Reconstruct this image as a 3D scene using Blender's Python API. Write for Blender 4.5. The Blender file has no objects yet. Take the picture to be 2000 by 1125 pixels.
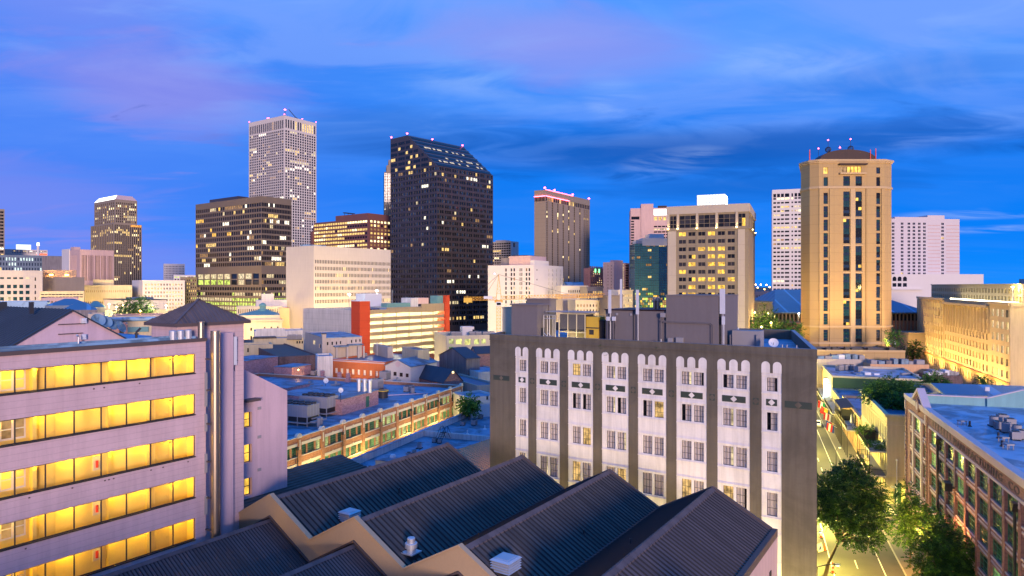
import bpy, bmesh, math, random
from mathutils import Vector
R_ = math.radians
scene = bpy.context.scene
COL = scene.collection
# ---------------------------------------------------------------- camera
F, CX, HY, H = 1316.0, 1000.0, 558.0, 38.0     # focal length in photo pixels, principal point, horizon row, eye height
cd = bpy.data.cameras.new('camera'); cam = bpy.data.objects.new('camera', cd); COL.objects.link(cam)
cam.location = (0, 0, H); cam.rotation_euler = (R_(90), 0, 0)
cd.sensor_width = 36.0; cd.lens = F/2000*36; cd.shift_y = -4.5/2000
cd.clip_start = .2; cd.clip_end = 20000
scene.camera = cam
# ---------------------------------------------------------------- exposure
vs = scene.view_settings
vs.view_transform = 'Standard'; vs.look = 'None'; vs.exposure = 0.22; vs.gamma = 1.0
cy = scene.cycles
cy.max_bounces = 5; cy.diffuse_bounces = 3; cy.glossy_bounces = 3; cy.transmission_bounces = 3; cy.transparent_max_bounces = 10
cy.use_denoising = True; cy.sample_clamp_indirect = 4.0; cy.blur_glossy = .5
# ---------------------------------------------------------------- node helpers
class NT:
    def __init__(s, nt): s.t = nt; nt.nodes.clear()
    def n(s, typ, **kw):
        nd = s.t.nodes.new(typ)
        for k, v in kw.items():
            if k.startswith('_'): setattr(nd, k[1:], v)
            else:
                kk = int(k[1:]) if k[0] == 'i' and k[1:].isdigit() else k.replace('__', ' ')
                s.put(nd.inputs[kk], v)
        return nd
    def put(s, inp, v):
        if isinstance(v, bpy.types.NodeSocket): s.t.links.new(v, inp)
        else:
            if inp.type == 'RGBA' and len(v) == 3: v = (*v, 1)
            inp.default_value = v
    def m(s, op, a, b=0.0, c=0.0, clamp=False):
        nd = s.n('ShaderNodeMath', _operation=op, i0=a, i1=b)
        if op in ('MULTIPLY_ADD', 'COMPARE', 'SMOOTH_MIN'): s.put(nd.inputs[2], c)
        nd.use_clamp = clamp
        return nd.outputs[0]
    def rng(s, v, a, b, c=0., d=1., t='SMOOTHSTEP'):
        nd = s.n('ShaderNodeMapRange', _interpolation_type=t, Value=v, From__Min=a, From__Max=b, To__Min=c, To__Max=d)
        return nd.outputs[0]
    def mix(s, f, a, b, bt='MIX'):
        nd = s.n('ShaderNodeMix', _data_type='RGBA', _blend_type=bt)
        s.put(nd.inputs[0], f); s.put(nd.inputs[6], a); s.put(nd.inputs[7], b)
        return nd.outputs[2]
    def noise(s, vec, scale, detail=3, rough=.55, dist=0.):
        return s.n('ShaderNodeTexNoise', Vector=vec, Scale=scale, Detail=detail, Roughness=rough, Distortion=dist).outputs[0]
    def xyz(s, v): return s.n('ShaderNodeSeparateXYZ', i0=v).outputs
    def vec(s, a, b, c=0.): return s.n('ShaderNodeCombineXYZ', i0=a, i1=b, i2=c).outputs[0]
# ---------------------------------------------------------------- sky
SUN_EL, SUN_AZ = R_(6), R_(15)      # last glow, low behind the camera and a little to its right
wd = bpy.data.worlds.new('World'); scene.world = wd; wd.use_nodes = True
w = NT(wd.node_tree)
tc = w.n('ShaderNodeTexCoord').outputs['Generated']
dx, dy, dz = w.xyz(tc)
nish = w.n('ShaderNodeTexSky', _sky_type='NISHITA', _sun_disc=False, _sun_elevation=R_(1.0), _sun_rotation=math.pi-SUN_AZ, _altitude=10, _dust_density=2.0, _ozone_density=4.0).outputs[0]
up = w.m('MAXIMUM', dz, 0.0)
base = w.n('ShaderNodeValToRGB', Fac=w.m('MULTIPLY', up, 2.0))
cr = base.color_ramp; cr.interpolation = 'B_SPLINE'
for p, c in ((0, (.006, .235, .86)), (.10, (.001, .195, .86)), (.28, (.002, .165, .76)), (.50, (.015, .185, .78)), (.75, (.055, .26, .86)), (1.0, (.09, .30, .90))):
    e = cr.elements.new(p) if p not in (0, 1.0) else cr.elements[0 if p == 0 else len(cr.elements)-1]
    e.color = (*c, 1)
sky = base.outputs[0]
az, el = w.m('ARCTAN2', dx, dy), w.m('ARCSINE', dz)
# clouds: wind-drawn sheets overhead that flatten into bars towards the horizon
k = w.m('DIVIDE', 1.0, w.m('ADD', up, .13))
cu, cv = w.m('MULTIPLY', dx, k), w.m('MULTIPLY', dy, k)
wv = w.noise(w.vec(cu, cv, 2.2), .9, 3)
p1 = w.vec(w.m('ADD', w.m('MULTIPLY', cu, .42), w.m('MULTIPLY', cv, .16)), w.m('MULTIPLY', cv, 1.0), 3.3)
n1 = w.noise(p1, 1.1, 6, .55, .5)
n2 = w.noise(w.vec(w.m('MULTIPLY', cu, .75), w.m('MULTIPLY', cv, 1.5), 8.7), 1.3, 6, .56, .8)
n3 = w.noise(w.vec(w.m('MULTIPLY', cu, 1.2), w.m('MULTIPLY', cv, 2.4), 1.2), 1.3, 6, .55, 1.0)
def blob(a0, e0, wa, we, tilt=0.):
    a, e = w.m('SUBTRACT', az, R_(a0)), w.m('SUBTRACT', el, R_(e0))
    e = w.m('ADD', e, w.m('MULTIPLY', a, tilt))
    d = w.m('ADD', w.m('POWER', w.m('ABSOLUTE', w.m('DIVIDE', a, R_(wa))), 2.), w.m('POWER', w.m('ABSOLUTE', w.m('DIVIDE', e, R_(we))), 2.))
    d = w.m('MULTIPLY', d, w.m('MULTIPLY_ADD', n3, 3.0, -.55))
    return w.rng(d, 1.0, -.15)
def add(f, k, c):
    global sky
    sky = w.mix(w.m('MULTIPLY', f, k), sky, c)
left = w.rng(az, R_(-2), R_(-36))
add(left, w.rng(dz, .0, .30, .45, .45), (.125, .235, .84))
hi = w.rng(dz, .13, .33)
add(w.rng(n1, .36, .60), w.m('MULTIPLY_ADD', hi, .75, .10), (.105, .305, .90))                   # lilac sheets
add(w.rng(n2, .44, .62), w.m('MULTIPLY', hi, .65), (.17, .32, .86))                              # greyer lilac
for a0, e0, wa, we, tl, kk in ((-27, 14.5, 11, 4.0, .05, .50), (-33, 20, 10, 4, .0, .25), (5, 19.5, 15, 3.4, .06, .42), (-38, 6, 12, 3.5, 0, .30), (-30, 1.5, 13, 3.0, 0, .30)):
    add(blob(a0, e0, wa, we, tl), kk, (.34, .25, .66))                                            # pink patches
for a0, e0, wa, we, tl, kk in ((14, 11.0, 30, 2.6, .02, .78), (-10, 12.5, 15, 2.6, -.05, .40), (20, 8.0, 16, 1.4, .0, .45), (31, 15, 13, 1.6, .0, .15)):
    add(blob(a0, e0, wa, we, tl), kk, (.003, .072, .38))                                          # dark bars
for a0, e0, wa, we, tl, kk in ((8.6, 15.2, 3.6, 2.6, .3, .34), (13.6, 10.2, 6.0, 1.5, -.12, .34), (33, 11.0, 9, 1.3, -.06, .22), (35, 5.0, 7, .5, .02, .55), (35.5, 3.9, 5, .35, .0, .45), (-3, 17, 12, 2, .1, .25), (24, 17, 12, 2.2, .1, .35)):
    add(w.m('MULTIPLY', blob(a0, e0, wa, we, tl), w.rng(n3, .40, .66)), kk, (.40, .55, .86))        # pale wisps
add(w.rng(n3, .50, .72), w.m('MULTIPLY_ADD', hi, .20, .03), (.28, .46, .88))
sky = w.mix(.004, sky, nish)
zen = w.rng(dz, .44, .75)
sky = w.mix(zen, sky, (.015, .29, 1.12))        # clear deep blue overhead
# the after-glow side, behind the camera
back = w.rng(dy, .15, -.6)
sky = w.mix(w.m('MULTIPLY', back, w.rng(dz, .55, .0, .0, .85)), sky, (.30, .21, .34))
sky = w.mix(w.rng(dz, 0., -.05), sky, (.03, .03, .045))
bg = w.n('ShaderNodeBackground', Color=sky, Strength=1.0)
w.n('ShaderNodeOutputWorld', Surface=bg.outputs[0])
# ---------------------------------------------------------------- the last pink light
sl = bpy.data.lights.new('sun', 'SUN'); so = bpy.data.objects.new('sun', sl); COL.objects.link(so)
sl.energy = 3.1; sl.color = (1.0, .73, .64); sl.angle = R_(10.0)
sd = Vector((math.sin(SUN_AZ)*math.cos(SUN_EL), -math.cos(SUN_AZ)*math.cos(SUN_EL), math.sin(SUN_EL)))
so.rotation_euler = (-sd).to_track_quat('-Z', 'Y').to_euler()
# ---------------------------------------------------------------- measuring helpers
def X(px, Y): return (px-CX)/F*Y
def Zy(py, Y): return H-(py-HY)/F*Y
def W(px, Y): return (X(px, Y), Y)
def G(px, py, z=0.): Y = (H-z)*F/(py-HY); return (X(px, Y), Y)
def along(O, d, px):      # distance along the plan line O + t d at which column px of the photo crosses it
    m = (px-CX)/F
    return (m*O[1]-O[0])/(d[0]-m*d[1])
# ---------------------------------------------------------------- materials
MATS = {}
def newmat(key):
    m = bpy.data.materials.new(key); m.use_nodes = True; MATS[key] = m
    return m, NT(m.node_tree)
def finish(t, **kw):
    b = t.n('ShaderNodeBsdfPrincipled', **kw)
    t.n('ShaderNodeOutputMaterial', Surface=b.outputs[0]); return b
def sc(c, k): return tuple(min(1, x*k) for x in c)
def wallcoord(t):
    g = t.n('ShaderNodeNewGeometry')
    tan = t.n('ShaderNodeVectorMath', _operation='CROSS_PRODUCT', i0=g.outputs['True Normal'], i1=(0, 0, 1)).outputs[0]
    u = t.n('ShaderNodeVectorMath', _operation='DOT_PRODUCT', i0=g.outputs['Position'], i1=tan).outputs['Value']
    return u, t.xyz(g.outputs['Position'])[2], g.outputs['Position']
def mat(key, c, rough=.8, var=.14, scale=.35, metal=0., spec=.3, fine=.06, streak=0., stain=0., lines=None, lw=.04, lk=.55, brick=None, bump=0.):
    """a painted, plastered, stone or metal surface: broad and fine mottling, optional joints (u, v) or brickwork"""
    m, t = newmat(key)
    u, v, pos = wallcoord(t)
    n = t.noise(pos, scale, 4, .6)
    f = t.noise(pos, scale*14, 2, .6)
    k = t.m('ADD', t.m('MULTIPLY_ADD', n, 2*var, 1-var), t.m('MULTIPLY_ADD', f, 2*fine, -fine))
    if streak:
        s = t.noise(t.vec(t.m('MULTIPLY', u, 1.6), t.m('MULTIPLY', v, .09), 0.), 1.0, 4, .65)
        k = t.m('MULTIPLY', k, t.rng(s, .35, .62, 1-streak, 1.0))
    if stain:
        q = t.noise(pos, .22, 5, .62, .8); k = t.m('MULTIPLY', k, t.rng(q, .44, .62, 1.0, 1-stain))
    if brick:
        br = t.n('ShaderNodeTexBrick', Vector=t.vec(u, v, 0.), Scale=1.0, Mortar__Size=.012, Brick__Width=brick[0], Row__Height=brick[1], Color1=(*sc(c, 1.15), 1), Color2=(*sc(c, .72), 1), Mortar=(*sc(c, .8), 1))
        colr = br.outputs[0]
    else: colr = (*c, 1)
    if lines:
        jj = None
        for q, sp in ((u, lines[0]), (v, lines[1])):
            if not sp: continue
            fr = t.m('FRACT', t.m('DIVIDE', q, sp))
            j = t.m('LESS_THAN', fr, lw/sp)
            jj = j if jj is None else t.m('MAXIMUM', jj, j)
        k = t.m('MULTIPLY', k, t.m('MULTIPLY_ADD', jj, lk-1, 1.0))
    colr = t.mix(1.0, colr, t.vec(k, k, k), 'MULTIPLY')
    kw = dict(Base__Color=colr, Roughness=rough, Metallic=metal)
    b = finish(t, **kw); b.inputs['Specular IOR Level'].default_value = spec
    if bump:
        bp = t.n('ShaderNodeBump', Strength=bump, Distance=.05, Height=f); t.t.links.new(bp.outputs[0], b.inputs['Normal'])
    return m
def glass(key, c=(.010, .014, .022), rough=.06, spec=.6, var=.5, metal=0.):
    m, t = newmat(key)
    g = t.n('ShaderNodeNewGeometry'); n = t.noise(g.outputs['Position'], .3, 2)
    k = t.m('MULTIPLY_ADD', n, 2*var, 1-var)
    col = t.mix(1.0, (*c, 1), t.vec(k, k, k), 'MULTIPLY')
    nb = t.n('ShaderNodeBump', Strength=.05, Distance=.2, Height=t.noise(g.outputs['Position'], .15, 2))
    b = finish(t, Base__Color=col, Roughness=rough, Normal=nb.outputs[0], Metallic=metal); b.inputs['Specular IOR Level'].default_value = spec
    return m
def lit(key, c, s, scale=.8, lo=.35, tint=None):
    """a lamp-lit room behind its window: uneven light, with blinds and furniture darkening it in places"""
    m, t = newmat(key)
    g = t.n('ShaderNodeNewGeometry')
    x, y, z = t.xyz(g.outputs['Position'])
    n = t.noise(t.vec(t.m('MULTIPLY', x, 1.0), y, t.m('MULTIPLY', z, .8)), scale, 3, .6)
    st = t.m('MULTIPLY', t.rng(n, .32, .64, lo, 1.25), s)
    e = t.n('ShaderNodeBsdfPrincipled', Base__Color=(.02, .02, .02, 1), Roughness=.15, Emission__Color=(*c, 1), Emission__Strength=st)
    t.n('ShaderNodeOutputMaterial', Surface=e.outputs[0]); return m
def glow(key, c, s):
    m, t = newmat(key)
    e = t.n('ShaderNodeEmission', Color=(*c, 1), Strength=s); t.n('ShaderNodeOutputMaterial', Surface=e.outputs[0]); return m
def clear(key, tint=(.95, .97, 1.0), refl=.02):
    m, t = newmat(key)
    tr = t.n('ShaderNodeBsdfTransparent', Color=(*tint, 1)); gl = t.n('ShaderNodeBsdfGlossy', Color=(1, 1, 1, 1), Roughness=.03)
    lw = t.n('ShaderNodeLayerWeight', Blend=.25)
    f = t.m('MULTIPLY_ADD', lw.outputs['Fresnel'], .35, refl)
    mx = t.n('ShaderNodeMixShader', i0=f, i1=tr.outputs[0], i2=gl.outputs[0]); t.n('ShaderNodeOutputMaterial', Surface=mx.outputs[0]); return m
# ---------------------------------------------------------------- objects
def tag(o, label=None, cat=None, group=None, kind=None):
    if label: o['label'] = label
    if cat: o['category'] = cat
    if group: o['group'] = group
    if kind: o['kind'] = kind
    return o
def thing(name, label, cat, O, z=0., phi=0., group=None):
    o = bpy.data.objects.new(name, None); COL.objects.link(o)
    o.empty_display_size = .5
    o.location = (O[0], O[1], z); o.rotation_euler = (0, 0, phi)
    return tag(o, label, cat, group)
def put(name, me, parent=None, loc=(0, 0, 0), rz=0., rot=None):
    o = bpy.data.objects.new(name, me); COL.objects.link(o)
    o.parent = parent; o.location = loc; o.rotation_euler = rot or (0, 0, rz)
    return o
def dup(o, parent=None, loc=None, rz=None, label=None):
    c = o.copy(); COL.objects.link(c)
    if parent: c.parent = parent
    if loc: c.location = loc
    if rz is not None: c.rotation_euler = (0, 0, rz)
    if label: c['label'] = label
    for ch in list(o.children): dup(ch, c)
    return c
class MB:
    """collects faces and builds them as one mesh"""
    def __init__(s): s.v = []; s.f = []; s.mi = []; s.c = 0
    def face(s, pts, mi=None):
        b = len(s.v); s.v.extend(tuple(p) for p in pts); s.f.append(tuple(range(b, b+len(pts)))); s.mi.append(s.c if mi is None else mi)
    def box(s, x0, x1, y0, y1, z0, z1, mi=None, bottom=True):
        a, b, c, d = (x0, y0), (x1, y0), (x1, y1), (x0, y1)
        s.prism([a, b, c, d], z0, z1, mi, bottom)
    def prism(s, poly, z0, z1, mi=None, bottom=True, top=True):
        n = len(poly)
        for i in range(n):
            a, b = poly[i], poly[(i+1) % n]
            s.face([(*a, z0), (*b, z0), (*b, z1), (*a, z1)], mi)
        if top: s.face([(*p, z1) for p in poly], mi)
        if bottom: s.face([(*p, z0) for p in reversed(poly)], mi)
    def plate(s, prof, y0, y1, mi=None):
        """outline in the local x-z plane, extruded from y0 (outside) to y1"""
        n = len(prof)
        s.face([(x, y0, z) for x, z in prof], mi); s.face([(x, y1, z) for x, z in reversed(prof)], mi)
        for i in range(n):
            (a, za), (b, zb) = prof[i], prof[(i+1) % n]
            s.face([(b, y0, zb), (a, y0, za), (a, y1, za), (b, y1, zb)], mi)
    def cyl(s, p, q, r0, r1=None, n=10, mi=None, caps=True):
        r1 = r0 if r1 is None else r1
        p, q = Vector(p), Vector(q); d = (q-p).normalized()
        a = d.orthogonal().normalized(); b = d.cross(a)
        P = [p+(a*math.cos(t)+b*math.sin(t))*r0 for t in [2*math.pi*i/n for i in range(n)]]
        Q = [q+(a*math.cos(t)+b*math.sin(t))*r1 for t in [2*math.pi*i/n for i in range(n)]]
        for i in range(n):
            j = (i+1) % n; s.face([P[i], P[j], Q[j], Q[i]], mi)
        if caps: s.face(list(reversed(P)), mi); s.face(Q, mi)
    def lathe(s, c, prof, n=14, mi=None):
        for (r0, z0), (r1, z1) in zip(prof, prof[1:]):
            for i in range(n):
                a, b = 2*math.pi*i/n, 2*math.pi*(i+1)/n
                s.face([(c[0]+r0*math.cos(a), c[1]+r0*math.sin(a), c[2]+z0), (c[0]+r0*math.cos(b), c[1]+r0*math.sin(b), c[2]+z0),
                        (c[0]+r1*math.cos(b), c[1]+r1*math.sin(b), c[2]+z1), (c[0]+r1*math.cos(a), c[1]+r1*math.sin(a), c[2]+z1)], mi)
    def tube(s, pts, r, n=8, mi=None):
        for a, b in zip(pts, pts[1:]): s.cyl(a, b, r, r, n, mi)
    def mesh(s, name, mats, merge=False, smooth=False):
        me = bpy.data.meshes.new(name); me.from_pydata(s.v, [], s.f)
        for m in (mats if isinstance(mats, (list, tuple)) else [mats]): me.materials.append(MATS[m] if isinstance(m, str) else m)
        me.polygons.foreach_set('material_index', s.mi)
        if smooth: me.polygons.foreach_set('use_smooth', [True]*len(s.f))
        if merge or smooth:
            bm = bmesh.new(); bm.from_mesh(me); bmesh.ops.remove_doubles(bm, verts=bm.verts, dist=1e-4); bm.to_mesh(me); bm.free()
        me.update(); return me
    def build(s, name, mats, parent=None, loc=(0, 0, 0), rz=0., **kw): return put(name, s.mesh(name, mats, **kw), parent, loc, rz)
def inset(poly, t):
    n = len(poly); out = []
    for i in range(n):
        p0, p1, p2 = Vector(poly[i-1]), Vector(poly[i]), Vector(poly[(i+1) % n])
        d1, d2 = (p1-p0).normalized(), (p2-p1).normalized()
        n1, n2 = Vector((-d1.y, d1.x)), Vector((-d2.y, d2.x))
        k = t/max(.3, 1+n1.dot(n2)); out.append(tuple(p1+(n1+n2)*k))
    return out
def wallgrid(mb, A, B, z0, z1, ops, d, mi=0):
    """one wall from A to B (outside on the right) with real openings and reveals of depth d"""
    A, B = Vector(A), Vector(B); L = (B-A).length; t = (B-A)/L; n = Vector((t.y, -t.x))
    def P(u, z, k=0.): q = A+t*u-n*k; return (q.x, q.y, z)
    if not ops:
        mb.face([P(0, z0), P(L, z0), P(L, z1), P(0, z1)], mi); return
    zs = sorted({z0, z1, *(round(o[2], 3) for o in ops), *(round(o[3], 3) for o in ops)})
    rows = {}
    for o in ops: rows.setdefault((round(o[2], 3), round(o[3], 3)), []).append(o)
    for za, zb in zip(zs, zs[1:]):
        if zb-za < 1e-3: continue
        zc = (za+zb)/2; spans = sorted((o[0], o[1]) for o in ops if o[2] < zc < o[3])
        u = 0.
        for a, b in spans:
            if a-u > 1e-3: mb.face([P(u, za), P(a, za), P(a, zb), P(u, zb)], mi)
            u = max(u, b)
        if L-u > 1e-3: mb.face([P(u, za), P(L, za), P(L, zb), P(u, zb)], mi)
    for o in ops:
        a, b, za, zb = o[:4]
        mb.face([P(a, za), P(b, za), P(b, za, d), P(a, za, d)], mi); mb.face([P(a, zb, d), P(b, zb, d), P(b, zb), P(a, zb)], mi)
        mb.face([P(a, za), P(a, za, d), P(a, zb, d), P(a, zb)], mi); mb.face([P(b, za, d), P(b, za), P(b, zb), P(b, zb, d)], mi)
MESH = {}
def pane_mesh(wd_, h, key):
    k = ('pane', round(wd_, 2), round(h, 2), key)
    if k not in MESH:
        mb = MB(); mb.face([(0, 0, 0), (wd_, 0, 0), (wd_, 0, h), (0, 0, h)]); MESH[k] = mb.mesh('window', key)
    return MESH[k]
def framed_window(parent, loc, rz, wd_, h, paneK, frameK, nx, ny, fw=.05, mw=.03, curtain=None, cur_state=None):
    """a window part with frame and muntins; its pane (and a curtain) are sub-parts"""
    k = ('frame', round(wd_, 2), round(h, 2), frameK, nx, ny, fw)
    if k not in MESH:
        mb = MB()
        mb.box(0, fw, -.03, .04, 0, h); mb.box(wd_-fw, wd_, -.03, .04, 0, h); mb.box(fw, wd_-fw, -.03, .04, 0, fw); mb.box(fw, wd_-fw, -.03, .04, h-fw, h)
        for i in range(1, nx): x = wd_*i/nx; mb.box(x-mw/2, x+mw/2, -.02, .02, fw, h-fw)
        for j in range(1, ny): z = h*j/ny; mb.box(fw, wd_-fw, -.022, .022, z-mw/2, z+mw/2)
        MESH[k] = mb.mesh('window', frameK)
    o = put('window', MESH[k], parent, loc, rz)
    kp = ('gpane', round(wd_, 2), round(h, 2), paneK, fw)
    if kp not in MESH:
        mb = MB(); mb.face([(fw/2, 0, fw/2), (wd_-fw/2, 0, fw/2), (wd_-fw/2, 0, h-fw/2), (fw/2, 0, h-fw/2)]); MESH[kp] = mb.mesh('pane', paneK)
    put('pane', MESH[kp], o, (0, .012, 0))
    if curtain:
        st = cur_state or (0, 1)
        kc = ('curtain', round(wd_, 2), round(h, 2), curtain, st)
        if kc not in MESH:
            mb = MB(); a, b = wd_*st[0], wd_*st[1]; nn = max(6, int((b-a)*26)); pts = []
            for i in range(nn+1): pts.append((a+(b-a)*i/nn, .10+(.035 if i % 2 else 0)+.012*math.sin(i*2.3)))
            for (xa, ya), (xb, yb) in zip(pts, pts[1:]): mb.face([(xa, ya, 0), (xb, yb, 0), (xb, yb, h), (xa, ya, h)])
            MESH[kc] = mb.mesh('curtain', curtain)
        put('curtain', MESH[kc], o)
    return o
def add_windows(root, wins, cap=100):
    """wins: (x, y, z, rz, w, h, key): the largest in view one by one, the rest as one part"""
    c, s = math.cos(root.rotation_euler.z), math.sin(root.rotation_euler.z)
    wins = sorted(wins, key=lambda q: root.location.y+s*q[0]+c*q[1]-.02*(q[4]*q[5])+abs(q[2]-40)*.01)
    for x, y, z, rz, a, h, key in wins[:cap]: put('window', pane_mesh(a, h, key), root, (x, y, z), rz)
    rest = wins[cap:]
    if rest:
        mb = MB(); keys = sorted({q[6] for q in rest})
        for x, y, z, rz, a, h, key in rest:
            p = (x+a*math.cos(rz), y+a*math.sin(rz)); mb.face([(x, y, z), (*p, z), (*p, z+h), (x, y, z+h)], keys.index(key))
        o = mb.build('window', keys, root); o['kind'] = 'stuff'
def bldg(root, poly, z0, z1, wm, rm, faces=None, par=.8, pt=.35, d=.25, base=True):
    """walls with openings, parapet and flat roof; returns the list of panes still to be placed"""
    faces = faces or {}; mb = MB(); wins = []; n = len(poly)
    for i in range(n):
        A, B = Vector(poly[i]), Vector(poly[(i+1) % n])
        ops = faces.get(i, [])
        wallgrid(mb, A, B, z0, z1, ops, d)
        t = (B-A).normalized(); nn = Vector((t.y, -t.x)); rz = math.atan2(t.y, t.x)
        for o in ops:
            if o[4] is None: continue
            q = A+t*o[0]-nn*d*.92
            wins.append((q.x, q.y, o[2], rz, o[1]-o[0], o[3]-o[2], o[4]))
    ins = inset(poly, pt)
    for i in range(n):
        a, b, c, e = poly[i], poly[(i+1) % n], ins[(i+1) % n], ins[i]
        mb.face([(*a, z1), (*b, z1), (*c, z1), (*e, z1)])
        mb.face([(*c, z1-par), (*e, z1-par), (*e, z1), (*c, z1)])
    mb.build('wall', wm, root)
    rb = MB(); rb.face([(*p, z1-par) for p in ins]); rb.build('roof', rm, root)
    return wins
def grid(L, z, cols, rows, key, lo=0.):
    """openings of a regular facade. cols = (n, width share, margin, margin); rows = (z top, z bottom, n, height share)"""
    n, wf, m0, m1 = cols; zt, zb, nr, hf = rows; out = []
    a0, a1 = L*m0, L*(1-m1); p = (a1-a0)/n; ph = (zt-zb)/nr
    for j in range(nr):
        top = zt-ph*j-ph*(1-hf)*.5
        for i in range(n):
            u = a0+p*(i+.5); kk = key(i, j) if callable(key) else key
            out.append((u-p*wf/2, u+p*wf/2, top-ph*hf, top, kk))
    return out
def lights(seed, p, keys, dark='glass_dark', run=.45, rowp=None):
    rnd = random.Random(seed); memo = {}; state = {'last': None}
    def f(i, j):
        if (i, j) in memo: return memo[(i, j)]
        pp = rowp.get(j, p) if rowp else p
        if i and state['last'] and rnd.random() < (run if pp < .5 else pp): k = state['last']
        elif rnd.random() < pp: k = rnd.choice(keys)
        else: k = None
        state['last'] = k; memo[(i, j)] = k or (dark if isinstance(dark, str) else rnd.choice(dark)); return memo[(i, j)]
    return f
class Tower:
    """rectangular building from its three visible edges: local x runs along the right-hand face, local y along the left-hand face"""
    def __init__(s, name, label, cat, xl, xc, xr, Y, th, ytop=None, z1=None, L=None, R=None, group=None, z0=0.):
        s.Y = Y; th = R_(th); C = W(xc, Y)
        uR, uL = (math.sin(th), math.cos(th)), (-math.cos(th), math.sin(th))
        s.R = R or along(C, uR, xr); s.L = L or along(C, uL, xl)
        if not 0 < s.L < 90: s.L = 18.0
        if not 0 < s.R < 120: s.R = 25.0
        s.z1 = Zy(ytop, Y) if z1 is None else z1; s.C = C; s.uR = uR; s.uL = uL; s.phi = math.pi/2-th; s.z0 = z0
        s.root = thing(name, label, cat, C, 0, s.phi, group)
        s.poly = [(0, 0), (s.R, 0), (s.R, s.L), (0, s.L)]; s.wins = []
    def z(s, py): return Zy(py, s.Y)
    def ur(s, px): return along(s.C, s.uR, px)
    def ul(s, px): return along(s.C, s.uL, px)
    def body(s, wm, rm, right=None, left=None, par=.9, d=.3, z0=None, z1=None, poly=None, pt=.4, faces=None):
        fc = {0: right or [], 3: [(s.L-o[1], s.L-o[0], *o[2:]) for o in (left or [])]}
        if faces: fc = faces
        s.wins += bldg(s.root, poly or s.poly, s.z0 if z0 is None else z0, s.z1 if z1 is None else z1, wm, rm, fc, par=par, d=d, pt=pt)
        return s
    def done(s, cap=100): add_windows(s.root, s.wins, cap); return s
    def box(s, name, m, x0, x1, y0, y1, z0, z1): mb = MB(); mb.box(x0, x1, y0, y1, z0, z1); return mb.build(name, m, s.root)
def point(parent, loc, power, c, r=.25, name='lamp_light'):
    l = bpy.data.lights.new(name, 'POINT'); l.energy = power; l.color = c; l.shadow_soft_size = r
    o = bpy.data.objects.new(name, l); COL.objects.link(o); o.parent = parent; o.location = loc; return o
def street_light(parent, loc, power, c, r=.25): return spot(parent, loc, (0, 0, 0), power, c, 150, .55, r)
def spot(parent, loc, rot, power, c, ang=80, blend=.6, r=.1, name='lamp_light'):
    l = bpy.data.lights.new(name, 'SPOT'); l.energy = power; l.color = c; l.spot_size = R_(ang); l.spot_blend = blend; l.shadow_soft_size = r
    o = bpy.data.objects.new(name, l); COL.objects.link(o); o.parent = parent; o.location = loc; o.rotation_euler = rot; return o
# ---------------------------------------------------------------- palette
mat('asphalt', (.075, .072, .066), .9, .25, .4, fine=.12)
mat('city_ground', (.09, .085, .08), .9, .3, .05)
mat('concrete_path', (.30, .27, .22), .9, .15, .5, lines=(1.5, 0))
mat('road_paint', (.75, .72, .62), .7, .1)
mat('kerb_stone', (.36, .33, .28), .9, .15)
mat('mauve_wall', (.60, .43, .44), .75, .07, .5, streak=.10, stain=.06, lines=(0, .42), lw=.035, lk=.84)
mat('mauve_plain', (.58, .42, .46), .75, .07, .5, streak=.12)
mat('mauve_brick', (.42, .24, .25), .85, .10, .6, brick=(.4, .2))
mat('brown_trim', (.10, .075, .07), .6)
mat('bronze_roof', (.10, .084, .074), .62, .28, .6, spec=.2, fine=.14, streak=.35)
mat('seam_shadow', (.018, .017, .020), .6)  # dark rib colour paints the shadow lines of the seams
mat('purple_roof', (.120, .094, .092), .62, .22, .5, spec=.2, streak=.3)
mat('dark_roof', (.030, .036, .045), .6, .25, .4, spec=.4)
mat('membrane', (.14, .25, .36), .55, .30, .16, fine=.10, spec=.5, stain=.6)  # sky's blue reflection put into the roof colour
mat('membrane_dark', (.06, .11, .18), .45, .45, .14, fine=.12, spec=.5)
mat('membrane_pale', (.24, .40, .54), .5, .3, .10, fine=.08, spec=.5, stain=.55)
mat('gravel_roof', (.20, .19, .18), .9, .25, .3, fine=.15)
mat('tan_fascia', (.44, .31, .18), .7, .06, .4)
mat('steel', (.46, .38, .29), .42, .10, .8, metal=1.0)  # warm tone puts yellow reflections of the lit windows into the steel
mat('galvanised', (.55, .56, .58), .45, .12, 1.5, metal=.6)
mat('white_metal', (.60, .61, .64), .5, .06, 1.0)
mat('grey_metal', (.34, .35, .37), .5, .1, 1.0)
mat('dark_metal', (.035, .035, .04), .5, .1)
mat('black_iron', (.02, .02, .022), .5, .1)
mat('equip_grey', (.29, .28, .29), .6, .08, .8)
mat('equip_yellow', (.62, .40, .05), .55, .08)
mat('equip_cream', (.62, .55, .36), .6, .1)
mat('hotel_grey', (.125, .112, .092), .85, .10, .25, stain=.18, streak=.16, fine=.05, lines=(0, .30), lw=.018, lk=.93)
mat('hotel_white', (.78, .75, .72), .8, .06, .3, stain=.10, streak=.16, lines=(0, .30), lw=.015, lk=.95)
mat('plaque_green', (.040, .055, .048), .6)
mat('penthouse_grey', (.17, .15, .15), .85, .1, .3, streak=.05)
mat('curtain_pale', (.80, .73, .68), .9, .05)
lit('curtain_lit', (1.0, .62, .22), .75, 1.5, .25)
lit('curtain_bright', (1.0, .80, .42), 1.5, 2.0, .4)
mat('room_dark', (.02, .02, .022), .9)
mat('brick_red', (.40, .19, .11), .9, .12, .4, brick=(.42, .14))
mat('brick_brown', (.36, .18, .17), .9, .12, .4, brick=(.42, .14), streak=.12)
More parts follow.
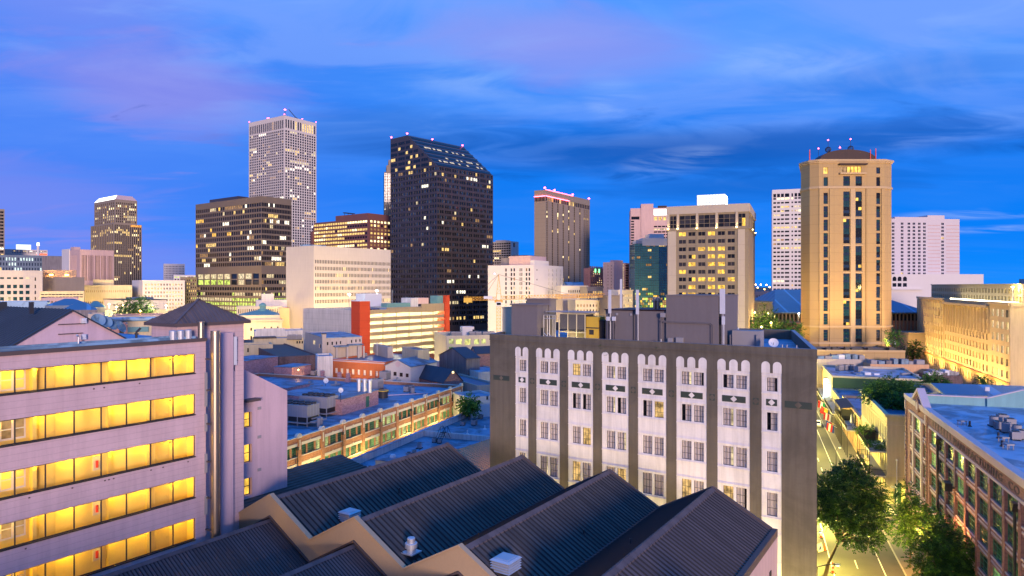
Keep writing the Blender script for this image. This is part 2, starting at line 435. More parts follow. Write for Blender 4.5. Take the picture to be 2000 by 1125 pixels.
mat('brick_pink', (.36, .20, .18), .9, .15, .4, brick=(.42, .14))
mat('brick_dark', (.16, .11, .11), .9, .3, .4, brick=(.42, .14), streak=.3)
mat('stone_trim', (.62, .56, .46), .8, .1, .6)
mat('stone_pinkish', (.60, .47, .47), .8, .1, .6)
mat('green_frame', (.045, .15, .095), .5)
glass('pane_green', (.03, .10, .06), .12, .5)
lit('pane_green_lit', (.30, .62, .20), .42, .9, .3)
lit('pane_office', (.75, .80, .30), .75, .7, .3)
glass('glass_dark', (.008, .011, .018), .08, .35); glass('glass_blue', (.012, .03, .06), .05, .8); glass('glass_grey', (.03, .03, .035), .15); glass('glass_teal', (.010, .045, .055), .06, .6); glass('glass_roof', (.006, .009, .016), .35, .2); glass('mirror_blue', (.16, .60, 1.0), .05, .5, .3, .9)
clear('clear_glass'); clear('clear_tint', (.95, .95, .95), .03)
W_ = (1.0, .66, .20); Y_ = (1.0, .72, .16)
lit('lit_warm', W_, 1.15); lit('lit_dim', (1.0, .55, .20), .38); lit('lit_bright', (1.0, .80, .40), 2.2); lit('lit_gold', (1.0, .56, .07), 1.35)
lit('lit_white', (1.0, .93, .72), 1.7); lit('lit_green', (.74, .92, .16), .95, .5, .15); lit('lit_cool', (.75, .95, .90), 1.1); lit('lit_orange', (1.0, .40, .08), 1.1)
lit('lit_pale', (1.0, .80, .45), .8)
mat('corridor_wall', (.80, .62, .16), .8, .04); mat('corridor_floor', (.25, .15, .08), .7); mat('door_cream', (.66, .50, .14), .6); mat('sign_red', (.6, .05, .03), .5)  # corridor wall: yellow lamplight put into its paint colour
mat('white_stone', (.58, .52, .51), .8, .06, .1, fine=.03)
mat('white_tower', (.62, .55, .48), .8, .05, .05)
mat('band_brown', (.16, .125, .095), .7, .08, .1, lines=(1.6, 0), lw=.10, lk=.85)
mat('brown_granite', (.050, .038, .036), .35, .1, .1, spec=.5)
mat('red_granite', (.18, .075, .065), .55, .1, .1)
mat('concrete_tan', (.27, .215, .16), .85, .10, .08, lines=(0, 3.0), lw=.25, lk=.85)
mat('concrete_pink', (.58, .40, .36), .85, .10, .1, streak=.10)
mat('concrete_pale', (.58, .53, .50), .85, .08, .1, streak=.10)
mat('limestone', (.52, .47, .41), .85, .07, .08, fine=.03, lines=(2.2, 3.3), lw=.12, lk=.95, streak=.06)
mat('white_paint', (.62, .58, .55), .75, .05, .2)
mat('white_old', (.62, .60, .58), .85, .16, .3, streak=.22)
mat('cream_wall', (.56, .47, .30), .85, .08, .3, streak=.12)
mat('cream_bright', (.54, .48, .36), .85, .07, .2, streak=.10)
mat('peach_wall', (.60, .36, .20), .85, .08, .3, streak=.12)
mat('orange_wall', (.52, .145, .055), .85, .08, .3, streak=.10)
mat('pier_red', (.47, .055, .018), .7, .06, .3, lines=(0, 3.0), lw=.12, lk=.8)
mat('garage_band', (.34, .27, .16), .85, .06, .3, streak=.08)
mat('garage_wall', (.50, .48, .45), .85, .10, .2, streak=.22, lines=(0, 2.4), lw=.12, lk=.8)
mat('garage_deck', (.50, .47, .40), .9, .1)
mat('house_tan', (.48, .41, .34), .85, .08, .3, streak=.12)
mat('shed_grey', (.22, .20, .21), .85, .15, .3, streak=.3, lines=(2.0, 0), lw=.08, lk=.7)
mat('beige_stone', (.42, .285, .130), .8, .06, .1, fine=.03, lines=(4.2, 3.6), lw=.14, lk=.80)
mat('beige_trim', (.50, .36, .20), .8, .06, .1)
mat('tan_hotel', (.25, .20, .14), .8, .06, .1, lines=(0, 3.0), lw=.12, lk=.90)
mat('tan_pale', (.44, .37, .29), .8, .06, .1, lines=(0, 6.0), lw=.15, lk=.85)
mat('dome_red', (.036, .012, .012), .55, .35, .25, streak=.3)
mat('custom_stone', (.50, .40, .24), .85, .08, .1, streak=.12)
mat('custom_base', (.52, .25, .10), .85, .10, .1)
mat('blue_roof', (.045, .14, .24), .5, .12, .2, spec=.5, lines=(3.5, 0), lw=.35, lk=1.9)
mat('verdigris', (.12, .26, .26), .6, .2, .5)
mat('slate_roof', (.045, .055, .075), .6, .25, .5)
mat('green_wall', (.035, .085, .062), .7, .2, .4)
mat('turquoise_wall', (.20, .40, .42), .7, .14, .4, streak=.10)
mat('crane_yellow', (.62, .33, .03), .5, .08)
mat('bark', (.12, .085, .055), .9, .25, 2.0); 
mat('leaf_dark', (.026, .080, .022), .7, .30, 1.2, spec=.12); mat('leaf_mid', (.048, .125, .024), .7, .30, 1.2, spec=.12); mat('leaf_light', (.085, .20, .03), .7, .30, 1.2, spec=.12)
mat('cone_orange', (.75, .12, .02), .5); mat('sign_white', (.8, .8, .78), .5); mat('stop_red', (.62, .03, .025), .45); mat('flag_green', (.02, .28, .10), .7); mat('flag_red', (.55, .03, .03), .7); mat('flag_blue', (.03, .06, .30), .7); mat('flag_gold', (.7, .42, .04), .7)
mat('car_white', (.72, .72, .70), .3, .03, spec=.6); mat('skin', (.35, .22, .16), .7); mat('cloth_dark', (.03, .03, .045), .9); mat('rubber', (.02, .02, .02), .8)
mat('planter_brick', (.36, .17, .11), .9, .1)
glow('glow_amber', (1.0, .50, .10), 22); glow('glow_yellow', (1.0, .80, .30), 18); glow('glow_white', (.95, 1.0, .95), 16); glow('glow_red', (1.0, .08, .14), 14)
glow('sign_glow', (.85, .95, 1.0), 3.0); glow('neon_white', (.75, 1.0, 1.0), 6.0); glow('sign_face', (.9, .96, 1.0), 1.3); glow('crown_white', (1.0, .97, .93), 2.4); glow('green_glow', (.2, 1.0, .35), 3.0); glow('tube_light', (1.0, .88, .55), 9.0)
glow('sign_red_glow', (1.0, .10, .04), 2.0)
SODIUM, AMBER, YELLOW, PALE = (1.0, .60, .13), (1.0, .45, .10), (1.0, .76, .22), (1.0, .92, .62)
# ================================================================ ground
def ground():
    mb = MB(); mb.face([(-9000, -600, 0), (9000, -600, 0), (9000, 16000, 0), (-9000, 16000, 0)])
    o = mb.build('ground', 'city_ground'); o['kind'] = 'structure'
ground()
# ================================================================ unseen building added behind the camera to throw shade on the lower walls
def shade_building():
    r = thing('hotel_building', 'unseen mauve building behind the viewpoint, added to shade the lower walls', 'building', (-4, -6), 0, R_(-20))
    w_ = bldg(r, [(-46, -34), (12, -34), (12, 0), (-46, 0)], 0, 26.8, 'mauve_plain', 'gravel_roof', par=.6)
shade_building()
# ================================================================ left building with the lit corridors
def left_building():
    th = R_(33.77); O = W(-100, 39.9); uR = (math.sin(th), math.cos(th)); uL = (-math.cos(th), math.sin(th))
    root = thing('hotel_building', 'mauve block with five rows of lit yellow corridor windows, steel flue on its corner', 'building', O, 0, math.pi/2-th)
    U = lambda px: along(O, uR, px)
    uE = U(402); uW = U(381.6); zt = 33.7; u0 = -9.0
    tops = [(32.69, 31.17), (29.56, 27.94), (26.33, 24.66), (23.08, 21.45), (19.84, 18.16), (16.6, 14.95), (13.36, 11.7)]
    sx0 = uW-1.72*14; 
    ops = [(sx0-u0, uW-u0, b, t, None) for t, b in tops]
    mb = MB(); wallgrid(mb, (u0, 0), (uE, 0), 0, zt, ops, .28)
    wallgrid(mb, (uE, 0), (uE, 14), 0, zt, [], 0); wallgrid(mb, (uE, 14), (u0, 14), 0, zt, [], 0); wallgrid(mb, (u0, 14), (u0, 0), 0, zt, [], 0)
    mb.build('wall', 'mauve_wall', root)
    mb = MB(); mb.face([(u0, 0, zt-.02), (uE, 0, zt-.02), (uE, 14, zt-.02), (u0, 14, zt-.02)]); mb.build('roof', 'membrane_pale', root)
    mb = MB(); mb.box(u0, uE+.05, -.10, .22, zt-.10, zt+.16); mb.build('roof_edge', 'brown_trim', root)
    mb = MB(); mb.box(u0, uE-.3, .9, 1.15, zt, zt+.28); mb.box(u0, uE-1, 1.9, 2.0, zt, zt+.35); mb.build('roof_curb', 'membrane_pale', root)
    nP = 14; fm = MB(); h0 = 1.6
    rnd = random.Random(3)
    for fi, (t, b) in enumerate(tops):
        fl = t-2.55; ce = t+.18
        cm = MB(); cm.c = 0
        x0, x1, y0, y1 = sx0-.6, uW+.5, .30, 2.05
        cm.face([(x0, y1, fl), (x1, y1, fl), (x1, y1, ce), (x0, y1, ce)]); cm.face([(x0, y0, ce), (x0, y1, ce), (x1, y1, ce), (x1, y0, ce)])
        cm.face([(x1, y0, fl), (x1, y0, ce), (x1, y1, ce), (x1, y1, fl)]); cm.face([(x0, y0, fl), (x0, y1, fl), (x0, y1, ce), (x0, y0, ce)])
        cm.face([(x0, y0, fl), (x1, y0, fl), (x1, y0, b), (x0, y0, b)]); cm.face([(x0, y0, t), (x1, y0, t), (x1, y0, ce), (x0, y0, ce)])
        cm.face([(x0, y0, fl), (x0, y1, fl), (x1, y1, fl), (x1, y0, fl)], 1)
        cm.box(U(238)-.1, U(238)+.1, y1-.35, y1, fl, ce); cm.box(U(84), U(92), y1-.5, y1, fl, ce); cm.box(U(318)-.2, U(318)+.1, y1-.2, y1, fl, ce)
        co = cm.build('corridor', ['corridor_wall', 'corridor_floor'], root)
        for px, wd_ in ((116, .95), (345, .9), (-40, .95)):
            u = U(px); dm = MB(); dm.box(u-wd_/2-.1, u+wd_/2+.1, y1-.05, y1, fl, fl+2.2); dm.box(u-wd_/2, u+wd_/2, y1-.09, y1-.05, fl, fl+2.08); dm.box(u+wd_/2-.14, u+wd_/2-.06, y1-.16, y1-.09, fl+.98, fl+1.05)
            dm.build('door', 'door_cream', co)
        u = U(50); dm = MB(); dm.box(u-.75, u+.75, y1-.07, y1, b-.05, t-.12); dm.build('inner_window', 'white_paint', co)
        for s_ in (-.36, .36):
            for zz in (0, .62): dm = MB(); dm.box(u+s_-.27, u+s_+.27, y1-.09, y1-.071, b+.08+zz, b+.62+zz); dm.build('inner_pane', 'lit_dim' if fi % 2 else 'corridor_wall', co)
        if fi > 1: dm = MB(); dm.box(U(208), U(222), y1-.12, y1, b+.05, b+1.05); dm.build('extinguisher_box', 'equip_cream', co); dm = MB(); dm.cyl((U(215), y1-.17, b+.25), (U(215), y1-.17, b+.75), .09); dm.build('fire_extinguisher', 'sign_red', co)
        dm = MB(); dm.box(U(325), U(331), .9, .94, ce-.32, ce-.12); dm.build('exit_sign', 'sign_red', co)
        dm = MB(); dm.box(U(128), U(131), y1-.04, y1, b+.75, b+.9); dm.box(U(358), U(362), y1-.04, y1, b+.95, b+1.1); dm.build('room_plate', 'brown_trim', co)
        for px in (-150, -60, 20, 92, 158, 240, 300, 366):
            u = U(px) + rnd.uniform(-.15, .15)
            dm = MB(); dm.cyl((u, 1.45, ce-.06), (u, 1.45, ce), .10); dm.build('downlight', 'tube_light', co)
            point(co, (u, 1.48, ce-.30), 130*rnd.uniform(.75, 1.25), (1.0, .56, .02), .06)
            
        # the glazing
        h = t-b; w_ = MB(); fr = .05
        w_.box(sx0, uW, .10, .17, b, b+.07); w_.box(sx0, uW, .10, .17, t-.06, t)
        for k in range(nP+1): x = sx0+1.72*k; w_.box(max(sx0, x-.035), min(uW, x+.035), .09, .18, b+.07, t-.06)
        w_.box(sx0-.02, uW+.02, -.05, .10, b-.07, b)
        wo = w_.build('window', 'dark_metal', root)
        for k in range(nP):
            if sx0+1.72*(k+1) < -1: continue
            pm = MB(); pm.face([(sx0+1.72*k+.03, .135, b+.06), (sx0+1.72*(k+1)-.03, .135, b+.06), (sx0+1.72*(k+1)-.03, .135, t-.05), (sx0+1.72*k+.03, .135, t-.05)]); pm.build('pane', 'clear_glass', wo)
    # gable-roofed roof room
    gO = (O[0]+uL[0]*2.3, O[1]+uL[1]*2.3); ug = lambda px: along(gO, uR, px)
    a, b_ = ug(2.7), ug(258.7); ap = (a+b_)/2; Yg = gO[1]+uR[1]*ap
    ap = ug(140); Yg = gO[1]+uR[1]*ap; za = Zy(605.9, Yg)
    gw = MB(); gw.plate([(a, zt-.02), (b_, zt-.02), (ap, za)], 2.3, 2.55); g1 = gw.build('gable_wall', 'mauve_plain', root)
    rm = MB(); Lr = 11.0; ov = .18; sl1 = (za-zt)/(ap-a); sl2 = (za-zt)/(b_-ap)
    for (x0, z0, x1, z1_) in ((a-.5, zt-.5*sl1, ap, za), (ap, za, b_+.5, zt-.5*sl2)):
        rm.face([(x0, 2.3-ov, z0+.06), (x1, 2.3-ov, z1_+.06), (x1, 2.3+Lr, z1_+.06), (x0, 2.3+Lr, z0+.06)])
        rm.face([(x0, 2.3-ov, z0-.06), (x1, 2.3-ov, z1_-.06), (x1, 2.3-ov, z1_+.06), (x0, 2.3-ov, z0+.06)])
        d_ = Vector((x1-x0, z1_-z0)); n_ = int(Lr/.55)
        for i in range(n_):
            y = 2.6+i*.55; rm.face([(x0, y, z0+.07), (x1, y, z1_+.07), (x1, y+.04, z1_+.12), (x0, y+.04, z0+.12)]); rm.face([(x0, y+.04, z0+.12), (x1, y+.04, z1_+.12), (x1, y+.08, z1_+.07), (x0, y+.08, z0+.07)])
    rm.build('gable_roof', 'dark_roof', root)
    for py, xa, xb in ((632.8, 113, 166), (651.5, 113, 161)):     # conduits and flood lamps on the gable wall
        z = Zy(py, Yg); pm = MB(); pm.cyl((ug(xa), 2.24, z), (ug(xb), 2.24, z), .035); pm.build('conduit', 'brown_trim', g1)
    for px, py in ((162, 627), (161, 659)):
        z = Zy(py, Yg); pm = MB(); pm.box(ug(px)-.16, ug(px)+.16, 2.06, 2.3, z-.18, z+.18); pm.cyl((ug(px), 2.0, z+.05), (ug(px), 2.08, z+.05), .12, .15); pm.build('flood_lamp', 'white_metal', g1)
    pm = MB(); x = ug(144); pm.cyl((x, 1.6, zt), (x, 1.6, zt+.75), .06); pm.cyl((x, 1.6, zt+.75), (x-.15, 1.5, zt+.85), .07); pm.cyl((x, 1.6, zt), (x, 1.6, zt+.22), .13); pm.build('vent_pipe', 'galvanised', root)
    pm = MB(); x = ug(108); pm.box(x-.12, x+.12, 6, 6.25, za-.3, za+.55); pm.build('chimney_pipe', 'dark_metal', root)
    # second, darker roof edge behind the gable
    pm = MB(); y = 2.3+Lr; pm.plate([(a-1, zt), (ap+.2, zt), (ap, za+.45), (ap-.3, za+.45)], y, y+.4); pm.build('gable_parapet', 'dark_roof', root)
    # stair tower with the hipped roof
    SB_ = 2.0; tO = (O[0]+uL[0]*SB_, O[1]+uL[1]*SB_); ut = lambda px: along(tO, uR, px); t0, t1 = ut(345.5), ut(476); C = (tO[0]+uR[0]*t0, tO[1]+uR[1]*t0); ze = Zy(633, C[1])-.2
    tl = along(C, uL, 296)
    tm = MB(); tm.box(t0, uE+.05, SB_, SB_+tl, zt-.3, ze, bottom=False); tm.box(uE+.052, t1, SB_, SB_+tl, 0, ze); tm.build('stair_tower', 'mauve_wall', root)
    em = MB(); o_ = .42; em.box(t0-o_, t1+o_, SB_-o_, SB_+tl+o_, ze, ze+.24); ev = em.build('eave', 'brown_trim', root)
    ap_ = ((t0+t1)/2, SB_+tl/2, Zy(583.5, C[1]+5.5)); rf = MB(); q = [(t0-o_, SB_-o_), (t1+o_, SB_-o_), (t1+o_, SB_+tl+o_), (t0-o_, SB_+tl+o_)]
    for i in range(4):
        A, B = Vector((*q[i], ze+.24)), Vector((*q[(i+1) % 4], ze+.24)); P = Vector(ap_)
        rf.face([A, B, P]); n_ = max(6, int((B-A).length/.36)); nn = (B-A).cross(P-A).normalized()*.05
        t_ = (B-A).normalized(); ft = (P-A).dot(t_)/(B-A).length
        for k in range(1, n_):
            s_ = k/n_; base_ = A.lerp(B, s_); f_ = s_/ft if s_ < ft else (1-s_)/(1-ft)
            top_ = base_.lerp(base_+(P-(A.lerp(B, ft))), min(1, f_))
            for sg in (-1, 1): rf.face([base_+t_*.03*sg, base_+nn, top_+nn, top_+t_*.03*sg])
        e = (P-A); side = e.cross(Vector((0, 0, 1))).normalized()*.10; rf.face([A-side+Vector((0, 0, .05)), A+side+Vector((0, 0, .05)), P+side+Vector((0, 0, .07)), P-side+Vector((0, 0, .07))])
    rf.build('hip_roof', 'purple_roof', root)
    cm = MB(); cm.box(ut(424), ut(447.5), SB_-.6, SB_-.005, 0, Zy(650, C[1]+3)); cm.build('chase', 'mauve_plain', root)
    # three fan drums and the second stack on the roof
    for px in (354, 369, 384):
        u = U(px)-.1; y = -.02+1.2; fmn = MB(); fmn.lathe((u, 1.0, zt), [(.27, 0), (.27, .78), (.23, .82), (.0, .84)], 14); fmn.build('fan_drum', 'galvanised', root)
    sm = MB(); u = U(404); sm.cyl((u, .8, zt-.2), (u, .8, zt+1.35), .24, .24, 14); sm.lathe((u, .8, zt+1.35), [(.24, 0), (.27, .0), (.27, .08), (.1, .08)], 14); sm.build('exhaust_stack', 'steel', root, smooth=False)
    pm = MB(); pm.tube([(U(310), 3.2, zt), (U(310), 3.2, zt+.7), (U(318), 3.2, zt+1.0)], .09); pm.build('vent_elbow', 'dark_metal', root)
    # steel flue down the corner
    fl = MB(); u = U(413.5); r = .35
    Yf = O[1]+uR[1]*u; z1 = Zy(646, Yf); zz = 14.0
    while zz < z1-.05:
        zn = min(z1, zz+1.55); fl.cyl((u, -.48, zz), (u, -.48, zn), r, r, 20, caps=(zn == z1)); fl.lathe((u, -.48, zn-.05), [(r, 0), (r+.025, .0), (r+.025, .06), (r, .06)], 20); zz = zn
    flo = fl.build('flue', 'steel', root)
    for me_ in (flo.data,):
        pass
    for py in (700, 760, 825, 898, 968, 1030):
        z = Zy(py, Yf); bm_ = MB(); bm_.box(u-.56, u-.36, -.5, .0, z-.05, z+.05); bm_.box(u+.36, u+.46, -.3, .0, z-.05, z+.05); bm_.build('flue_bracket', 'brown_trim', root)
    for py0, py1 in ((726, 792), (806, 840), (883, 920), (965, 1001)):
        bm_ = MB(); bm_.box(u-.62, u-.45, -.14, .0, Zy(py1, Yf), Zy(py0, Yf)); bm_.build('junction_box', 'equip_grey', root)
    # mobile-phone antenna on the tower wall
    an = MB(); u = ut(454); Ya = tO[1]+uR[1]*u; an.box(u-.15, u+.15, SB_-.42, SB_-.26, Zy(712, Ya), Zy(657, Ya)); ao = an.build('panel_antenna', 'white_metal', root)
    br = MB(); br.cyl((u+.02, SB_-.16, Zy(712, Ya)), (u+.02, SB_-.16, Zy(654, Ya)), .04)
    for py in (664, 704): z = Zy(py, Ya); br.box(u-.02, u+.32, SB_-.26, SB_, z-.04, z+.04)
    br.tube([(u, SB_-.32, Zy(712, Ya)), (u-.05, SB_-.3, Zy(718, Ya)), (u+.06, SB_-.2, Zy(724, Ya)), (u+.1, SB_-.1, Zy(716, Ya))], .025, 6); br.build('antenna_bracket', 'dark_metal', ao)
    # rust streaks and little fixings along the spandrels
    for k in range(16):
        u = rnd.uniform(-1, uW); t = tops[rnd.randrange(4)][1]-.25
        fx = MB(); fx.box(u-.05, u+.05, -.03, .0, t-.09, t); fx.build('wall_fixing', 'brown_trim', root)
left_building()
# ================================================================ annex behind it
def annex():
    th = R_(33.77); K = 88000; A = W(470, K/(1880-470)); uR = (math.sin(th), math.cos(th)); root = thing('annex_building', 'plain mauve annex with sloped roof line and small lit windows, behind the steel flue building', 'building', A, 0, math.pi/2-th)
    U = lambda px: along(A, uR, px); L = U(561); zl, zr = 30.4, 27.6
    mb = MB(); YA = lambda px: K/(1880-px)
    ops = []
    for a, b in ((805, 835), (868, 904), (934, 968)):
        ops.append((U(477), U(492), Zy(b, YA(484)), Zy(a, YA(484)), None))
    wallgrid(mb, (0, 0), (L, 0), 0, zr, ops, .45); mb.face([(0, 0, zr), (L, 0, zr), (0, 0, zl)])
    mb.face([(L, 0, 0), (L, 9, 0), (L, 9, zr), (L, 0, zr)]); mb.face([(0, 9, 0), (0, 0, 0), (0, 0, zl), (0, 9, zl)]); mb.face([(L, 9, 0), (0, 9, 0), (0, 9, zl), (L, 9, zr)])
    mb.build('wall', 'mauve_plain', root)
    rf = MB(); rf.face([(0, 0, zl), (L, 0, zr), (L, 9, zr), (0, 9, zl)]); rf.build('roof', 'membrane', root)
    for o in ops:
        w_ = MB(); a, b, z0, z1 = o[:4]; w_.box(a, a+.06, .32, .40, z0, z1); w_.box(b-.06, b, .32, .40, z0, z1); w_.box(a, b, .32, .40, z0, z0+.06); w_.box(a, b, .32, .40, z1-.06, z1); w_.box(a, b, .33, .38, (z0+z1)/2-.03, (z0+z1)/2+.03)
        wo = w_.build('window', 'dark_metal', root); pm = MB(); pm.face([(a, .42, z0), (b, .42, z0), (b, .42, z1), (a, .42, z1)]); pm.build('pane', 'lit_gold', wo)
    cm = MB(); z = Zy(781, YA(485)); cm.box(U(472), U(498), -.9, 0, z-.08, z+.14); cm.build('canopy', 'brown_trim', root)
    for py in (797, 853, 917):
        v = MB(); z = Zy(py, YA(507)); v.box(U(503), U(510), -.04, 0, z-.14, z+.14); v.build('wall_vent', 'equip_grey', root)
annex()
# ================================================================ saw-tooth metal roofs
SBT = R_(33.5); SB_O = W(533, 86000/1533); SB_phi = math.pi/2-SBT
SBR = (math.sin(SBT), math.cos(SBT)); SBL = (-math.cos(SBT), math.sin(SBT))
def sb_local(px, py, z_of):     # point of the roof surface z_of(x, y) seen at a pixel of the photo
    lo, hi = 15.0, 120.0; best = None
    for i in range(4200):
        Y = lo+(hi-lo)*i/4200; x_, y_, z = X(px, Y), Y, Zy(py, Y)
        dxx, dyy = x_-SB_O[0], y_-SB_O[1]; lx = dxx*SBR[0]+dyy*SBR[1]; ly = dxx*SBL[0]+dyy*SBL[1]
        if z <= z_of(lx, ly): return lx, ly, z
    return lx, ly, z
def saw_roof():
    root = thing('market_hall', 'long hall under four dark standing seam saw-tooth roofs, tan zigzag fascia in front', 'building', SB_O, 0, SB_phi)
    S, zr, zv, Lx = 9.9, 20.35, 17.65, 22.8
    nR = [0, -S, -2*S, -3*S]
    def slopes(mb, x0, x1, yr, zr_, zv_, rib, hr, mi, mi_rib, sides=(1, -1)):
        for sg in sides:
            yv = yr+sg*S/2
            A, B, C_, D_ = (x0, yr, zr_), (x1, yr, zr_), (x1, yv, zv_), (x0, yv, zv_)
            mb.face([A, D_, C_, B] if sg > 0 else [A, B, C_, D_], mi)
            n_ = int((x1-x0)/rib); nx = Vector((0, sg*(zr_-zv_), S/2)).normalized()*hr
            for i in range(1, n_):
                x = x0+(x1-x0)*i/n_
                for dx_ in (-1, 1):
                    p0, p1 = Vector((x, yr+sg*.25, zr_-.25*(zr_-zv_)/(S/2))), Vector((x, yv, zv_))
                    e = Vector((dx_*.055, 0, 0)); q_ = [p0+e, p1+e, p1+nx, p0+nx]; mb.face(q_ if dx_*sg < 0 else list(reversed(q_)), mi_rib)
    for k, yr in enumerate(nR):
        mb = MB(); slopes(mb, 0, Lx, yr, zr, zv, .50, .10, 0, 1, (1, -1))
        r_ = mb.build('roof_slope', ['bronze_roof', 'seam_shadow'] if k < 3 else ['purple_roof', 'seam_shadow'], root)  # last roof's pinker colour stands in for the glow on it
        cm = MB()
        for sg in (1, -1):      # ridge cap
            e = .36; dz_ = e*(zr-zv)/(S/2); A = [(0, yr, zr+.10), (Lx+.15, yr, zr+.10), (Lx+.15, yr+sg*e, zr+.08-dz_), (0, yr+sg*e, zr+.08-dz_)]
            cm.face(A); cm.face([(0, yr+sg*e, zr+.08-dz_), (Lx+.15, yr+sg*e, zr+.08-dz_), (Lx+.15, yr+sg*e, zr-dz_), (0, yr+sg*e, zr-dz_)])
        for i in range(1, 8): x = Lx*i/8; cm.face([(x, yr-.37, zr+.095-.37*(zr-zv)/(S/2)), (x+.05, yr-.37, zr+.095-.37*(zr-zv)/(S/2)), (x+.05, yr, zr+.125), (x, yr, zr+.125)])
        cm.build('ridge_cap', 'purple_roof', r_)
        bm_ = MB()               # raised rake trim at the far end
        for sg in (1, -1): bm_.face([(Lx, yr, zr+.16), (Lx, yr+sg*S/2, zv+.16), (Lx+.30, yr+sg*S/2, zv+.16), (Lx+.30, yr, zr+.16)]); bm_.face([(Lx, yr, zr+.16), (Lx, yr, zr-.1), (Lx, yr+sg*S/2, zv-.1), (Lx, yr+sg*S/2, zv+.16)]); bm_.face([(Lx+.3, yr, zr+.16), (Lx+.3, yr, zr-.9), (Lx+.3, yr+sg*S/2, zv-.9), (Lx+.3, yr+sg*S/2, zv+.16)])
        bm_.build('rake_trim', 'brown_trim', r_)
        if k < 3: vm = MB(); y = yr-S/2; vm.box(0, Lx, y-.28, y+.28, zv+.02, zv+.10); vm.build('valley_gutter', 'dark_metal', root)
    # end parapet and the pink end wall on the right
    yr = nR[-1]-S/2; pm = MB(); pm.box(0, Lx+.3, yr-.42, yr-.02, zv-.5, zv+.12); pm.build('gutter', 'brown_trim', root)
    wl = MB(); wallgrid(wl, (Lx+.3, yr-.4), (0, yr-.4), 0, zv-.45, [], 0)
    B0, B1 = (Lx+.28, S/2), (Lx+.28, yr-.4); wallgrid(wl, B1, B0, 0, zv-.4, [], 0)
    wl.build('wall', 'concrete_pink', root)
    # wall facing the street corner, with a slit window
    wm_ = MB(); wm_.box(Lx-2.6, Lx-2.1, yr-.47, yr-.40, 12.2, 15.2); wm_.build('window', 'dark_metal', root)
    # tan zigzag fascia (front), dark soffit and the lower ribbed roofs before it
    top, bot = [], []; ys = [S/2+1.6]
    pts = [(S/2+1.6, zv+1.0), (S/2, zv)]
    for yr_ in nR+[-4*S]: pts += [(yr_, zr), (yr_-S/2, zv)]
    fm = MB(); up_, dn = .35, 1.35
    for (ya, za), (yb, zb) in zip(pts, pts[1:]):
        for x, fl in ((-.30, 0), (0.0, 1)):
            q_ = [(x, ya, za-dn), (x, yb, zb-dn), (x, yb, zb+up_), (x, ya, za+up_)]
            fm.face(q_ if fl else list(reversed(q_)))
        fm.face([(-.30, ya, za+up_), (-.30, yb, zb+up_), (0, yb, zb+up_), (0, ya, za+up_)])
        fm.face([(-.30, ya, za-dn), (0, ya, za-dn), (0, yb, zb-dn), (-.30, yb, zb-dn)])
    fm.build('fascia', 'tan_fascia', root)
    cp = MB()
    for (ya, za), (yb, zb) in zip(pts, pts[1:]): cp.face([(-.36, ya, za+up_+.05), (-.36, yb, zb+up_+.05), (.06, yb, zb+up_+.05), (.06, ya, za+up_+.05)]); cp.face([(-.36, ya, za+up_-.07), (-.36, yb, zb+up_-.07), (-.36, yb, zb+up_+.05), (-.36, ya, za+up_+.05)][::-1]); cp.face([(.06, ya, za+up_-.07), (.06, yb, zb+up_-.07), (.06, yb, zb+up_+.05), (.06, ya, za+up_+.05)])
    cp.build('fascia_cap', 'tan_fascia', root)
    sm = MB()
    for (ya, za), (yb, zb) in zip(pts, pts[1:]): sm.face([(-.16, ya, za-dn-.62), (-.16, yb, zb-dn-.62), (-.16, yb, zb-dn), (-.16, ya, za-dn)][::-1]); sm.face([(-.40, ya, za-dn-.16), (-.40, yb, zb-dn-.16), (-.40, yb, zb-dn-.02), (-.40, ya, za-dn-.02)][::-1]); sm.face([(-.40, ya, za-dn-.02), (-.40, yb, zb-dn-.02), (-.1, yb, zb-dn-.02), (-.1, ya, za-dn-.02)])
    sm.build('soffit_trim', 'brown_trim', root)
    zl, zvl = zr-1.75, zv-1.75
    for k, yr_ in enumerate(nR+[-4*S]):
        mb = MB(); slopes(mb, -24, -.16, yr_, zl, zvl, .26, .06, 0, 1)
        r_ = mb.build('lower_roof', ['purple_roof', 'seam_shadow'], root)
        cm = MB(); e = .30; dz_ = e*(zr-zv)/(S/2)
        for sg in (1, -1): cm.face([(-24, yr_, zl+.09), (-.16, yr_, zl+.09), (-.16, yr_+sg*e, zl+.07-dz_), (-24, yr_+sg*e, zl+.07-dz_)])
        cm.build('ridge_cap', 'purple_roof', r_)
    # low shed roof with long seams, against the annex
    lm = MB(); x0, x1 = -3.2, 17.5; ya, yb, za, zb = S/2+.15, S/2+6.2, zv-.10, zv+1.1
    lm.face([(x0, ya, za), (x1, ya, za), (x1, yb, zb), (x0, yb, zb)])
    for i in range(1, 12):
        y = ya+(yb-ya)*i/12; z = za+(zb-za)*i/12; lm.face([(x0, y-.03, z), (x1, y-.03, z), (x1, y, z+.08), (x0, y, z+.08)]); lm.face([(x0, y, z+.08), (x1, y, z+.08), (x1, y+.03, z), (x0, y+.03, z)])
    lm.face([(x0, ya, za-.8), (x0, yb, za-.8), (x0, yb, zb), (x0, ya, za)][::-1]); lm.face([(x1, ya, 0), (x1, yb, 0), (x1, yb, zb), (x1, ya, za)])
    lm.build('shed_roof', 'bronze_roof', root)
    pm = MB(); pm.box(-.5, -.02, S/2+1.55, S/2+2.2, 12, zv+.95); pm.build('fascia_post', 'tan_fascia', root)
    zf = lambda lx, ly: (zr-abs(((ly+S/2) % S)-S/2)*(zr-zv)/(S/2))
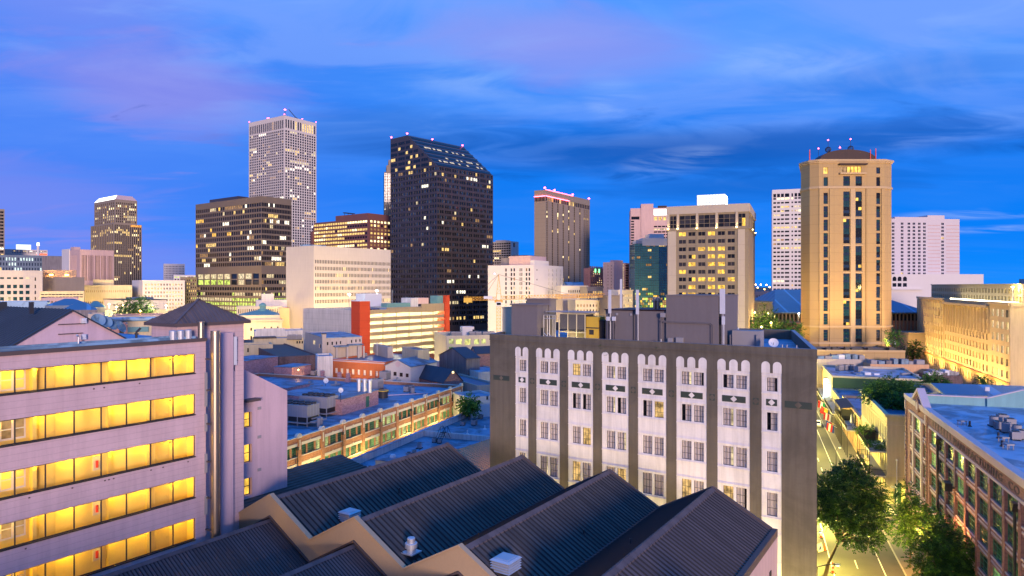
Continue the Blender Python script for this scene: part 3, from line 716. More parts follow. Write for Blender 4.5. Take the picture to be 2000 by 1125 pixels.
    # ventilators
    def louvre(px, py, s_, label, at_=None):
        lx, ly, z = at_ or sb_local(px, py, zf); wx, wy = SB_O[0]+lx*SBR[0]+ly*SBL[0], SB_O[1]+lx*SBR[1]+ly*SBL[1]
        r = thing('roof_ventilator', label, 'roof vent', (wx, wy), z, SB_phi, 'roof ventilators on the saw-tooth roofs'); b = MB(); b.box(-s_*.42, s_*.42, -s_*.42, s_*.42, -.6, .25); b.build('base', 'dark_metal', r)
        for i in range(5):
            z0 = .22+i*.17; b = MB(); f = s_*(.56 if i < 4 else .58); b.prism([(-f, -f), (f, -f), (f, f), (-f, f)], z0, z0+.02)
            b.face([(-f, -f, z0+.02), (f, -f, z0+.02), (f*.82, -f*.82, z0+.13), (-f*.82, -f*.82, z0+.13)]); b.face([(f, -f, z0+.02), (f, f, z0+.02), (f*.82, f*.82, z0+.13), (f*.82, -f*.82, z0+.13)]); b.face([(f, f, z0+.02), (-f, f, z0+.02), (-f*.82, f*.82, z0+.13), (f*.82, f*.82, z0+.13)]); b.face([(-f, f, z0+.02), (-f, -f, z0+.02), (-f*.82, -f*.82, z0+.13), (-f*.82, f*.82, z0+.13)])
            b.face([(-f*.82, -f*.82, z0+.13), (f*.82, -f*.82, z0+.13), (f*.82, f*.82, z0+.13), (-f*.82, f*.82, z0+.13)])
            b.build('louvre_blade', 'galvanised', r)
        b = MB(); b.box(-s_*.36, s_*.36, -s_*.36, s_*.36, .2, 1.05); b.build('hood', 'galvanised', r)
    louvre(690, 1026, 1.2, 'square louvred metal roof vent half hidden behind the tan fascia peak', (4.3, -4.5, zf(4.3, -4.5)))
    louvre(988, 1118, 1.35, 'square louvred metal roof vent on the dark slope at the bottom edge')
    lx, ly, z = sb_local(803, 1085, zf); wx, wy = SB_O[0]+lx*SBR[0]+ly*SBL[0], SB_O[1]+lx*SBR[1]+ly*SBL[1]
    r = thing('roof_ventilator', 'round mushroom exhaust fan on a square curb between the two louvred vents', 'roof vent', (wx, wy), z, SB_phi, 'roof ventilators on the saw-tooth roofs')
    b = MB(); b.box(-.42, .42, -.42, .42, -.7, .22); b.build('curb', 'dark_metal', r); b = MB(); b.box(-.56, .56, -.56, .56, .22, .30); b.build('base_plate', 'galvanised', r)
    b = MB(); b.lathe((0, 0, .30), [(.34, 0), (.34, .25), (.46, .30), (.46, .62), (.42, .66), (.30, .66), (.30, .98), (.26, 1.03), (0, 1.04)], 22); b.build('fan_housing', 'galvanised', r)
    for px, py in ((780, 962), (1140, 1045), (1231, 1064)):
        lx, ly, z = sb_local(px, py, zf); wx, wy = SB_O[0]+lx*SBR[0]+ly*SBL[0], SB_O[1]+lx*SBR[1]+ly*SBL[1]
        b = MB(); b.cyl((0, 0, -.3), (0, 0, .45), .07); b.lathe((0, 0, 0), [(.2, -.1), (.1, .12)], 10)
        o = b.build('vent_pipe', 'dark_metal', None, (wx, wy, z)); tag(o, {780: 'short dark vent pipe on the leftmost big roof slope', 1140: 'short dark vent pipe on the middle roof slope', 1231: 'short dark vent pipe beside the deep valley gutter'}[px], 'vent pipe', 'vent pipes on the metal roofs')
saw_roof()
# ================================================================ central hotel
def central_hotel():
    KH = 164150; O = W(957, KH/1957); d = Vector((2000, -1316)).normalized(); phi = math.atan2(d.y, d.x)
    root = thing('hotel_building', 'grey brick hotel with white arched window bays and rows of diamond plaques', 'building', O, 0, phi)
    U = lambda px: along(O, d, px); zt = 32.0; Lf = U(1595.5); iy = Vector((-d.y, d.x))
    sd_ = Vector((450, 1316)).normalized()*29; bx, by = sd_.dot(d), sd_.dot(iy)
    poly = [(0, 0), (Lf, 0), (Lf+bx, by), (bx, by)]
    panels = [(3.77, 5.62, 1)] + [(6.73+4.3*k, 9.93+4.3*k, 2) for k in range(6)] + [(32.53, 34.40, 1)]
    rows = [(29.05, 27.72), (25.65, 23.92), (21.85, 19.92), (17.85, 15.60), (13.7, 11.4), (9.6, 7.3)]
    mb = MB(); wallgrid(mb, poly[0], poly[1], 0, zt, [(a, b, 5.0, 29.5, None) for a, b, _ in panels], .10)
    for i in (1, 2, 3): wallgrid(mb, poly[i], poly[(i+1) % 4], 0, zt, [], 0)
    ins = inset(poly, .42)
    for i in range(4): a, b, c, e = poly[i], poly[(i+1) % 4], ins[(i+1) % 4], ins[i]; mb.face([(*c, zt-1.25), (*e, zt-1.25), (*e, zt), (*c, zt)])
    mb.build('wall', 'hotel_grey', root)
    cp = MB(); big = inset(poly, -.06)
    for i in range(4): a, b, c, e = big[i], big[(i+1) % 4], ins[(i+1) % 4], ins[i]; cp.face([(*a, zt+.02), (*b, zt+.02), (*c, zt+.02), (*e, zt+.02)])
    cp.build('coping', 'equip_grey', root)
    cn = MB(); cn.box(-.05, Lf+.05, -.07, 0, zt-.74, zt-.62); cn.box(-.03, Lf+.03, -.035, 0, zt-.62, zt+.02); cn.box(-.02, Lf+.02, -.03, 0, zt-1.0, zt-.93); cn.build('cornice', 'hotel_grey', root)
    rf = MB(); rf.face([(*p, zt-1.25) for p in ins]); rf.build('roof', 'membrane', root)
    rnd = random.Random(12)
    for pi, (a, b, nw) in enumerate(panels):
        wd_ = b-a; pm = MB()
        ws = [(.585, 1.50)] if nw == 1 else [(.56, 1.58), (1.86, 2.88)]
        if nw == 1 and pi: ws = [(.5, 1.47)]
        ops = [(w0, w1, zb, zt_, None) for (zt_, zb) in rows for (w0, w1) in ws]
        wallgrid(pm, (a, .06), (b, .06), 5.0, 29.5, ops, .22)
        na = 2 if nw == 1 else 3; gap = .28 if nw == 1 else .355; aw = (wd_-gap*(na-1))/na
        for k in range(na):
            x0 = a+k*(aw+gap); r_ = aw/2; zsp = 30.62-r_
            pr = [(x0, 29.5), (x0+aw, 29.5)]+[(x0+r_+r_*math.cos(t), zsp+r_*math.sin(t)) for t in [math.pi*i/12 for i in range(13)]]
            pm.plate(pr, -.035, .0)
        for zt_, zb in rows:
            for z, pr_, hh in ((zt_+.20, .075, .07), (zb-.26, .09, .10)): pm.box(a, b, .06-pr_, .06, z, z+hh)
            for (w0, w1) in ws: pm.box(a+w0-.06, a+w1+.06, .02, .06, zb-.10, zb-.02)
            x_ = [a+w0-.14 for w0, _ in ws]+[a+w1+.06 for _, w1 in ws]
            for x in x_: pm.box(x, x+.08, .035, .06, zb-.1, zt_+.2)
        pp = pm.build('window_bay', 'hotel_white', root)
        for ri, (zt_, zb) in enumerate(rows):
            for wi, (w0, w1) in enumerate(ws):
                h = zt_-zb; q = rnd.random(); cur, st = 'curtain_pale', (0, 1)
                if q < .10: cur, st = 'curtain_lit', (0, 1)
                elif q < .28: st = (0, .72)
                elif q < .42: st = (.3, 1)
                wo = framed_window(root, (a+w0, .20, zb), 0, w1-w0, h, 'clear_tint', 'dark_metal', 3, 3, .035, .03, cur, st)
                kb = ('backroom', round(w1-w0, 2), round(h, 2), q < .2)
                if kb not in MESH:
                    bm_ = MB(); bm_.face([(0, .3, 0), (w1-w0, .3, 0), (w1-w0, .3, h), (0, .3, h)]); MESH[kb] = bm_.mesh('room', 'room_dark' if q >= .2 else 'lit_pale')
                put('room', MESH[kb], wo)
    # plaques
    def plaque(u0, u1, z0, z1, y, md, dw, name='plaque'):
        p = MB(); p.box(u0, u1, y-.02, y, z0, z1); o = p.build('plaque', 'plaque_green', root)
        c_, zc, s_ = (u0+u1)/2, (z0+z1)/2, (z1-z0)/2*dw; p = MB(); p.plate([(c_, zc-s_), (c_+s_, zc), (c_, zc+s_), (c_-s_, zc)], y-.035, y-.021); p.build('diamond', md, o)
    plaque(.5, 2.9, 26.35, 26.95, 0, 'hotel_grey', .95); plaque(Lf-2.85, Lf-.42, 26.3, 26.95, 0, 'hotel_grey', 1.0)
    for a, b, nw in panels: plaque(a+(.42 if nw == 1 else .45), b-(.42 if nw == 1 else .42), 26.32, 26.96, .06, 'hotel_white', 1.0)
    ps = [b for a, b, _ in panels][:-1]
    for b in ps: plaque(b+.28, b+.84, 26.30, 26.96, 0, 'hotel_grey', .95)
    for px, py in ((1175, 676), (1285, 681), (1182, 690)):    # weeds rooted in the cornice
        pm = MB(); u = U(px); z = Zy(py, KH/(px+1000))
        for i in range(26): a = rnd.uniform(0, 6.28); r = rnd.uniform(.1, .38); p = Vector((u+r*math.cos(a), -.05-abs(.12*math.sin(a)), z+.16*math.sin(a)-.05)); pm.face([p, p+Vector((.05, -.02, .03)), p+Vector((.09*math.cos(a), -.04, .09*math.sin(a)))])
        tag(pm.build('weed', 'leaf_dark', None, O and (O[0], O[1], 0), phi), {1175: 'small weed rooted in the hotel cornice above the third bay', 1285: 'small weed on the hotel cornice further right', 1182: 'drooping fern growing over a white arch of the hotel'}[px], 'weed', 'weeds growing from the hotel wall')
    # ---------------- roof
    zr = zt-1.25
    O3 = Vector((O[0], O[1])); 
    def at(px, v):     # local x of photo column px at depth v behind the facade
        q = O3+iy*v; return along(q, d, px)
    def rt(name, label, cat, px, v, group=None, z=zr):
        u = at(px, v); q = O3+d*u+iy*v; return thing(name, label, cat, (q.x, q.y), z, phi, group)
    def zz(py, px, v): u = at(px, v); q = O3+d*u+iy*v; return Zy(py, q.y)-zr
    def wid(p0, p1, v): return at(p1, v)-at(p0, v)
    # stair house
    v = 1.6; r = rt('stair_house', 'grey rendered stair house with flat caps at the hotel roof corner', 'roof house', 999, v)
    w1 = wid(999, 1049, v); h1 = zz(596, 1020, v); b = MB(); b.box(0, w1, 0, 2.6, 0, h1); b.build('wall', 'penthouse_grey', r)
    b = MB(); b.box(-.15, w1+.2, -.15, 2.8, h1, h1+.16); b.build('roof', 'penthouse_grey', r); b = MB(); b.box(.5, w1+.05, 2.8, 4.6, 0, h1+.62); b.build('upper_wall', 'penthouse_grey', r); b = MB(); b.box(.35, w1+.2, 2.65, 4.75, h1+.62, h1+.78); b.build('upper_roof', 'penthouse_grey', r)
    b = MB(); b.box(w1, w1+.05, .9, 1.8, .1, 2.1); b.build('door', 'dark_metal', r)
    v = 4.4; r = rt('water_tank', 'pale green box tank standing left of the grey stair house', 'tank', 981, v); w1 = wid(981, 999, v)+.3; b = MB(); b.box(0, w1, 0, 2.2, 0, zz(601, 985, v)); b.build('tank_body', 'equip_cream', r); b = MB(); b.box(-.08, w1+.08, -.08, 2.28, zz(601, 985, v), zz(601, 985, v)+.1); b.build('lid', 'equip_cream', r)
    v = 2.2; r = rt('access_ladder', 'steel stair with handrails beside the grey stair house', 'stair', 1062, v); w1 = wid(1062, 1084, v); hh = zz(622, 1070, v)
    b = MB(); b.box(0, w1, 0, .9, .95, 1.02); b.build('platform', 'galvanised', r)
    for s_ in (.02, .88):
        b = MB()
        for x in (0, w1*.5, w1): b.cyl((x, s_, 0), (x, s_, hh+.4), .03, n=6)
        b.tube([(0, s_, hh), (w1, s_, hh)], .03, 6); b.tube([(0, s_, hh+.4), (w1, s_, hh+.4)], .03, 6); b.tube([(0, s_, 1.5), (w1, s_, .2)], .04, 6); b.build('handrail', 'galvanised', r)
    for i in range(6): b = MB(); b.box(w1*i/6, w1*(i+1)/6, .05, .85, .12+.13*(5-i), .16+.13*(5-i)); b.build('tread', 'galvanised', r)
    v = 2.4; r = rt('cooling_tower', 'steel framed cooling unit with dark mesh sides on the hotel roof', 'cooling tower', 1091, v); w1 = wid(1091, 1143, v); h1 = zz(612, 1110, v); dp = 2.4
    b = MB()
    for x in (0, w1*.33, w1*.66, w1-.1):
        for y in (0, dp): b.box(x, x+.1, y, y+.1, 0, h1)
    for z in (.15, h1*.42, h1-.1):
        for y in (0, dp): b.box(0, w1, y-.01, y+.11, z, z+.1)
        for x in (0, w1-.1): b.box(x-.01, x+.11, .1, dp, z, z+.1)
    b.build('frame', 'equip_cream', r); b = MB(); b.box(.12, w1-.12, .12, dp-.05, h1*.5, h1-.12); b.build('mesh_panel', 'dark_metal', r); b = MB(); b.box(.12, w1-.12, dp-.3, dp-.1, .1, h1*.42); b.build('light_backing', 'equip_cream', r)  # backing added to show yellow light through the open lower frame
    b = MB()
    for i in range(24):
        x = .14+(w1-.3)*i/24; b.box(x, x+.03, .09, .115, h1*.52, h1-.14)
    b.build('louvre', 'equip_grey', r); b = MB(); b.box(-1.7, w1+.6, -.2, dp+.3, h1+.1, h1+.2); b.build('canopy', 'equip_grey', r)
    for x in (.7, w1*.75): b = MB(); b.lathe((x, -.25, .2), [(.28, 0), (.24, .45), (.1, .55)], 10); b.build('valve', 'white_metal', r)
    point(r, (w1*.5, 3.4, 1.6), 500, YELLOW, .15); point(r, (w1*.5, -.9, .6), 130, YELLOW, .1)
    v = 2.6; r = rt('generator', 'yellow generator box with dark grille on the hotel roof', 'generator', 1145, v); w1 = wid(1145, 1178, v); h1 = zz(619, 1160, v); b = MB(); b.box(0, w1*.72, 0, 1.8, .8, h1); b.build('housing', 'equip_yellow', r)
    b = MB(); b.box(0, w1*.72, -.01, 1.81, h1*.62, h1*.66); b.box(w1*.18, w1*.45, -.02, 0, h1*.42, h1*.58); b.build('grille', 'dark_metal', r); b = MB(); b.box(0, w1*.75, 0, 1.8, .0, .8); b.build('base', 'dark_metal', r); b = MB(); b.box(w1*.72, w1, .2, 1.6, .5, h1*.9); b.build('radiator', 'black_iron', r)
    # grey plant rooms
    v = 2.0; r = rt('plant_room', 'long low grey plant room with vents and dark lower wall on the hotel roof', 'roof house', 1183, v); w1 = wid(1183, 1301, v); h1 = zz(607, 1240, v)
    b = MB(); b.box(0, w1, 0, 7, 0, h1); b.build('wall', 'penthouse_grey', r); b = MB(); b.box(-.1, w1*.48, -.12, 7.1, h1, h1+.12); b.box(w1*.50, w1, -.06, 7.1, h1+.05, h1+.17); b.build('roof_edge', 'dome_red', r)
    for x in (.18, .42): b = MB(); b.box(w1*x, w1*x+.25, -.12, 0, h1-.55, h1-.3); b.build('wall_lamp', 'equip_grey', r)
    b = MB(); b.tube([(w1*.48, -.06, 0), (w1*.48, -.06, h1)], .05); b.build('downpipe', 'dark_metal', r)
    v = 1.7; r2 = rt('plant_room', 'tall grey plant room with conduits and meter boxes, centre of the hotel roof', 'roof house', 1301, v); w2 = wid(1301, 1403, v); h2 = zz(578, 1350, v)
    b = MB(); b.box(0, w2, 0, 7.5, 0, h2); b.build('wall', 'penthouse_grey', r2); b = MB(); b.box(-.06, w2+.06, -.06, 7.56, h2, h2+.1); b.build('roof_edge', 'penthouse_grey', r2)
    zc = zz(631, 1350, v); b = MB(); b.tube([(-.5, -.09, .55), (-.5, -.09, zc+.2), (-.25, -.09, zc), (w2*.82, -.09, zc), (w2*.87, -.09, zc-.12), (w2*.87, -.09, .4)], .05); b.tube([(-.6, -.05, .3), (-.6, -.05, zc+.7), (-.2, -.05, zc+.12), (w2*.85, -.05, zc+.1), (w2*.9, -.05, zc-.1), (w2*.9, -.05, .3)], .05); b.build('conduit', 'penthouse_grey', r2)
    for (x, z, ww, hh_) in ((w2*.05, .75, .5, .85), (w2*.21, .95, .75, .75), (w2*.82, .0, 1.0, 1.1), (-.55, zc+.55, .5, .45)): b = MB(); b.box(x, x+ww, -.28, 0, z, z+hh_); b.build('meter_box', 'equip_grey', r2)
    b = MB()
    for i in range(9): z = .6+h2*.8*i/9; b.tube([(w2+.06, .3+.05*(i % 3), z), (w2+.14, .5, z+.4), (w2+.08, .35, z+.7)], .04, 5)
    b.tube([(w2+.08, .3, .2), (w2+.08, .3, h2-.1)], .06, 6); b.tube([(w2+.1, .55, .2), (w2+.1, .55, h2-.3)], .05, 6); b.build('cable_bundle', 'black_iron', r2)
    # antennas
    def antenna(px, v, y0, y1, ww, label):
        r = rt('panel_antenna', label, 'antenna', px, v, 'mobile phone antennas on the hotel roof'); z0, z1 = zz(y1, px, v), zz(y0, px, v)
        b = MB(); b.box(-ww/2, ww/2, -.1, .08, z0, z1); b.build('panel', 'white_metal', r); b = MB(); b.cyl((0, .16, 0), (0, .16, z1*.9+z0*.1), .05); b.box(-.04, .04, 0, .2, z0+.2, z0+.3); b.box(-.04, .04, 0, .2, z1-.35, z1-.25); b.build('mast', 'galvanised', r)
    antenna(1191, 1.5, 566, 612, .30, 'slim white panel antenna left of the low plant room'); antenna(1245, 1.5, 566, 614, .30, 'slim white panel antenna in front of the low plant room'); antenna(1411, 1.9, 564, 613, .52, 'broad white panel antenna beside the tall plant room'); 
    antenna(1213, 6.5, 545, 606, .22, 'thin white panel antenna standing further back on the roof')
    antenna(1413, 1.6, 618, 634, .28, 'small white panel antenna low on the tall plant room')
    for i, (px, py) in enumerate(((1188, 622), (1199, 622))):
        v = 1.4; r = rt('radio_unit', ['white radio box on the roof mast, left one of the pair', 'white radio box on the roof mast, right one of the pair'][i], 'radio box', px, v, 'radio boxes on the hotel roof'); z = zz(py, px, v); b = MB(); b.box(-.2, .2, -.12, .12, z-.25, z+.2); b.build('box', 'white_metal', r); b = MB(); b.cyl((0, .16, 0), (0, .16, z+.3), .04); b.tube([(0, 0, z-.25), (.1, .1, z-.7), (-.1, .15, .3)], .025, 5); b.build('mast', 'dark_metal', r)
    v = 5; r = rt('exhaust_stack', 'pair of steel exhaust stacks rising behind the low plant room', 'stack', 1282, v)
    for s_ in (-.2, .22): b = MB(); z0, z1 = zz(604, 1282, v)-1, zz(580, 1282, v); b.lathe((s_, 0, 0), [(.2, 0), (.2, z1-.5), (.26, z1-.45), (.22, z1), (.12, z1)], 12); b.build('stack', 'steel', r)
    # air handling by the right end
    v = 4.4; r = rt('air_handler', 'grey duct unit lying on the hotel roof beside the dish', 'air conditioner', 1430, v); w1 = wid(1430, 1484, v); h1 = zz(646, 1455, v); b = MB(); b.box(0, w1, 0, 1.8, .35, h1); b.build('casing', 'equip_grey', r); b = MB(); b.box(-.3, .25, .2, 1.6, .2, h1*.8); b.box(w1-.3, w1-.05, -.25, 0, .4, h1*.85); b.build('duct', 'equip_grey', r); b = MB(); [b.box(w1*k, w1*k+.12, .1, 1.7, 0, .35) for k in (.1, .5, .88)]; b.build('stand', 'dark_metal', r)
    v = 9; r = rt('condenser', 'white condenser box behind the duct unit on the hotel roof', 'air conditioner', 1418, v); h1 = zz(640, 1420, v); b = MB(); b.box(0, 1.2, 0, .9, 0, h1); b.box(1.3, 2.0, 0, .8, 0, h1*.9); b.build('casing', 'white_metal', r); b = MB(); b.box(.15, .7, -.02, 0, .3, h1-.3); b.build('grille', 'dark_metal', r)
    v = 2.8; r = rt('satellite_dish', 'pale satellite dish on the hotel roof near the right parapet', 'dish', 1511, v); z = zz(671, 1511, v)
    b = MB(); b.lathe((0, 0, 0), [(0, 0), (.25, .03), (.48, .12)], 18); b.lathe((0, 0, .02), [(.48, .12), (.25, .03), (0, 0)], 18); o = b.build('dish', 'white_metal', r, (0, -.1, z+.05)); o.rotation_euler = (R_(62), 0, R_(20)); b = MB(); b.cyl((0, 0, 0), (0, 0, z), .04); b.build('mast', 'dark_metal', r); b = MB(); b.tube([(0, -.1, z-.2), (.1, -.5, z+.15)], .02, 5); b.build('feed_arm', 'dark_metal', r)
    v = 2.2; r = rt('roof_pipes', 'cluster of low pipes and boxes along the hotel roof edge', 'pipes', 1406, v); b = MB(); 
    for i in range(14): x = i*.5+rnd.uniform(-.1, .1); b.box(x, x+rnd.uniform(.1, .35), rnd.uniform(0, .5), .9, .0, rnd.uniform(.1, .5))
    b.tube([(0, .3, .3), (7.4, .3, .3)], .05); b.tube([(0, .6, .2), (7.6, .6, .2)], .05); b.build('pipe_run', 'equip_grey', r)
    for px in (1291, 1528, 1537, 1556): v = .9; r = rt('vent_pipe', {1291: 'thin vent pipe behind the hotel parapet, below the tall plant room', 1528: 'thin vent pipe right of the satellite dish, the first of three', 1537: 'thin vent pipe right of the satellite dish, the middle of three', 1556: 'thin vent pipe right of the satellite dish, the last of three'}[px], 'vent pipe', px, v); b = MB(); b.cyl((0, 0, 0), (0, 0, 1.5), .05); b.build('pipe', 'galvanised', r)
central_hotel()
# ================================================================ skyline
WARM = ['lit_warm', 'lit_warm', 'lit_dim', 'lit_bright', 'lit_pale']
OFF = ['lit_pale', 'lit_dim', 'lit_warm', 'lit_white']
def beacon(parent, x, y, z, h=1.2, r=.55, glowk='glow_red'):
    b = MB(); b.cyl((x, y, z), (x, y, z+h), .15, n=6); o = b.build('beacon_mast', 'dark_metal', parent)
    b = MB(); b.lathe((x, y, z+h), [(.02, 0), (r, r*.6), (r, r*1.2), (.02, r*1.8)], 8); b.build('beacon', glowk, o)
def penthouse(T, px0, px1, py, v0, v1, m, name='penthouse', roofm='gravel_roof'):
    mb = MB(); mb.box(T.ur(px0), T.ur(px1), v0, v1, T.z1-1, Zy(py, T.Y)); return mb.build(name, m, T.root)
def white_tower():
    T = Tower('office_tower', 'tall white tower with small square windows and red lights on its flat top', 'tower', 486, 555.2, 618, 690, 34, ytop=225)
    z = T.z; kL = lights(1, .05, OFF, run=.5, rowp={15: .28, 25: .3}); kR = lights(2, .09, OFF, run=.45, rowp={29: .25})
    rows = (z(252.5), z(524), 52, .70)
    L = grid(T.L, 0, (18, .64, .015, .015), rows, kL)+grid(T.L, 0, (18, .55, .015, .015), (z(232.5), z(251), 1, .9), lights(3, .1, ['lit_dim']))
    Rr = grid(T.R, 0, (13, .62, .02, .02), rows, kR)+grid(T.R, 0, (13, .52, .02, .02), (z(231), z(249.5), 1, .9), lights(4, .1, ['lit_warm']))
    T.body('white_tower', 'gravel_roof', Rr, L, par=2, d=.12)
    T.done()
    for x, y in ((0, 0), (T.R*.55, .5), (T.R-.5, .5), (.5, T.L*.48), (.5, T.L*.45), (0, T.L-.5)): beacon(T.root, x+.3, y, T.z1-.2, .8, .55)
    b = MB(); b.cyl((4, 4, T.z1-2), (4, 4, T.z1+6), .3); o = b.build('mast', 'dark_metal', T.root); beacon(T.root, 4, 4, T.z1+5, 1.2, .9)
    b = MB(); b.tube([(18, 6, T.z1-2), (18, 6, T.z1+3), (10, 6, T.z1+9)], .35, 6); b.tube([(18, 6, T.z1+3), (24, 6, T.z1+1)], .3, 6); b.build('roof_derrick', 'dark_metal', T.root)
white_tower()
def banded_office():
    T = Tower('office_building', 'wide dark brown office block banded with ribbon windows, green-lit car decks at its foot', 'office block', 382, 511, 569.5, 440, 36, ytop=382.5)
    z = T.z; L, R_l = T.L, T.R
    oL, oR = [], []
    tops = [395.2+10.55*i for i in range(12)]
    kL = lights(5, .085, OFF+['lit_gold'], run=.55, rowp={0: .12, 5: .2, 9: .12}); kR = lights(6, .05, OFF, run=.6, rowp={3: .55, 8: .2, 11: .3})
    for i, t in enumerate(tops):
        oL += grid(L, 0, (30, .985, .01, .0), (z(t), z(t+7.1), 1, 1.0), lambda a, b, i=i: kL(a, i)); oR += grid(R_l, 0, (18, .985, .0, .02), (z(t), z(t+7.1), 1, 1.0), lambda a, b, i=i: kR(a, i))
    # open frame storeys
    oL += grid(L, 0, (9, .86, .03, .03), (z(533), z(557), 2, .84), lights(7, .22, ['lit_pale', 'lit_green'])); oR += grid(R_l, 0, (12, .94, .0, .02), (z(533), z(557), 2, .6), lights(8, .15, OFF))
    for j, (t, pp) in enumerate(((561, .1), (572, .35), (583, .95), (592, .95), (601, .9), (610, .9), (619, .9))):
        ks = ['lit_green', 'lit_green', 'lit_pale'] if j else OFF
        oL += grid(L, 0, (26, .95, .01, .0), (z(t), z(t+6.2), 1, 1.), lights(20+j, pp, ks)); oR += grid(R_l, 0, (16, .95, .0, .02), (z(t), z(t+6.2), 1, 1.), lights(40+j, pp*.8, ks))
    T.body('band_brown', 'gravel_roof', oR, oL, par=1.2, d=.5); T.done()
    T.box('penthouse', 'brown_granite', 6, R_l*.6, L*.45, L*.9, T.z1-1, T.z1+3.4)
banded_office()
def red_office():
    T = Tower('office_building', 'dark red stepped office block with long rows of bright windows beside the black tower', 'office block', 613, 720.7, 790, 600, 37, ytop=426)
    z = T.z; kL = lights(9, .75, ['lit_warm', 'lit_bright', 'lit_warm'], run=.8); kR = lights(10, .6, ['lit_warm', 'lit_bright', 'lit_dim'])
    oL = grid(T.L, 0, (22, .93, .03, .0), (z(428), z(520), 12, .55), lambda i, j: kL(i, j) if not (j in (1, 4) and i < 8) else 'glass_dark')
    oR = grid(T.R, 0, (10, .62, .02, .02), (z(428), z(520), 12, .55), kR)
    T.body('red_granite', 'gravel_roof', oR, oL, d=.5); T.done(100)
    T.box('lower_terrace', 'red_granite', -1.5, 20, T.L-.2, T.L+3.2, 0, z(444)); T.box('upper_terrace', 'red_granite', 0, 22, T.L-.3, T.L+1.6, 0, z(434))
    T.box('penthouse', 'red_granite', 2, T.R*.75, 4, T.L*.62, T.z1-.9, T.z1+5); 
    b = MB()
    for x in (5, 9, 14): b.cyl((x, T.L*.5, T.z1+5), (x, T.L*.5, T.z1+8), .25, n=6)
    b.box(4, 16, T.L*.48, T.L*.52, T.z1+7.4, T.z1+8); b.build('roof_frame', 'dark_metal', T.root)
red_office()
def sliver_tower():
    T = Tower('office_tower', 'slim tan ribbed tower peeping out behind the black tower', 'tower', 749.5, 750.5, 800, 800, 78, ytop=336, L=35)
    z = T.z; oR = grid(T.R, 0, (16, .4, .0, .0), (z(338), z(470), 44, .62), lights(11, .06, OFF)); T.body('concrete_tan', 'gravel_roof', oR, d=.6); T.done(60)
    T.box('upper_shaft', 'concrete_tan', T.ur(755), T.ur(800), 2, 30, T.z1-1, z(322)); T.box('top_shaft', 'concrete_tan', T.ur(759), T.ur(800), 3, 28, z(323), z(311))
sliver_tower()
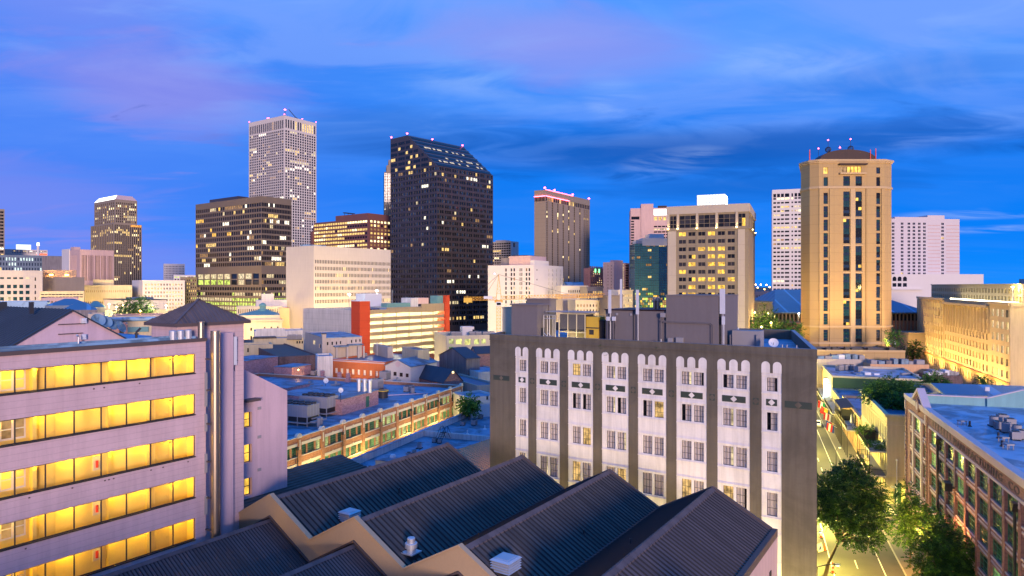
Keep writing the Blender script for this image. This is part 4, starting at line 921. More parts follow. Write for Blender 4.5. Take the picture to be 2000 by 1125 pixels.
def black_tower():
    T = Tower('office_tower', 'black granite tower with a slanted glass roof and scattered lit offices', 'tower', 762.7, 853.4, 963, 540, 42, ytop=323.6)
    z = T.z; L, R_l, zt = T.L, T.R, T.z1
    yr = T.ul(795.8); q = (T.C[0]+T.uL[0]*yr, T.C[1]+T.uL[1]*yr); zr = Zy(264.2, q[1]); ye = yr; yb = L
    nr = 37; z0, z9 = 0.0, zt; ph = 10.55/F*T.Y
    kL = lights(12, .03, OFF+['lit_warm'], run=.3, rowp={0: .12, 25: .2, 28: .5}); kR = lights(13, .025, OFF+['lit_warm'], run=.35, rowp={1: .3, 2: .2, 25: .15, 28: .3, 34: .4})
    dk = ['glass_dark', 'glass_blue']
    oL, oR = [], []
    top = zt-.4
    while top > ph*1.2:
        j = round((zt-.4-top)/ph)
        for i in range(6):
            for s_ in range(3):
                a = L*(i/6)+L/6*(.07+s_*.29); oL.append((a, a+L/6*.27, top-ph*.62, top-ph*.05, kL(3*i+s_, j) if kL(3*i+s_, j) != 'glass_dark' else dk[(i*7+j*3+s_) % 5 == 0]))
        for i in range(8):
            for s_ in range(3):
                a = R_l*(i/8)+R_l/8*(.07+s_*.29); oR.append((a, a+R_l/8*.27, top-ph*.62, top-ph*.05, kR(3*i+s_, j) if kR(3*i+s_, j) != 'glass_dark' else dk[(i*5+j*3+s_) % 4 == 0]))
        top -= ph
    # the gable part of the left face, as stepped rows under the slope
    up = []; t2 = zt-.4+ph
    zg = lambda y: zt+(zr-zt)*min(1, y/ye)
    while t2 < zr-.5:
        for i in range(6):
            for s_ in range(3):
                a = L*(i/6)+L/6*(.07+s_*.29); b = a+L/6*.27
                if zg(a) > t2+.2: up.append((a, b, t2-ph*.62, t2-ph*.05))
        t2 += ph
    mb = MB(); D = .5
    wl = lambda A, B, ops: (wallgrid(mb, A, B, 0, zt, ops, D), )
    wl((0, 0), (R_l, 0), oR); wl((R_l, 0), (R_l, L), []); wl((R_l, L), (0, L), []); wl((0, L), (0, 0), [(L-o[1], L-o[0], *o[2:]) for o in oL])
    for x in (0, R_l):
        p = [(x, 0, zt), (x, ye, zr), (x, L, zr), (x, L, zt)]; mb.face(p if x else list(reversed(p)))
    mb.face([(0, L, zt), (0, L, zr), (R_l, L, zr), (R_l, L, zt)]); mb.face([(0, ye, zr), (R_l, ye, zr), (R_l, L, zr), (0, L, zr)])
    mb.build('wall', 'brown_granite', T.root)
    w = [(o[0], -0.0+D*.9, o[2], 0., o[1]-o[0], o[3]-o[2], o[4]) for o in oR]+[(D*.9, o[1], o[2], -math.pi/2, o[1]-o[0], o[3]-o[2], o[4]) for o in oL]
    add_windows(T.root, w)
    for (a, b, z0_, z1_) in up:
        pm = MB(); pm.box(-.06, -.02, a, b, z0_, min(z1_, zg(a)-.2)); pm.build('window', 'lit_warm' if random.Random(int(a*10+z0_)).random() < .12 else 'glass_dark', T.root)
    # sloped glass roof: bands of glass between granite rails
    rb = MB(); gb = MB(); n = 7; nn = Vector((0, -(zr-zt), ye)).normalized()
    P = lambda x, s_, k=0.: tuple(Vector((x, ye*s_, zt+(zr-zt)*s_))+nn*k)
    rb.face([P(0, 0), P(R_l, 0), P(R_l, 1), P(0, 1)])
    ro = rb.build('slanted_roof', 'brown_granite', T.root)
    for j in range(n):
        s0, s1 = (j+.12)/n, (j+.62)/n; g = MB(); g.face([P(1.5, s0, .35), P(R_l-1.5, s0, .35), P(R_l-1.5, s1, .35), P(1.5, s1, .35)]); g.build('roof_glazing', 'glass_roof', ro)
        g = MB(); s2 = (j+.9)/n; g.face([P(0, s1, .45), P(R_l, s1, .45), P(R_l, s2, .5), P(0, s2, .5)]); g.build('roof_rail', 'brown_granite', ro)
    rnd = random.Random(5)
    for j, pp in ((2, .6), (1, .5), (4, .5)):
        for i in range(22):
            if rnd.random() < pp*.7: x = 6+i*(R_l-12)/22; s0, s1 = (j+.16)/n, (j+.5)/n; g = MB(); g.face([P(x, s0, .42), P(x+(R_l-12)/24, s0, .42), P(x+(R_l-12)/24, s1, .42), P(x, s1, .42)]); g.build('lit_skylight', 'lit_pale', ro)
    for x, y in ((0.5, ye+1), (.5, L-.5), (R_l-.5, ye+1), (R_l*.45, ye+2)): beacon(T.root, x, y, zr, 1.0, .75)
black_tower()
def slit_block():
    T = Tower('office_building', 'white windowless-fronted block with seven rows of narrow dark windows on its right side', 'office block', 558.7, 613, 763, 385, 36, ytop=479.5)
    z = T.z; oR = []
    for j in range(7): oR += grid(T.R, 0, (52, .56, .012, .0), (z(507.2+13.1*j), z(514.2+13.1*j), 1, 1.), lights(50+j, .16 if j in (3, 4) else .05, ['lit_dim', 'lit_warm'], run=.5))
    T.body('limestone', 'gravel_roof', oR, [], par=1.2, d=.25); T.done()
    T.box('roof_curb', 'membrane_pale', T.R*.02, T.R*.25, 8, 14, T.z1-1, T.z1+1)
slit_block()
def dark_hotel():
    T = Tower('hotel_tower', 'brown concrete hotel tower with vertical strips of dark windows and red light along its top', 'tower', 1043.5, 1065.4, 1152, 520, 33, ytop=370.5)
    z = T.z; oR = []
    k = lights(14, .075, ['lit_warm', 'lit_bright', 'lit_warm'], run=.1, rowp={4: .3})
    for i, px in enumerate((1067.5, 1078.1, 1088.8, 1099.3, 1110.2, 1121, 1132)):
        u = T.ur(px); w_ = 2.1 if i else 1.9
        for j in range(38): oR.append((u-w_/2+1, u+w_/2+1, z(393+4.55*(j+.86)), z(393+4.55*j), k(i, j)))
    for q in (1140.6, 1144.2, 1147.8):
        u = T.ur(q)
        for j in range(38): oR.append((u-.1, u+1.55, z(393+4.55*(j+.86)), z(393+4.55*j), k(9, j)))
    oR += grid(T.R, 0, (24, .94, .0, .0), (z(383), z(391.5), 1, 1.), lights(15, .3, ['lit_orange', 'lit_warm', 'lit_dim'])); oL = grid(T.L, 0, (8, .94, .0, .0), (z(384), z(392.5), 1, 1.), 'glass_dark')
    T.body('concrete_tan', 'gravel_roof', oR, oL, d=.6); T.done()
    b = MB(); b.box(1, T.R*.6, .3, .7, T.z1, T.z1+.5); b.build('red_light_strip', 'glow_red', T.root); b = MB(); b.box(-.55, -.05, .2, T.L-.2, z(383), z(382)); b.build('red_light_strip', 'glow_red', T.root); b = MB(); b.box(0, T.R*.5, -.55, -.1, z(383), z(382)); b.build('red_light_strip', 'glow_red', T.root)
    for x in (0, T.R*.2, T.R*.6, T.R-.5): beacon(T.root, x, .6, T.z1, .8, .8)
dark_hotel()
def white_block():
    T = Tower('hotel_building', 'plain white hotel block with pairs of narrow windows behind the tower crane', 'hotel', 953, 1043, 1100, 395, 30, ytop=517)
    z = T.z; oL, oR = [], []
    k = lights(16, .12, ['lit_pale', 'lit_dim'], dark=['glass_teal', 'glass_dark'])
    for j in range(13):
        t, b = 523.5+9.1*j, 529.6+9.1*j
        for i, (pa, pb) in enumerate(((986.3, 989.6), (997, 1000.3), (1002.5, 1005.8), (1014.5, 1016.6), (1017.8, 1020), (1026.5, 1029.8), (1032, 1035.3))): a, c = T.ul(pa), T.ul(pb); oL.append((min(a, c), max(a, c), z(b), z(t), k(i, j)))
        for i, px in enumerate((1072, 1079.2, 1086.8, 1094.2)): u = T.ur(px); oR.append((u-.45, u+.45, z(b), z(t), k(10+i, j)))
    for j in (0, 2): a = T.ul(1049); 
    T.body('white_paint', 'gravel_roof', oR, oL, d=.5); T.done()
    u0 = T.ur(1048); 
    for py in (527, 546): b = MB(); b.box(u0, u0+.9, -.05, .1, z(py+1.5), z(py-1.5)); b.build('wall_vent', 'dark_metal', T.root)
    r = T.box('roof_house', 'concrete_pink', 1, T.R*.55, 3, T.L*.55, T.z1-.9, z(499)); T.box('roof_house', 'shed_grey', 2, T.R*.4, T.L*.55, T.L*.75, T.z1-.9, z(502)); T.box('roof_house', 'white_paint', 1, T.R*.5, .3, 3, T.z1-.9, z(508))
    b = MB(); b.prism([(2, 6), (T.R*.45, 6), (T.R*.45, T.L*.5), (2, T.L*.5)], z(499), z(497.5)); b.build('roof_cap', 'dome_red', T.root)
white_block()
def small_towers():
    T = Tower('apartment_tower', 'small white balcony tower right of the black tower', 'tower', 955, 998, 1012.8, 620, 33, ytop=471)
    z = T.z; oL = []
    for j in range(11): oL += grid(T.L, 0, (9, .95, .02, .03), (z(474+4.7*j), z(476.8+4.7*j), 1, 1.), lights(60+j, .1, WARM))
    T.body('concrete_pale', 'gravel_roof', [(T.R*.3, T.R*.55, z(482), z(474), 'glass_dark')], oL, d=.8); T.done(); T.box('penthouse', 'concrete_pale', 2, 10, T.L*.3, T.L*.75, T.z1-1, z(468))
    T = Tower('hotel_building', 'old brick hotel with green floodlight on its crenellated roofline', 'hotel', 1140, 1153, 1189, 480, 30, ytop=523)
    z = T.z; T.body('brick_brown', 'gravel_roof', grid(T.R, 0, (9, .4, .03, .03), (z(528), z(575), 11, .5), lights(70, .4, WARM)), [], d=.4); T.done()
    b = MB()
    for i in range(10): x = T.R*i/10; b.box(x, x+T.R*.045, 0, .5, T.z1, T.z1+1.2)
    b.build('battlement', 'brick_brown', T.root)
    for x in (.22, .42): b = MB(); b.box(T.R*x, T.R*x+1.6, -.5, -.2, T.z1-3.2, T.z1-.6); b.build('green_floodlight', 'green_glow', T.root)
    T = Tower('apartment_tower', 'pale pink slab tower with a lit stair strip, left of the pink balcony tower', 'tower', 1178, 1199, 1229, 470, 33, ytop=512)
    z = T.z; oR = [(T.R*.58, T.R*.66, z(515+5*j+4), z(515+5*j), 'lit_pale') for j in range(14)]+[(T.R*.74, T.R*.98, z(516+5*j+2.6), z(516+5*j), 'glass_dark') for j in range(14)]
    T.body('concrete_pink', 'gravel_roof', oR, grid(T.L, 0, (2, .2, .1, .3), (z(516), z(590), 12, .4), 'glass_dark'), d=.6); T.done(); T.box('lift_house', 'concrete_pink', T.R*.3, T.R*.75, 2, T.L*.8, T.z1-1, z(507))
    # pink balcony tower
    T = Tower('hotel_tower', 'pale pink hotel tower with stacked balconies and a white-lit crown', 'tower', 1221, 1231.5, 1330, 480, 98, ytop=407, L=26)
    z = T.z; u = T.ur; oR = []
    for j in range(30):
        t = 431+5.3*j; oR += [(u(1232.5), u(1238.5), z(t+3.1), z(t), 'glass_grey'), (u(1254), u(1262), z(t+2.8), z(t), lights(80+j, .25, WARM)(0, 0))]
        if j > 1: oR += [(u(1277)+k*2.8, u(1277)+k*2.8+2.4, z(t+2.8), z(t), lights(180+j, .25, ['lit_pale'])(k, j)) for k in range(8)]
    for k in range(7): oR.append((u(1277.5)+k*3.1, u(1277.5)+k*3.1+2.2, z(431), z(424), 'lit_warm'))
    oR += [(u(1233), u(1249), z(429), z(423), 'glass_dark'), (u(1256), u(1263), z(428), z(422), 'glass_blue')]
    T.body('concrete_pink', 'gravel_roof', oR, [], d=1.2); T.done()
    T.box('crown', 'concrete_pink', u(1252), u(1276), -.6, 14, 30, z(399)); b = MB(); b.box(u(1277), u(1304), -.3, -.05, z(421), z(409.5)); b.build('lit_crown', 'crown_white', T.root)
    for px in (1288, 1297): beacon(T.root, u(px), 4, T.z1-1, 1.5, .6)
    b = MB(); b.box(u(1286), u(1303), 2, 8, T.z1-1, T.z1+1.8); b.build('plant_room', 'dome_red', T.root)
small_towers()
def blue_glass():
    T = Tower('office_building', 'blue mirror-glass office block with a white parapet, left of the tan hotel', 'office block', 1230, 1240, 1312, 335, 88, ytop=476)
    z = T.z; k = lights(90, .05, ['lit_warm', 'lit_dim'], dark=['mirror_blue']); kk = lights(91, .42, ['lit_warm', 'lit_green', 'lit_dim', 'lit_gold'], dark='mirror_blue')
    T.body('dark_metal', 'gravel_roof', grid(T.R, 0, (20, .88, 0, 0), (z(476.6), z(610), 28, .9), lambda i, j: kk(i, j) if j > 19 else k(i, j)), grid(T.L, 0, (5, .88, 0, 0), (z(476.6), z(610), 28, .9), k), d=.12); T.done()
    u = T.ur; T.box('parapet', 'white_paint', u(1254.5), T.R, -.1, 8, T.z1-.9, z(465)); T.box('parapet', 'concrete_pale', u(1243), u(1254.5)-.05, 1, 9, T.z1-.9, z(468.5)); T.box('plant_room', 'concrete_pale', u(1274), u(1303), 6, 16, z(466), z(455))
blue_glass()
def tan_hotel():
    T = Tower('hotel_building', 'tan concrete hotel with uplit crown pilasters and a glowing sign box on its roof', 'hotel', 1303, 1462, 1474.5, 262, 23, ytop=397.5)
    z = T.z; L = T.L; u = T.ul; oL = []
    kk = {(0, 0): 1, (0, 3): 1, (2, 2): 1, (2, 3): 1, (2, 4): 1, (3, 3): 1, (3, 4): 1, (3, 1): 2, (4, 1): 1, (4, 3): 1, (4, 4): 1, (5, 0): 1, (5, 4): 1, (6, 1): 2, (6, 2): 1, (6, 3): 1, (6, 5): 1, (7, 1): 1, (7, 3): 1, (7, 4): 1, (8, 1): 1, (8, 0): 2, (8, 3): 2}
    for j in range(16):
        for i, c in enumerate((1332.7, 1351.3, 1370.5, 1389.5, 1408.8, 1428)):
            t = 450+15.25*j; a, b = sorted((u(c-6.8), u(c+6.8))); m_ = (a+b)/2
            st = kk.get((j, i), 0); rr = random.Random(j*9+i)
            ks = ('lit_gold', 'lit_gold') if st == 1 else (('lit_gold', 'glass_dark') if st == 2 else (rr.choice(['glass_dark', 'glass_grey', 'glass_grey']),)*2)
            if j < 10: oL += [(a, m_-.04, z(t+7.6), z(t), ks[0]), (m_+.04, b, z(t+7.6), z(t), ks[1])]
    for c in (1332.7, 1351.3, 1370.5, 1389.5, 1408.8, 1428):
        for s_ in (-4.4, 2.2): a, b = sorted((u(c+s_), u(c+s_+3.4))); oL.append((a, b, z(640), z(600), 'glass_dark'))
    ck = lights(95, .10, ['lit_gold'], dark=['glass_dark', 'glass_grey'])
    for bi, (pa, pb) in enumerate(((1308.5, 1321), (1327, 1358.5), (1364.5, 1396.5), (1403, 1436), (1442, 1456))):
        a, b = sorted((u(pa), u(pb))); n = max(2, int((b-a)/1.7)); 
        for i in range(n):
            p = (b-a)/n
            for j, (t, bb) in enumerate(((416.5, 424.5), (425, 433), (433.6, 441))): oL.append((a+p*i+.05, a+p*(i+1)-.05, z(bb), z(t), ck(bi*9+i, j)))
    oR = []
    for k in range(3): a = T.R*(.12+.27*k); oR.append((a, a+T.R*.2, z(442), z(419), 'glass_dark'))
    T.body('tan_hotel', 'gravel_roof', oR, oL, d=.45); T.done()
    # crown and end piers
    for pa, pb in ((1304.5, 1320.5), (1441, 1455)):
        a, b = sorted((u(pa), u(pb))); T.box('pier', 'tan_pale', -.35, 0, a, b, 0, z(447))
    for c in (1333, 1342, 1361, 1380, 1399, 1418.5, 1437): a, b = sorted((u(c-1.3), u(c+1.3))) if c > 1340 else (0, 0); (b > a) and T.box('rib', 'tan_hotel', -.18, 0, a, b, z(600), z(445))
    T.box('crown_band', 'tan_hotel', -.5, 0, -.2, L+.2, z(446.5), z(443.5)); T.box('crown_band', 'tan_pale', -.45, 0, -.2, L+.2, z(413), T.z1+.1); T.box('crown_band', 'tan_hotel', 0, T.R, -.5, 0, z(446.5), z(443.5)); T.box('crown_band', 'tan_pale', 0, T.R, -.45, 0, z(413), T.z1+.1)
    for c in (1305.5, 1324, 1361.5, 1399.7, 1439): 
        y = u(c); b = MB(); b.box(-.32, .0, y-.45, y+.45, z(443), z(413.2)); po = b.build('pilaster', 'tan_pale', T.root)
        b = MB(); b.box(-1.0, -.6, y-.25, y+.25, z(443.3), z(442)); b.build('uplight', 'glow_yellow', po); spot(T.root, (-.85, y, z(441.5)), (R_(180-9), 0, R_(-90)), 420, (1.0, .66, .24), 75, .9, .15, 'uplight_lamp')
    for x in (T.R*.35, T.R*.8): b = MB(); b.box(x-.25, x+.25, -.9, -.5, z(443.3), z(442)); b.build('uplight', 'glow_yellow', T.root); spot(T.root, (x, -.85, z(441.5)), (R_(180-12), 0, 0), 300, (1.0, .66, .24), 75, .9, .15, 'uplight_lamp')
    # sign box
    y0, y1 = sorted((u(1357.5), u(1413.5))); zb, zs = T.z1+.2, z(372.5)
    r = T.root; b = MB(); b.box(6, 14, y0, y1, zb, zs); so_ = b.build('roof_sign_box', 'white_metal', r)
    b = MB(); b.box(5.85, 5.98, y0, y1, zb, zs); b.build('sign_panel', 'sign_face', so_); b = MB()
    n = 9
    for i in range(n+1): yy = y0+(y1-y0)*i/n; b.box(5.72, 5.86, yy-.06, yy+.06, zb, zs)
    for t in (.33, .66): b.box(5.73, 5.85, y0, y1, zb+(zs-zb)*t-.05, zb+(zs-zb)*t+.05)
    b.build('sign_frame', 'galvanised', so_); b = MB(); b.box(6.3, 13.7, y0-.2, y0-.05, zb, zs-.4); b.build('sign_panel', 'neon_white', so_)
tan_hotel()
def slab_tower():
    T = Tower('office_tower', 'white slab tower with X bracing at its foot, left of the beige tower', 'tower', 1500, 1508, 1590, 470, 110, ytop=371, L=22)
    z = T.z; oR = []; k = lights(97, .10, WARM, run=.5, rowp={8: .6, 11: .65, 13: .5, 16: .3}); u = T.ur
    for j in range(27):
        t = 379+8.02*j
        if j in (0,): hh = 6.8
        else: hh = 3.3
        if 26 <= j: continue
        for i, (a, b) in enumerate(((1509.5, 1515.8), (1516.8, 1523.4), (1524.4, 1531), (1532, 1541.5), (1545, 1549), (1551, 1557), (1558, 1564), (1566, 1572))): oR.append((u(a)+.3, u(b), z(t+hh), z(t), k(i, j)))
    oR.append((u(1510), u(1562), z(608), z(606), 'lit_pale'))
    T.body('white_paint', 'gravel_roof', oR, [], d=.6); T.done()
    b = MB()
    for i in range(4):
        x0, x1 = u(1509+13.4*i), u(1509+13.4*(i+1)); xm = (x0+x1)/2; za, zb_ = z(594), z(584)
        for (p, q) in (((x0, za), (xm, zb_)), ((xm, zb_), (x1, za))): b.plate([(p[0]-.5, p[1]), (p[0]+.5, p[1]), (q[0]+.5, q[1]), (q[0]-.5, q[1])] if p[0] < q[0] else [], -.7, -.4)
    b.build('cross_bracing', 'white_paint', T.root)
    b = MB(); b.box(u(1509), u(1564), -.35, -.05, z(594.5), z(583.5)); b.build('braced_storey', 'glass_dark', T.root)
slab_tower()
def beige_tower():
    Y = 255; C = W(1599.5, Y); root = thing('hotel_tower', 'tall beige chamfered hotel tower with tall dark window strips and a rust-red domed roof', 'tower', C, 0, 0)
    z = lambda py: Zy(py, Y); u = lambda px: X(px, Y)-C[0]
    w = u(1727); a = u(1727)-0; c1 = u(1599.5)-u(1576)
    poly = [(0, 0), (w, 0), (w+4.2, 2.6), (w+4.2, 24), (w, 28), (6, 28), (.8, 17), (-3.4, 8), (-2.6, 2.0)]
    zt = z(315); win = []; ops = []
    dk = lambda i, j: random.Random(i*31+j).choice(['glass_blue', 'glass_teal', 'glass_dark', 'glass_blue'])
    tl = [(387, 435.5, 2), (441, 488, 2), (494, 541.5, 2), (547, 594, 2), (600, 636, 1.4)]
    rnd = random.Random(8)
    for ci, (pa, pb) in enumerate(((1647, 1660), (1671, 1683.5))):
        for ri, (t, b_, n) in enumerate(((374, 422.5, 0), (427.5, 475.5, 0), (480.5, 529, 0), (534, 582.5, 0), (587, 635.5, 0), (642, 668, 1), (344, 363, 1))):
            n = 8 if n == 0 else 4; ops.append((u(pa), u(pb), z(b_), z(t), None))
            for j in range(n):
                for s_ in range(2):
                    x0 = u(pa)+(u(pb)-u(pa))*s_/2; lk = 'lit_gold' if rnd.random() < (.03 if ri != 4 else .07) else dk(ci, j)
                    win.append((x0, .30, z(t+(b_-t)*(j+1)/n)+.06, 0, (u(pb)-u(pa))/2-.06, z(t)/n-z(b_)/n-.06, lk))
    for ci, (pa, pb) in enumerate(((1608.5, 1617), (1711.5, 1719))):
        for ri in range(11):
            t = 376.5+26.2*ri
            if ri == 10: t = 644
            ops.append((u(pa), u(pb), z(t+21.8), z(t), None))
            for j in range(4):
                lk = 'lit_warm' if (rnd.random() < .03) else dk(ci+5, j+ri); win.append((u(pa), .30, z(t+21.8*(j+1)/4)+.06, 0, u(pb)-u(pa), z(t)/4-z(t+21.8)/4-.06, lk))
        ops.append((u(pa), u(pb), z(366), z(346), dk(ci, 3)))
        ops.append((u(pa), u(pb), z(339), z(327), 'lit_gold' if ci == 0 else dk(1, 1)))
    for k in range(6): ops.append((u(1641)+k*1.35, u(1641)+k*1.35+1.2, z(337.5), z(325.5), 'lit_gold' if k > 1 else 'lit_dim'))
    wins = bldg(root, poly, 0, zt, 'beige_stone', 'gravel_roof', {0: ops, 6: [(1.2+1.0*i, 1.7+1.0*i, z(640), z(378), 'glass_grey') for i in range(8)]}, par=1, d=.4)
    add_windows(root, wins+win)
    zp = lambda py: z(py)
    # recessed corner piers, cornices
    def ring(p0, p1, o, name='cornice', m='beige_trim'):
        b = MB(); pl = inset(poly, -o); b.prism(pl, z(p1), z(p0)); b.build(name, m, root)
    ring(311.5, 315.2, .75); ring(315.2, 318, .35); ring(365.5, 368.2, .40, 'string_course'); ring(363.5, 365.5, .2, 'string_course'); ring(636.5, 639.5, .5, 'string_course'); ring(668, 672, .8, 'base_moulding')
    for pa, pb in ((1599.5, 1606), (1619.5, 1638), (1691, 1709), (1721, 1727)):     # slightly proud piers
        b = MB(); b.box(u(pa), u(pb), -.35, 0, 0, z(368.5)); b.build('pier', 'beige_stone', root)
    b = MB(); b.box(u(1661), u(1670), -.22, 0, 0, z(368.5)); b.build('pier', 'beige_trim', root)
    for t in (425, 478, 531.5, 585): b = MB(); b.box(u(1645.5), u(1685), -.15, 0, z(t+2.2), z(t)); b.build('spandrel', 'beige_trim', root)
    b = MB(); b.box(u(1637.5), u(1691.5), -1.3, 0, z(322.5), z(320)); b.build('awning', 'dome_red', root); b = MB(); b.box(u(1639), u(1690), -1.1, 0, z(340.5), z(337.5)); b.build('balcony', 'beige_trim', root)
    # barrel dome, globes, red-lit spires
    yc = 13; b = MB(); x0, x1 = u(1600)+1.5, u(1715)+1.5; xc = (x0+x1)/2; hw = (x1-x0)/2; n = 26; zb, zd = zt-1, z(288.5)
    pr = [(xc-hw*math.cos(math.pi*i/n), zb+(zd-zb)*max(0, math.sin(math.pi*i/n))**.62) for i in range(n+1)]
    for (xa, za), (xb, zb_) in zip(pr, pr[1:]): b.face([(xa, 3.2, za), (xb, 3.2, zb_), (xb, 9, zb_), (xa, 9, za)])
    b.face([(x, 3.2, zz) for x, zz in pr]); b.face([(x, 9, zz) for x, zz in reversed(pr)]); b.build('dome', 'dome_red', root)
    for px, py in ((1632, 286), (1677, 284)):
        x = u(px); zc = z(py); r = 1.05; g = MB()
        for k in range(6):
            an = math.pi*k/6; pts = [(x+r*math.cos(an)*math.cos(t), 6+r*math.sin(an)*math.cos(t), zc+r*math.sin(t)) for t in [2*math.pi*i/14 for i in range(15)]]; g.tube(pts, .09, 5)
        g.build('globe', 'dark_metal', root); b = MB(); b.cyl((x, 6, zc-3), (x, 6, zc+3.6), .07, n=6); o = b.build('globe_mast', 'dark_metal', root); g = MB(); g.lathe((x, 6, zc+3.4), [(.02, 0), (.32, .3), (.02, .6)], 8); g.build('beacon', 'glow_red', o)
    for px, py in ((1622, 280), (1665.5, 278)): b = MB(); x = u(px); b.cyl((x, 10, zt), (x, 10, z(py)), .07, n=6); o = b.build('beacon_mast', 'dark_metal', root); g = MB(); g.lathe((x, 10, z(py)-.2), [(.02, 0), (.32, .3), (.02, .6)], 8); g.build('beacon', 'glow_red', o)
    for px, py in ((1588.5, 293), (1708.5, 293), (1719, 291)): b = MB(); x = u(px); b.box(x-.15, x+.15, 3, 3.3, zt-.5, z(py)); b.prism([(x-.15, 3), (x+.15, 3), (x, 3.3)], z(py), z(py)+.8); b.build('red_lit_fin', 'stop_red', root)  # red light on the fins put into their colour
    # floodlights on the podium wash it warm
    for px, v, pw in ((1600, -14, 5200), (1645, -15, 5200), (1690, -15, 5200), (1730, -13, 5200)):
        spot(root, (u(px), v, z(672)+.6), (R_(180-22), 0, 0), pw*2.6, (1.0, .60, .18), 110, .9, .4, 'floodlight_lamp')
        b = MB(); b.box(u(px)-.3, u(px)+.3, v-.2, v+.2, z(675), z(672)+.3); b.build('floodlight', 'dark_metal', root)
    spot(root, (-22, 2, z(655)), (R_(180-35), 0, R_(-60)), 11000, (1.0, .66, .22), 100, .9, .4, 'floodlight_lamp')
beige_tower()
def white_hotels():
    T = Tower('hotel_tower', 'broad white hotel slab with columns of small windows, right of the beige tower', 'tower', 1700, 1740, 1874, 430, 86, z1=0, L=26)
    T.z1 = T.z(427); z = T.z; u = T.ur; oR = []; k = lights(101, .02, ['lit_warm'])
    for j in range(19):
        t = 434.5+6.98*j
        for i, c in enumerate((1744.5, 1762, 1775.2, 1785, 1795.5, 1805.5, 1841)):
            uu = u(c); oR.append((uu-.85, uu-.05, z(t+4.2), z(t), k(i, j))); oR.append((uu+.05, uu+.85, z(t+4.2), z(t), k(i, j)))
    T.body('white_stone', 'gravel_roof', oR, [], d=.5); T.done()
    T.box('roof_block', 'white_stone', u(1748), u(1845), .1, 14, T.z1-.9, z(423.5)); T.box('roof_block', 'white_stone', u(1812), u(1845), .2, 13, z(424), z(419.8)); 
    b = MB(); 
    for j in range(19): b.box(u(1812), u(1836), -.06, 0, z(440.2+6.98*j), z(438.9+6.98*j)); b.box(u(1848), u(1874), -.06, 0, z(440.2+6.98*j), z(438.9+6.98*j))
    b.build('balcony_line', 'concrete_pink', T.root)
    P = Tower('hotel_podium', 'long white podium with arched windows below the broad white hotel slab', 'podium', 1700, 1740, 1921, 400, 88, z1=0, L=40)
    P.z1 = P.z(535.5); z = P.z; u = P.ur; oR = []
    for c in (1747, 1757, 1767.5): oR.append((u(c)-1.2, u(c)+1.2, z(560), z(553), 'glass_dark')); oR.append((u(c)-1.2, u(c)+1.2, z(549), z(544), 'glass_dark'))
    P.body('white_paint', 'membrane_pale', oR, [], d=.5); P.done()
    for c in (1747, 1757, 1767.5):
        b = MB(); b.plate([(u(c)+1.2*math.cos(t), z(544)+1.2*math.sin(t)) for t in [math.pi*i/10 for i in range(11)]], -.02, .1); b.build('window', 'glass_dark', P.root)
    P.box('lit_ledge', 'white_paint', u(1740), u(1800), -1.2, 0, z(566), z(563.5))
white_hotels()
def casino():
    # one long hipped roof whose ends show on both sides of the beige tower
    Y = 330; C = W(1512, Y); root = thing('casino_building', 'long brick pavilion under a big blue standing seam hip roof behind the beige tower', 'pavilion', C, 0, 0)
    u = lambda px: X(px, Y)-C[0]; z = lambda py: Zy(py, Y)
    zE, zR = z(610), z(566); W1 = u(1818)
    b = MB(); b.box(1, W1-1, 3, 60, 0, zE-3); b.build('wall', 'brick_red', root)
    b = MB(); n = 40
    for i in range(n): x = 1+(W1-2)*i/n; b.box(x, x+.6, 2.4, 3, 7, zE-.2)
    b.box(1, W1-1, 3.2, 50, zE-3, zE-.1); b.build('colonnade', 'concrete_tan', root)
    for i in range(n-1): x = 1+(W1-2)*i/n+.7; b = MB(); b.box(x+.2, x+(W1-2)/n-.5, 2.95, 3.0, zE-4.2, zE-1.0); b.build('window', 'glass_dark', root)
    q = [(0, 0), (W1, 0), (W1, 62), (0, 62)]; rx0, rx1 = u(1562), W1-20; b = MB()
    b.face([(*q[0], zE), (*q[1], zE), (rx1, 31, zR), (rx0, 31, zR)]); b.face([(*q[1], zE), (*q[2], zE), (rx1, 31, zR)]); b.face([(*q[2], zE), (*q[3], zE), (rx0, 31, zR), (rx1, 31, zR)]); b.face([(*q[3], zE), (*q[0], zE), (rx0, 31, zR)])
    b.face([(*q[0], zE-.5), (*q[1], zE-.5), (*q[1], zE), (*q[0], zE)]); b.build('hip_roof', 'blue_roof', root)
    b = MB(); b.box(u(1500), u(1560), -9, 1, 0, z(628)); b.box(u(1500), u(1566), -12, -9, 0, z(637)); b.build('terrace', 'brick_red', root)
    b = MB(); b.box(u(1741), u(1795), -14, 1, 0, z(646)); b.build('terrace', 'concrete_tan', root)
casino()
